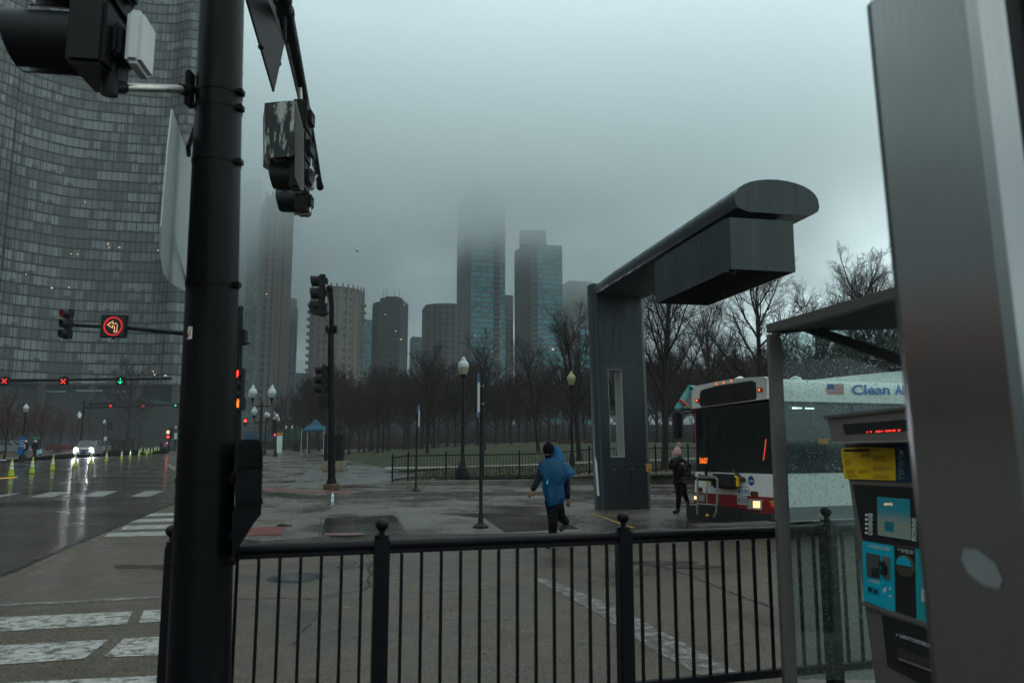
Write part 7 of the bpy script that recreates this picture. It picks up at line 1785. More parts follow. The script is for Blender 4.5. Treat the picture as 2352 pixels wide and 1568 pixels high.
p = at_d(235, 967, 112); o = tag(empty('small_signal', (p.x, p.y, 0)), 'distant dark signal head with a dim red lens beside the third left lamp', 'traffic signal'); mb = MB(); mb.tube([(p.x + .9, p.y, 0), (p.x + .9, p.y, 5.2)], .08, 8); mb.bbox((p.x + 1.3, p.y, 4.0), (.5, .3, 1.3), .05); mb.build('housing', M['signal_black'], o); mb = MB(); mb.ball((p.x + 1.3, p.y - .2, 3.8), .15, 8); mb.build('lens', M['lens_dark_red'], o)
# litter bin
p = at_z(681, 1035, PZ); o = tag(empty('litter_bin', tuple(p)), 'dark square litter bin on the plaza in front of the blue tent', 'litter bin'); mb = MB(); mb.bbox(p + Vector((0, 0, .62)), (1.0, .8, 1.2), .05); mb.bbox(p + Vector((0, 0, 1.28)), (1.08, .88, .10), .03); mb.build('body', M['black_metal'], o, True)
# blue tent
D = 92; a = at_d(724, 1030, D); o = tag(empty('pop_up_tent', (a.x, a.y, 0)), 'blue pop-up tent with white legs at the back of the plaza', 'tent'); hz = at_d(724, 987, D).z; tz = at_d(724, 961, D).z; hw_ = 1.35
mb = MB(); mb.add([(a.x - hw_, a.y - hw_, hz), (a.x + hw_, a.y - hw_, hz), (a.x + hw_, a.y + hw_, hz), (a.x - hw_, a.y + hw_, hz), (a.x - .1, a.y - .1, tz), (a.x + .1, a.y + .1, tz), (a.x - hw_ * .42, a.y - hw_ * .42, hz + (tz - hz) * .48), (a.x + hw_ * .42, a.y - hw_ * .42, hz + (tz - hz) * .48), (a.x + hw_ * .42, a.y + hw_ * .42, hz + (tz - hz) * .48), (a.x - hw_ * .42, a.y + hw_ * .42, hz + (tz - hz) * .48)],
       [(0, 1, 7, 6), (1, 2, 8, 7), (2, 3, 9, 8), (3, 0, 6, 9), (6, 7, 4), (7, 8, 4), (8, 9, 4), (9, 6, 4)]); mb.box((a.x, a.y - hw_, hz - .1), (hw_ * 2, .02, .25)); mb.box((a.x - hw_, a.y, hz - .1), (.02, hw_ * 2, .25)); mb.box((a.x + hw_, a.y, hz - .1), (.02, hw_ * 2, .25)); mb.build('canopy', M['tent_blue'], o)
for sx in (-1, 1):
    for sy in (-1, 1): mb = MB(); mb.tube([(a.x + sx * hw_, a.y + sy * hw_, .1), (a.x + sx * hw_, a.y + sy * hw_, hz)], .035, 6); mb.build('leg', M['sign_white'], o)
# hoardings beyond
p = at_d(640, 1000, 165); o = tag(empty('hoarding', (p.x, p.y, 0)), 'long painted hoarding in blue and green across the end of the street', 'hoarding')
def hx(x): return at_d(x, 1000, 165).x
for x0, x1, mt_, nm in ((560, 580, M['blue_sign'], 'blue_panel'), (581, 640, mat('teal_hoarding', (.02, .09, .12), .6, var=.5, scale=.6), 'teal_panel'), (646, 690, mat('green_mural', (.02, .16, .06), .6, var=.6, scale=.5, dirt=(.01, .02, .02), dscale=.4), 'green_mural')):
    mb = MB(); mb.box(((hx(x0) + hx(x1)) / 2, 165, 2.3), (hx(x1) - hx(x0), .3, 4.0 if x0 > 640 else 3.2)); mb.build(nm, mt_, o)
mb = MB(); mb.box((hx(665), 164, 1.0), (hx(710) - hx(560), .4, 1.6)); mb.build('dark_base', M['black_flat'], o)
mb = MB(); q = at_d(641, 1012, 110); mb.box((q.x, q.y, 1.35), (.9, .3, 2.5)); o = tag(empty('info_kiosk', (q.x, q.y, 0)), 'pale lit info panel at the end of the plaza pavement', 'information panel'); mb.build('panel', mat('pale_panel', (.45, .55, .50), .4), o); mb = MB(); mb.box((q.x, q.y, 2.85), (.96, .36, .3)); mb.build('top', M['orange'], o)
# distant signals at the street end
for x, yl, D, lab, arm in ((634, 985, 100, 'dark distant signal post with white cameras and a red light', None), (563, 966, 120, 'distant red signal glowing on a thin arm right of the thick mast', 600)):
    b = at_d(x, 1020, D); top = at_d(x, 945 if arm is None else 958, D); o = tag(empty('distant_signal', (b.x, b.y, 0)), lab, 'traffic signal'); mb = MB()
    if arm: q = at_d(arm, 973, D); mb.tube([(q.x, q.y, 0), (q.x, q.y, q.z + .6)], .10, 8); mb.tube([at_d(563, 972, D), q], .06, 6); mb.bbox(at_d(563, 969, D) + Vector((0, .15, 0)), (.5, .25, 1.3), .04)
    else: mb.tube([(b.x, b.y, 0), (top.x, top.y, top.z + .4)], .13, 8); mb.bbox(at_d(x - 3, 980, D), (.5, .5, 2.2), .05)
    mb.build('post', M['pole_black'], o, True)
    mb = MB(); mb.ball(at_d(563.5, 966, D - .2) if arm else at_d(632, 998, D - .4), .22 if arm else .14, 10); mb.build('red_light', M['led_red'], o, True)
    if not arm:
        mb = MB(); mb.bbox(at_d(633, 963, D - .1), (.6, .3, .5), .05); mb.bbox(at_d(640, 962, D - .1), (.3, .3, .5), .05); mb.tube([at_d(632, 944, D), at_d(632, 952, D)], .12, 6); mb.build('camera_box', M['sign_white'], o)
# manhole cover
c = at_z(681, 1325.5, .006); rM = .30; o = tag(empty('manhole_cover', tuple(c)), 'wet iron manhole cover with slots in the near asphalt behind the railing', 'manhole cover')
mb = MB(); mb.lathe((c.x, c.y, .004), [(rM * 1.22, 0), (rM * 1.20, .004), (rM * 1.02, .004), (rM, .002)], 40); mb.lathe((c.x, c.y, .0045), [(rM * .98, 0), (rM * .97, .006), (0, .006)], 40); mb.build('cover', M['manhole'], o, True)
mb = MB()
for i in range(-4, 5):
    for j in range(-4, 5):
        x, y = i * .062 + (j % 2) * .03, j * .06
        if math.hypot(x, y) < rM * .85: mb.box((c.x + x, c.y + y, .0118), (.046, .032, .003))
mb.lathe((c.x, c.y, .0105), [(rM * .90, 0), (rM * .90, .0012), (rM * .93, .0012)], 40); mb.build('raised_pads', mat('polished_iron', (.10, .12, .12), .18, .8), o)
# water bottle and lost shoe/branch on the paving
p = at_z(763.5, 1152.5, .005); o = tag(empty('plastic_bottle', tuple(p)), 'clear plastic water bottle standing on the road before the far kerb', 'bottle'); mb = MB(); s_ = 1.15; mb.lathe(tuple(p), [(.035 * s_, 0), (.038 * s_, .02), (.036 * s_, .15), (.038 * s_, .17), (.034 * s_, .2), (.014 * s_, .245), (.014 * s_, .27), (0, .27)], 14)
mb.build('bottle', mat('clear_plastic', (.55, .68, .75), .12, var=.2), o, True); mb = MB(); mb.lathe(tuple(p + Vector((0, 0, .11))), [(.0435, 0), (.0435, .07)], 14); mb.lathe(tuple(p + Vector((0, 0, .268))), [(.018, 0), (.018, .02), (0, .02)], 10); mb.build('label', M['sign_white'], o, True)
p = at_z(650, 1208, IZ + .01); o = tag(empty('debris', tuple(p)), 'dark scrap of rubber lying beside the red tactile pad on the island', 'debris'); mb = MB(); mb.tube([p + Vector((-.12, -.02, .015)), p + Vector((-.03, .02, .025)), p + Vector((.06, -.01, .02)), p + Vector((.17, .03, .012))], [.014, .026, .02, .012], 8); mb.build('scrap', M['rubber'], o, True)
# twig by the railing foot
p = at_z(1880, 1545, SWZ); 
q = at_z(1850, 1552, SWZ); o = tag(empty('fallen_twig', tuple(q)), 'thin fallen twig on the pavement at the foot of the railing near the shelter post', 'twig'); mb = MB(); q = Vector((2.02, 5.0, SWZ))
for k in range(5): mb.tube([q, q + Vector((.1 * math.cos(k * .5 + 2), .08 * math.sin(k * .5 + 2), .02)), q + Vector((.22 * math.cos(k * .55 + 2), .13 * math.sin(k * .6 + 2), .01))], [.005, .004, .002], 5)
mb.build('stems', M['bark'], o, True); o.location = q
# bird
p = at_d(820.5, 577, 60); o = tag(empty('bird', tuple(p)), 'tiny dark bird gliding in the grey sky left of centre', 'bird'); mb = MB(); mb.ball(p, (.12, .05, .04), 10); mb.ball(p + Vector((-.12, 0, .02)), .035, 8); mb.add([p + Vector((.03, 0, .02)), p + Vector((-.04, -.25, .07)), p + Vector((.04, -.48, .02)), p + Vector((.07, -.2, .03))], [(0, 1, 2, 3)]); mb.add([p + Vector((.03, 0, .02)), p + Vector((-.04, .25, .07)), p + Vector((.04, .48, .02)), p + Vector((.07, .2, .03))], [(3, 2, 1, 0)]); mb.add([p + Vector((.1, -.02, 0)), p + Vector((.1, .02, 0)), p + Vector((.2, .05, 0)), p + Vector((.2, -.05, 0))], [(0, 1, 2, 3)]); mb.build('body', M['bus_black'], o, True)

# ------------------------------------------------------------------ people
def remesh(mb, name, matl, parent, vox=.014, smooth_it=4, disp=None):
    me = bpy.data.meshes.new('t'); me.from_pydata([tuple(v) for v in mb.v], [], mb.f); bm = bmesh.new(); bm.from_mesh(me); bmesh.ops.recalc_face_normals(bm, faces=bm.faces[:]); bm.to_mesh(me); bm.free()
    o = bpy.data.objects.new('t', me); C.objects.link(o)
    m = o.modifiers.new('r', 'REMESH'); m.mode = 'VOXEL'; m.voxel_size = vox
    if smooth_it: s = o.modifiers.new('s', 'SMOOTH'); s.iterations = smooth_it; s.factor = .5
    dg = bpy.context.evaluated_depsgraph_get(); me2 = bpy.data.meshes.new_from_object(o.evaluated_get(dg)); bpy.data.objects.remove(o)
    me2.name = name; 
    if disp:
        for v in me2.vertices: v.co += v.normal * disp(v.co)
    Mi = WM[parent.name].inverted() if parent else Matrix.Identity(4); me2.transform(Mi)
    for p in me2.polygons: p.use_smooth = True
    me2.materials.clear(); me2.materials.append(matl)
    ob = bpy.data.objects.new(name, me2); C.objects.link(ob); ob.parent = parent; WM[ob.name] = WM[parent.name] if parent else Matrix.Identity(4); return ob
def cap(mb, a, b, ra, rb):
    a, b = Vector(a), Vector(b); n = 5
    mb.tube([a.lerp(b, i / n) for i in range(n + 1)], [ra + (rb - ra) * i / n for i in range(n + 1)], 12); mb.ball(a, ra, 12); mb.ball(b, rb, 12)
def limb(mb, pts, rad):
    for (a, b), (ra, rb) in zip(zip(pts[:-1], pts[1:]), zip(rad[:-1], rad[1:])): cap(mb, a, b, ra, rb)
def hand(mb, w_, d, up, s=1.0, curl=.5):
    """palm and five separate fingers; w_ wrist, d direction, up = back-of-hand normal"""
    d = d.normalized(); sd_ = d.cross(up).normalized(); up = sd_.cross(d)
    c = w_ + d * .045 * s
    mb.ball(c, (.040 * s, .016 * s, .045 * s), 10, M=Matrix((sd_, up, d)).transposed())
    for i, (off, ln) in enumerate(((-.030, .062), (-.010, .075), (.010, .070), (.029, .055))):
        a = w_ + d * .078 * s + sd_ * off * s; b = a + (d - up * curl * .5).normalized() * ln * .5 * s; e = b + (d - up * curl * 1.6).normalized() * ln * .5 * s
        limb(mb, [a, b, e], [.0095 * s, .0088 * s, .0075 * s])
    a = w_ + d * .03 * s - sd_ * .034 * s; b = a + (d * .6 - sd_ * .7).normalized() * .034 * s; e = b + (d * .9 - sd_ * .1 - up * .3).normalized() * .03 * s
    limb(mb, [a, b, e], [.012 * s, .010 * s, .0085 * s])
def head(mb, c, fw, r=.098, tilt=0):
    """head with jaw, nose, ears; fw = facing direction"""
    f = Vector(fw).normalized(); s = f.cross(Vector((0, 0, 1))).normalized(); u = s.cross(f)
    A = Matrix((s, f, u)).transposed()
    mb.ball(c, (r * .80, r * .98, r * 1.12), 16, M=A); mb.ball(c + f * r * .25 - u * r * .72, (r * .55, r * .62, r * .52), 12, M=A)
    mb.ball(c + f * r * 1.02 - u * r * .22, (r * .14, r * .20, r * .24), 8, M=A)
    for k in (-1, 1): mb.ball(c + s * k * r * .80 - u * r * .12, (r * .10, r * .18, r * .28), 8, M=A)
    mb.ball(c + f * r * .86 + u * r * .14, (r * .5, r * .14, r * .12), 8, M=A)
    return f, s, u
def person(base, J, fw, label, skin, k=1.0, shoulder=.2):
    """J: dict of joints in world space"""
    o = tag(empty('person', tuple(base)), label, 'person')
    b = MB(); f, s, u = head(b, J['head'], fw, J.get('hr', .098))
    cap(b, J['neck'], J['head'] - u * .05, .052, .05)
    hipc = (J['hipL'] + J['hipR']) / 2; chest = (J['shL'] + J['shR']) / 2 - Vector((0, 0, .14))
    limb(b, [J['neck'], chest + Vector((0, 0, .06)), chest, hipc + Vector((0, 0, .14)), hipc], [.06, .12, .135, .115, .125])
    for q in 'LR':
        limb(b, [J['neck'] - Vector((0, 0, .03)), J['sh' + q]], [.055, .058])
        limb(b, [J['sh' + q], J['el' + q], J['wr' + q]], [.052, .042, .028])
        limb(b, [J['hip' + q], J['kn' + q], J['an' + q]], [.088, .058, .040]); cap(b, J['an' + q] - Vector((0, 0, .03)), J['toe' + q], .038, .032)
        hd_ = J.get('hd' + q) or (J['wr' + q] - J['el' + q]); hand(b, J['wr' + q], hd_, J.get('hn' + q, Vector((0, -1, .2))), .95)
    body = remesh(b, 'body', skin, o, .0085, 2)
    return o, f, s, u
# the walker in the blue poncho
base = at_z(1262, 1257, 0); kk = base.y / 1699 / 5.689
def J1(x, y, d=0.0):
    sc_ = (base.y + d) / base.y; z = (1420 - y) * kk
    return Vector((base.x + (x - 480) * kk * sc_ + 0, base.y + d, CAMZ + (z - CAMZ) * sc_))
Jb = dict(head=J1(478, 208, .02), neck=J1(500, 318, .08), shL=J1(412, 378, .02), shR=J1(650, 368, .14), elL=J1(345, 560, -.06), wrL=J1(262, 700, -.16), elR=J1(712, 600, .16), wrR=J1(722, 812, .08),
          hipL=J1(510, 850, .08), hipR=J1(585, 850, .14), knL=J1(525, 1110, -.06), anL=J1(520, 1350, .02), toeL=J1(458, 1398, -.10), knR=J1(640, 1040, .22), anR=J1(712, 1110, .62), toeR=J1(650, 1192, .50), hr=.100)
fwb = Vector((-.35, -.85, -.40))
ps1, f, s, u = person(base, Jb, fwb, 'person in a blue plastic poncho and black beanie walking off the island', M['skin'])
hc = Jb['head']; Ah = Matrix((s, f, u)).transposed()
mb = MB(); mb.ball(hc + u * .035 - f * .008, (.100, .118, .118), 16, M=Ah); cap(mb, hc + u * .10, hc + u * .158, .06, .02); ht = remesh(mb, 'beanie', M['knit_black'], ps1, .010, 3)
mb = MB(); mb.ball(hc - u * .085 + f * .045, (.066, .070, .055), 12, M=Ah); remesh(mb, 'dark_scarf', M['knit_black'], ps1, .010, 2)
mb = MB()
for q in (-1, 1): mb.ball(hc + f * .094 + s * q * .032 + u * .002, .010, 8)
mb.build('eyes', M['black_flat'], ps1, True)
mb = MB(); hipc = (Jb['hipL'] + Jb['hipR']) / 2; ch = (Jb['shL'] + Jb['shR']) / 2 - Vector((0, 0, .14))
limb(mb, [Jb['neck'] - Vector((0, 0, .03)), ch, hipc + Vector((0, 0, .1)), hipc + Vector((0, 0, -.03))], [.085, .165, .15, .155])
for q in 'LR': limb(mb, [Jb['neck'] - Vector((0, 0, .05)), Jb['sh' + q], Jb['el' + q], Jb['wr' + q].lerp(Jb['el' + q], .12)], [.070, .070, .062, .052])
remesh(mb, 'jacket', M['jacket'], ps1, .012, 4, lambda c: .006 * mnoise.noise(c * 22))
mb = MB()
for q in 'LR': limb(mb, [Jb['hip' + q], Jb['kn' + q], Jb['an' + q] + Vector((0, 0, .015))], [.115, .082, .068])
cap(mb, Jb['hipL'], Jb['hipR'], .12, .12); remesh(mb, 'trousers', M['trousers'], ps1, .012, 4, lambda c: .005 * mnoise.noise(c * 18))
for q in 'LR': mb = MB(); cap(mb, Jb['an' + q] - Vector((0, 0, .035)), Jb['toe' + q], .052, .044); cap(mb, Jb['an' + q], Jb['an' + q] - Vector((0, 0, .04)), .055, .052); remesh(mb, 'shoe', M['rubber'], ps1, .010, 2)
pm_, nt_, p_ = new_mat('blue_poncho_plastic'); N_ = nt_.nodes.new; L_ = nt_.links.new
p_.inputs['Base Color'].default_value = (.001, .11, .235, 1); p_.inputs['Roughness'].default_value = .30
tl = N_('ShaderNodeBsdfTranslucent'); tl.inputs[0].default_value = (.003, .22, .44, 1); tp_ = N_('ShaderNodeBsdfTransparent'); tp_.inputs[0].default_value = (.10, .55, .95, 1)
m1 = N_('ShaderNodeMixShader'); m1.inputs[0].default_value = .45; L_(p_.outputs[0], m1.inputs[1]); L_(tl.outputs[0], m1.inputs[2])
m2 = N_('ShaderNodeMixShader'); m2.inputs[0].default_value = .38; L_(m1.outputs[0], m2.inputs[1]); L_(tp_.outputs[0], m2.inputs[2]); L_(m2.outputs[0], nt_.nodes['Material Output'].inputs[0])
tcn = N_('ShaderNodeTexCoord'); nn_ = N_('ShaderNodeTexNoise'); nn_.inputs['Scale'].default_value = 7; nn_.inputs['Detail'].default_value = 4; nn_.inputs['Distortion'].default_value = 1.5; L_(tcn.outputs['Object'], nn_.inputs['Vector']); bp = N_('ShaderNodeBump'); bp.inputs['Strength'].default_value = 1.0; bp.inputs['Distance'].default_value = .05; L_(nn_.outputs[0], bp.inputs['Height']); L_(bp.outputs[0], p_.inputs['Normal']); L_(bp.outputs[0], tl.inputs['Normal'])
rows = [(290, 450, 590, .09), (308, 425, 640, .12), (340, 385, 690, .15), (380, 352, 730, .18), (420, 336, 770, .20), (460, 328, 808, .21), (488, 326, 834, .215), (522, 340, 775, .22), (560, 384, 705, .215), (620, 396, 672, .215), (700, 398, 672, .21), (760, 412, 682, .215), (810, 428, 672, .22), (850, 440, 640, .22), (880, 452, 600, .215)]
mb = MB(); nn1 = 56
for (y, xl, xr, dp) in rows:
    for kx_ in range(nn1):
        t = 2 * math.pi * kx_ / nn1; cx_ = (xl + xr) / 2; rx = (xr - xl) / 2
        fold = 1 + .05 * math.sin(t * 7 + y * .01) * min(1, (y - 290) / 200) + .035 * math.sin(t * 13 + y * .02)
        yy = y + (18 * math.sin(t * 3 + 1) + 10 * math.sin(t * 5)) * max(0, (y - 780) / 100)
        ct = math.copysign(abs(math.cos(t)) ** .62, math.cos(t)); st_ = math.copysign(abs(math.sin(t)) ** .62, math.sin(t)); q = J1(cx_ + rx * ct * (fold if abs(ct) < .8 else 1), yy, .05 + dp * st_ * fold); mb.v.append(q)
for i in range(len(rows) - 1):
    for kx_ in range(nn1): k2 = (kx_ + 1) % nn1; mb.f.append((i * nn1 + kx_, i * nn1 + k2, (i + 1) * nn1 + k2, (i + 1) * nn1 + kx_)); mb.mi.append(0)
pn = mb.build('poncho', pm_, ps1, True, 180)
for v in pn.data.vertices:
    c = v.co; nz_ = mnoise.noise(Vector((c.x * 9, c.y * 9, c.z * 3.5))) * .034 + mnoise.noise(c * 17) * .014; v.co += v.normal * nz_
mb = MB(); hx_ = [(318, .17), (290, .15), (262, .128), (240, .118), (215, .108), (190, .094), (165, .072), (148, .045), (138, 0.001)]
for (yy_, r_h) in hx_:
    for k_ in range(24): t = 2 * math.pi * k_ / 24; mb.v.append(J1(600 - (262 - yy_) * .12, yy_, .10) + Vector((r_h * .78 * math.cos(t), r_h * math.sin(t), .012 * math.sin(t * 2))))
for i in range(len(hx_) - 1):
    for k_ in range(24): mb.f.append((i * 24 + k_, i * 24 + (k_ + 1) % 24, (i + 1) * 24 + (k_ + 1) % 24, (i + 1) * 24 + k_)); mb.mi.append(0) 
ho = mb.build('hood', pm_, ps1, True, 180)
for v in ho.data.vertices: v.co += v.normal * (.018 * mnoise.noise(v.co * 14)); 
mb = MB(); mb.prism([J1(445, 560, -.135), J1(464, 560, -.135), J1(462, 622, -.14), J1(443, 622, -.14)], (0, .004, 0)); mb.build('white_tag', mat('pale_blue_tag', (.10, .45, .65), .4), ps1)
# the woman in the pink bobble hat
base2 = at_z(1553, 1178, IZ); k2_ = base2.y / 1699 / 7.11
def J2(x, y, d=0.0):
    sc_ = (base2.y + d) / base2.y; z = (1322 - y) * k2_ + IZ; return Vector((base2.x + (x - 345) * k2_ * sc_, base2.y + d, CAMZ + (z - CAMZ) * sc_))
Jp = dict(head=J2(378, 395, 0), neck=J2(405, 478, .03), shL=J2(335, 520, -.08), shR=J2(500, 520, .10), elL=J2(262, 585, -.18), wrL=J2(288, 478, -.14), elR=J2(560, 690, .06), wrR=J2(480, 780, -.06),
          hipL=J2(400, 860, -.02), hipR=J2(470, 860, .10), knL=J2(385, 1060, -.08), anL=J2(376, 1262, 0), toeL=J2(305, 1303, -.06), knR=J2(505, 1010, .12), anR=J2(582, 1180, .30), toeR=J2(600, 1240, .22), hr=.088)
Jp['hdL'] = Vector((.12, -.02, 1)); Jp['hnL'] = Vector((-1, -.2, 0))
ps2, f, s, u = person(base2, Jp, Vector((-.80, -.55, -.12)), 'person in a pink bobble hat, blue mask and black coat beside the bus', M['skin_lt'])
hc = Jp['head']; Ah = Matrix((s, f, u)).transposed()
mb = MB(); mb.ball(hc + u * .032 - f * .012, (.092, .108, .085), 16, M=Ah); mb.ball(hc + u * .085 - f * .03, (.086, .095, .080), 14, M=Ah); cap(mb, hc + u * .12 - f * .04, J2(420, 262, .02), .06, .03); remesh(mb, 'hat', M['knit_pink'], ps2, .009, 2)
mb = MB(); mb.ball(J2(425, 238, .02), .046, 14); bb = mb.build('bobble', M['knit_pink'], ps2, True)
for v in bb.data.vertices: v.co += v.normal * (.010 * mnoise.noise(v.co * 60))
mb = MB(); mb.ball(hc + f * .058 - u * .040, (.055, .045, .042), 12, M=Ah); mb.tube([hc + f * .05 - u * .03 + s * .05, hc + s * .078 - u * .0], .004, 5); mb.build('face_mask', M['mask_blue'], ps2, True)
mb = MB()
for q in (-1, 1): mb.ball(hc + f * .083 + s * q * .028 + u * .006, .009, 8)
mb.build('eyes', M['black_flat'], ps2, True)
mb = MB(); mb.ball(hc - f * .055 - u * .05, (.07, .05, .09), 12, M=Ah); mb.build('hair', M['knit_black'], ps2, True)
mb = MB(); hipc = (Jp['hipL'] + Jp['hipR']) / 2; ch = (Jp['shL'] + Jp['shR']) / 2 - Vector((0, 0, .15))
limb(mb, [Jp['neck'] - Vector((0, 0, .02)), ch, hipc + Vector((0, 0, .12)), hipc + Vector((0, 0, .02))], [.085, .165, .150, .165])
for q in 'LR': limb(mb, [Jp['neck'] - Vector((0, 0, .05)), Jp['sh' + q], Jp['el' + q], Jp['wr' + q].lerp(Jp['el' + q], .10)], [.075, .085, .070, .052])
mb.ball(Jp['neck'] + Vector((.05, .06, .01)), (.11, .10, .06), 12); mb.ball(Jp['neck'] + Vector((-.02, -.05, .0)), (.095, .085, .055), 12); cap(mb, Jp['wrR'].lerp(Jp['elR'], .1), Jp['wrR'] + (Jp['wrR'] - Jp['elR']).normalized() * .14, .062, .07)
mb2 = MB(); mb2.ball(J2(415, 492, -.03), (.10, .09, .05), 14); mb2.build('scarf', M['knit_black'], ps2, True)
remesh(mb, 'coat', M['parka'], ps2, .012, 3, lambda c: .0025 * math.sin(c.z * 62) + .005 * mnoise.noise(c * 20))
mb = MB()
for q in 'LR': limb(mb, [Jp['hip' + q], Jp['kn' + q], Jp['an' + q] + Vector((0, 0, .02))], [.105, .068, .048])
cap(mb, Jp['hipL'], Jp['hipR'], .11, .11); remesh(mb, 'leggings', M['trousers'], ps2, .012, 3)
for q in 'LR': mb = MB(); cap(mb, Jp['an' + q] - Vector((0, 0, .03)), Jp['toe' + q], .046, .038); cap(mb, Jp['an' + q] + Vector((0, 0, .03)), Jp['an' + q] - Vector((0, 0, .03)), .052, .048); remesh(mb, 'boot', M['rubber'], ps2, .010, 2)
bpk = tag(empty('backpack', tuple(J2(560, 640, .16))), 'black backpack worn by the person in the pink bobble hat', 'backpack')
mb = MB(); mb.bbox(J2(555, 655, .20), (.17, .30, .44), .07, R(25)); bq = mb.build('bag', M['parka'], bpk, True); mb = MB(); mb.tube([J2(520, 500, .1), J2(440, 540, -.08), J2(455, 700, -.07), J2(530, 780, .08)], .012, 6); mb.build('strap', M['black_flat'], bpk, True)
# small far people
def far_person(x, yfoot, D, label, coat, legs, headm, face=-1, bag=None, h=1.74, zb=.1):
    b = at_d(x, 1000, D); b.z = zb
    def q(dx, dy, z): return Vector((b.x + dx, b.y + dy, zb + z * h / 1.74))
    o = tag(empty('person', tuple(b)), label, 'person')
    m = MB(); head(m, q(0, 0, 1.62), (face * .3, 1, 0), .1); cap(m, q(0, 0, 1.45), q(0, 0, 1.56), .055, .05); limb(m, [q(0, 0, 1.4), q(0, 0, 1.2), q(0, 0, .95)], [.14, .15, .14])
    for sgn in (-1, 1):
        limb(m, [q(.17 * sgn, 0, 1.40), q(.24 * sgn, .05 * sgn, 1.12), q(.22 * sgn, -.12 * sgn, .88)], [.055, .045, .032]); hand(m, q(.22 * sgn, -.12 * sgn, .88), Vector((0, -.1 * sgn, -1)), Vector((sgn, 0, 0)))
        limb(m, [q(.09 * sgn, 0, .92), q(.10 * sgn, -.14 * sgn, .5), q(.10 * sgn, .16 * sgn, .08)], [.09, .06, .045]); cap(m, q(.10 * sgn, .16 * sgn, .05), q(.10 * sgn, .16 * sgn + .16, .04), .04, .035)
    remesh(m, 'body', M['skin'], o, .012, 2)
    m = MB(); limb(m, [q(0, 0, 1.45), q(0, 0, 1.2), q(0, 0, .88)], [.16, .20, .19])
    for sgn in (-1, 1): limb(m, [q(.17 * sgn, 0, 1.40), q(.24 * sgn, .05 * sgn, 1.12), q(.22 * sgn, -.11 * sgn, .92)], [.09, .075, .06])
    remesh(m, 'coat', coat, o, .018, 3)
    m = MB()
    for sgn in (-1, 1): limb(m, [q(.09 * sgn, 0, .92), q(.10 * sgn, -.14 * sgn, .5), q(.10 * sgn, .16 * sgn, .12)], [.12, .085, .07])
    remesh(m, 'trousers', legs, o, .018, 3); m = MB(); m.ball(q(0, .0, 1.67), (.11, .12, .10), 12); m.build('hat', headm, o, True)
    if bag:
        bo_ = tag(empty('backpack' if bag == 'pack' else 'shopping_bag', tuple(q(0, -.2, 1.1))), 'tan backpack on the left-hand distant walker' if bag == 'pack' else 'pale blue bag carried by the right-hand distant walker', 'backpack' if bag == 'pack' else 'bag')
        m = MB(); 
        if bag == 'pack': m.bbox(q(0, -.27, 1.2), (.34, .18, .48), .07)
        else: m.bbox(q(.50, -.1, .70), (.42, .12, .38), .03, 0, 0, Matrix.Rotation(R(-20), 3, 'Y'))
        m.build('bag', M['tan'] if bag == 'pack' else mat('pale_blue_bag', (.25, .45, .52), .5), bo_, True)
    return o
far_person(60.5, 1051, 69, 'left-hand distant walker with a tan backpack and blue trousers near the street lamp', M['parka'], M['jeans'], M['white_box'], bag='pack')
far_person(83, 1049, 70, 'right-hand distant walker in black carrying a pale bag on the left verge', M['parka'], M['trousers'], M['white_box'], bag='bag')
far_person(372, 1035, 128, 'far person in navy beyond the cluster of cones', M['jacket'], M['trousers'], M['knit_black'], zb=0)
far_person(379.5, 1035, 129, 'far person in a mauve coat beyond the cluster of cones', mat('mauve_coat', (.18, .05, .18), .7), M['trousers'], M['knit_black'], zb=0)

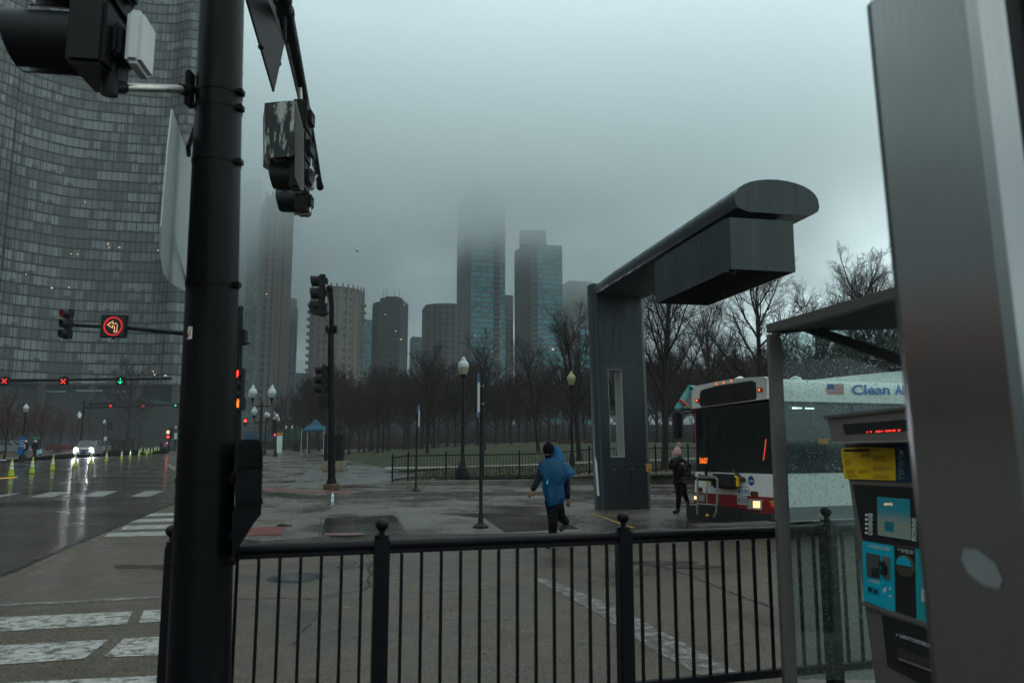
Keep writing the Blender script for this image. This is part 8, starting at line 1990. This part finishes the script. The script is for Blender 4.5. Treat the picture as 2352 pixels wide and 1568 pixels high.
# ------------------------------------------------------------------ air: even haze round the scene, low cloud round the tower tops
def volume_mat(name, col, dens, aniso=0.0):
    m = bpy.data.materials.new(name); m.use_nodes = True; nt = m.node_tree; nt.nodes.clear(); o = nt.nodes.new('ShaderNodeOutputMaterial'); v = nt.nodes.new('ShaderNodeVolumePrincipled')
    v.inputs['Color'].default_value = (*col, 1); v.inputs['Density'].default_value = dens; v.inputs['Anisotropy'].default_value = aniso; nt.links.new(v.outputs[0], o.inputs['Volume']); return m, nt, v
HZ = True
if HZ:
    mb = MB(); mb.box((0, 325, 124.5), (1500, 1150, 251.6)); m, _, _ = volume_mat('haze_air', (.93, .98, 1.0), .00028, .2)
    tag(mb.build('haze', m), 'thin grey haze over the whole street', 'haze', kind='stuff')
CL = True
if CL:
    m, nt, v = volume_mat('cloud_vapour', (.965, .992, 1.0), .02, .0); N = nt.nodes.new; L = nt.links.new
    geo = N('ShaderNodeNewGeometry'); sp = N('ShaderNodeSeparateXYZ'); tcg = N('ShaderNodeTexCoord'); L(tcg.outputs['Object'], sp.inputs[0])
    nz = N('ShaderNodeTexNoise'); nz.inputs['Scale'].default_value = .013; nz.inputs['Detail'].default_value = 4; L(tcg.outputs['Object'], nz.inputs['Vector'])
    def mm_(op, a, b, c=None):
        n = N('ShaderNodeMath'); n.operation = op
        for i, q in enumerate((a, b, c)):
            if q is None: continue
            if isinstance(q, (int, float)): n.inputs[i].default_value = q
            else: L(q, n.inputs[i])
        return n.outputs[0]
    def rg_(v_, a, b, c=0.0, d=1.0):
        n = N('ShaderNodeMapRange'); n.interpolation_type = 'SMOOTHSTEP'; n.inputs[1].default_value = a; n.inputs[2].default_value = b; n.inputs[3].default_value = c; n.inputs[4].default_value = d; L(v_, n.inputs[0]); return n.outputs[0]
    z_ = mm_('MULTIPLY_ADD', mm_('SUBTRACT', nz.outputs[0], .5), 115, sp.outputs[2])
    z_ = mm_('ADD', z_, rg_(sp.outputs[0], -60, -105, 0, 22)); dn = mm_('MULTIPLY', rg_(z_, 80, 138), .025)
    dn = mm_('MULTIPLY', dn, rg_(sp.outputs[1], 228, 262)); dn = mm_('MULTIPLY', dn, rg_(sp.outputs[2], 236, 190)); dn = mm_('MULTIPLY', dn, rg_(sp.outputs[0], -330, -230)); dn = mm_('MULTIPLY', dn, rg_(sp.outputs[0], 260, 110))
    L(dn, v.inputs['Density'])
    mb = MB(); mb.box((0, 463, 145), (660, 474, 190)); tag(mb.build('low_cloud', m), 'low grey cloud wrapping the tops of the towers', 'cloud', kind='stuff')

# made-up building, out of view on the left, added for the steel pylon's reflection
o = tag(empty('added_brown_building', (-74, 10, 0)), 'low brown building with an orange lit strip, mirrored in the steel pylon', 'building')
mb = MB(); mb.box((-80, 0, 5.2), (12, 150, 10.4)); mb.build('wall', mat('brown_wall', (.055, .036, .024), .7, var=.3, scale=.2), o)
mb = MB(); mb.box((-73.9, 0, 9.0), (.2, 140, .5)); mb.build('added_glow_strip', emat('added_orange_glow', (1, .32, .08), .8), o)  # glowing strip added to mirror as an orange line in the pylon
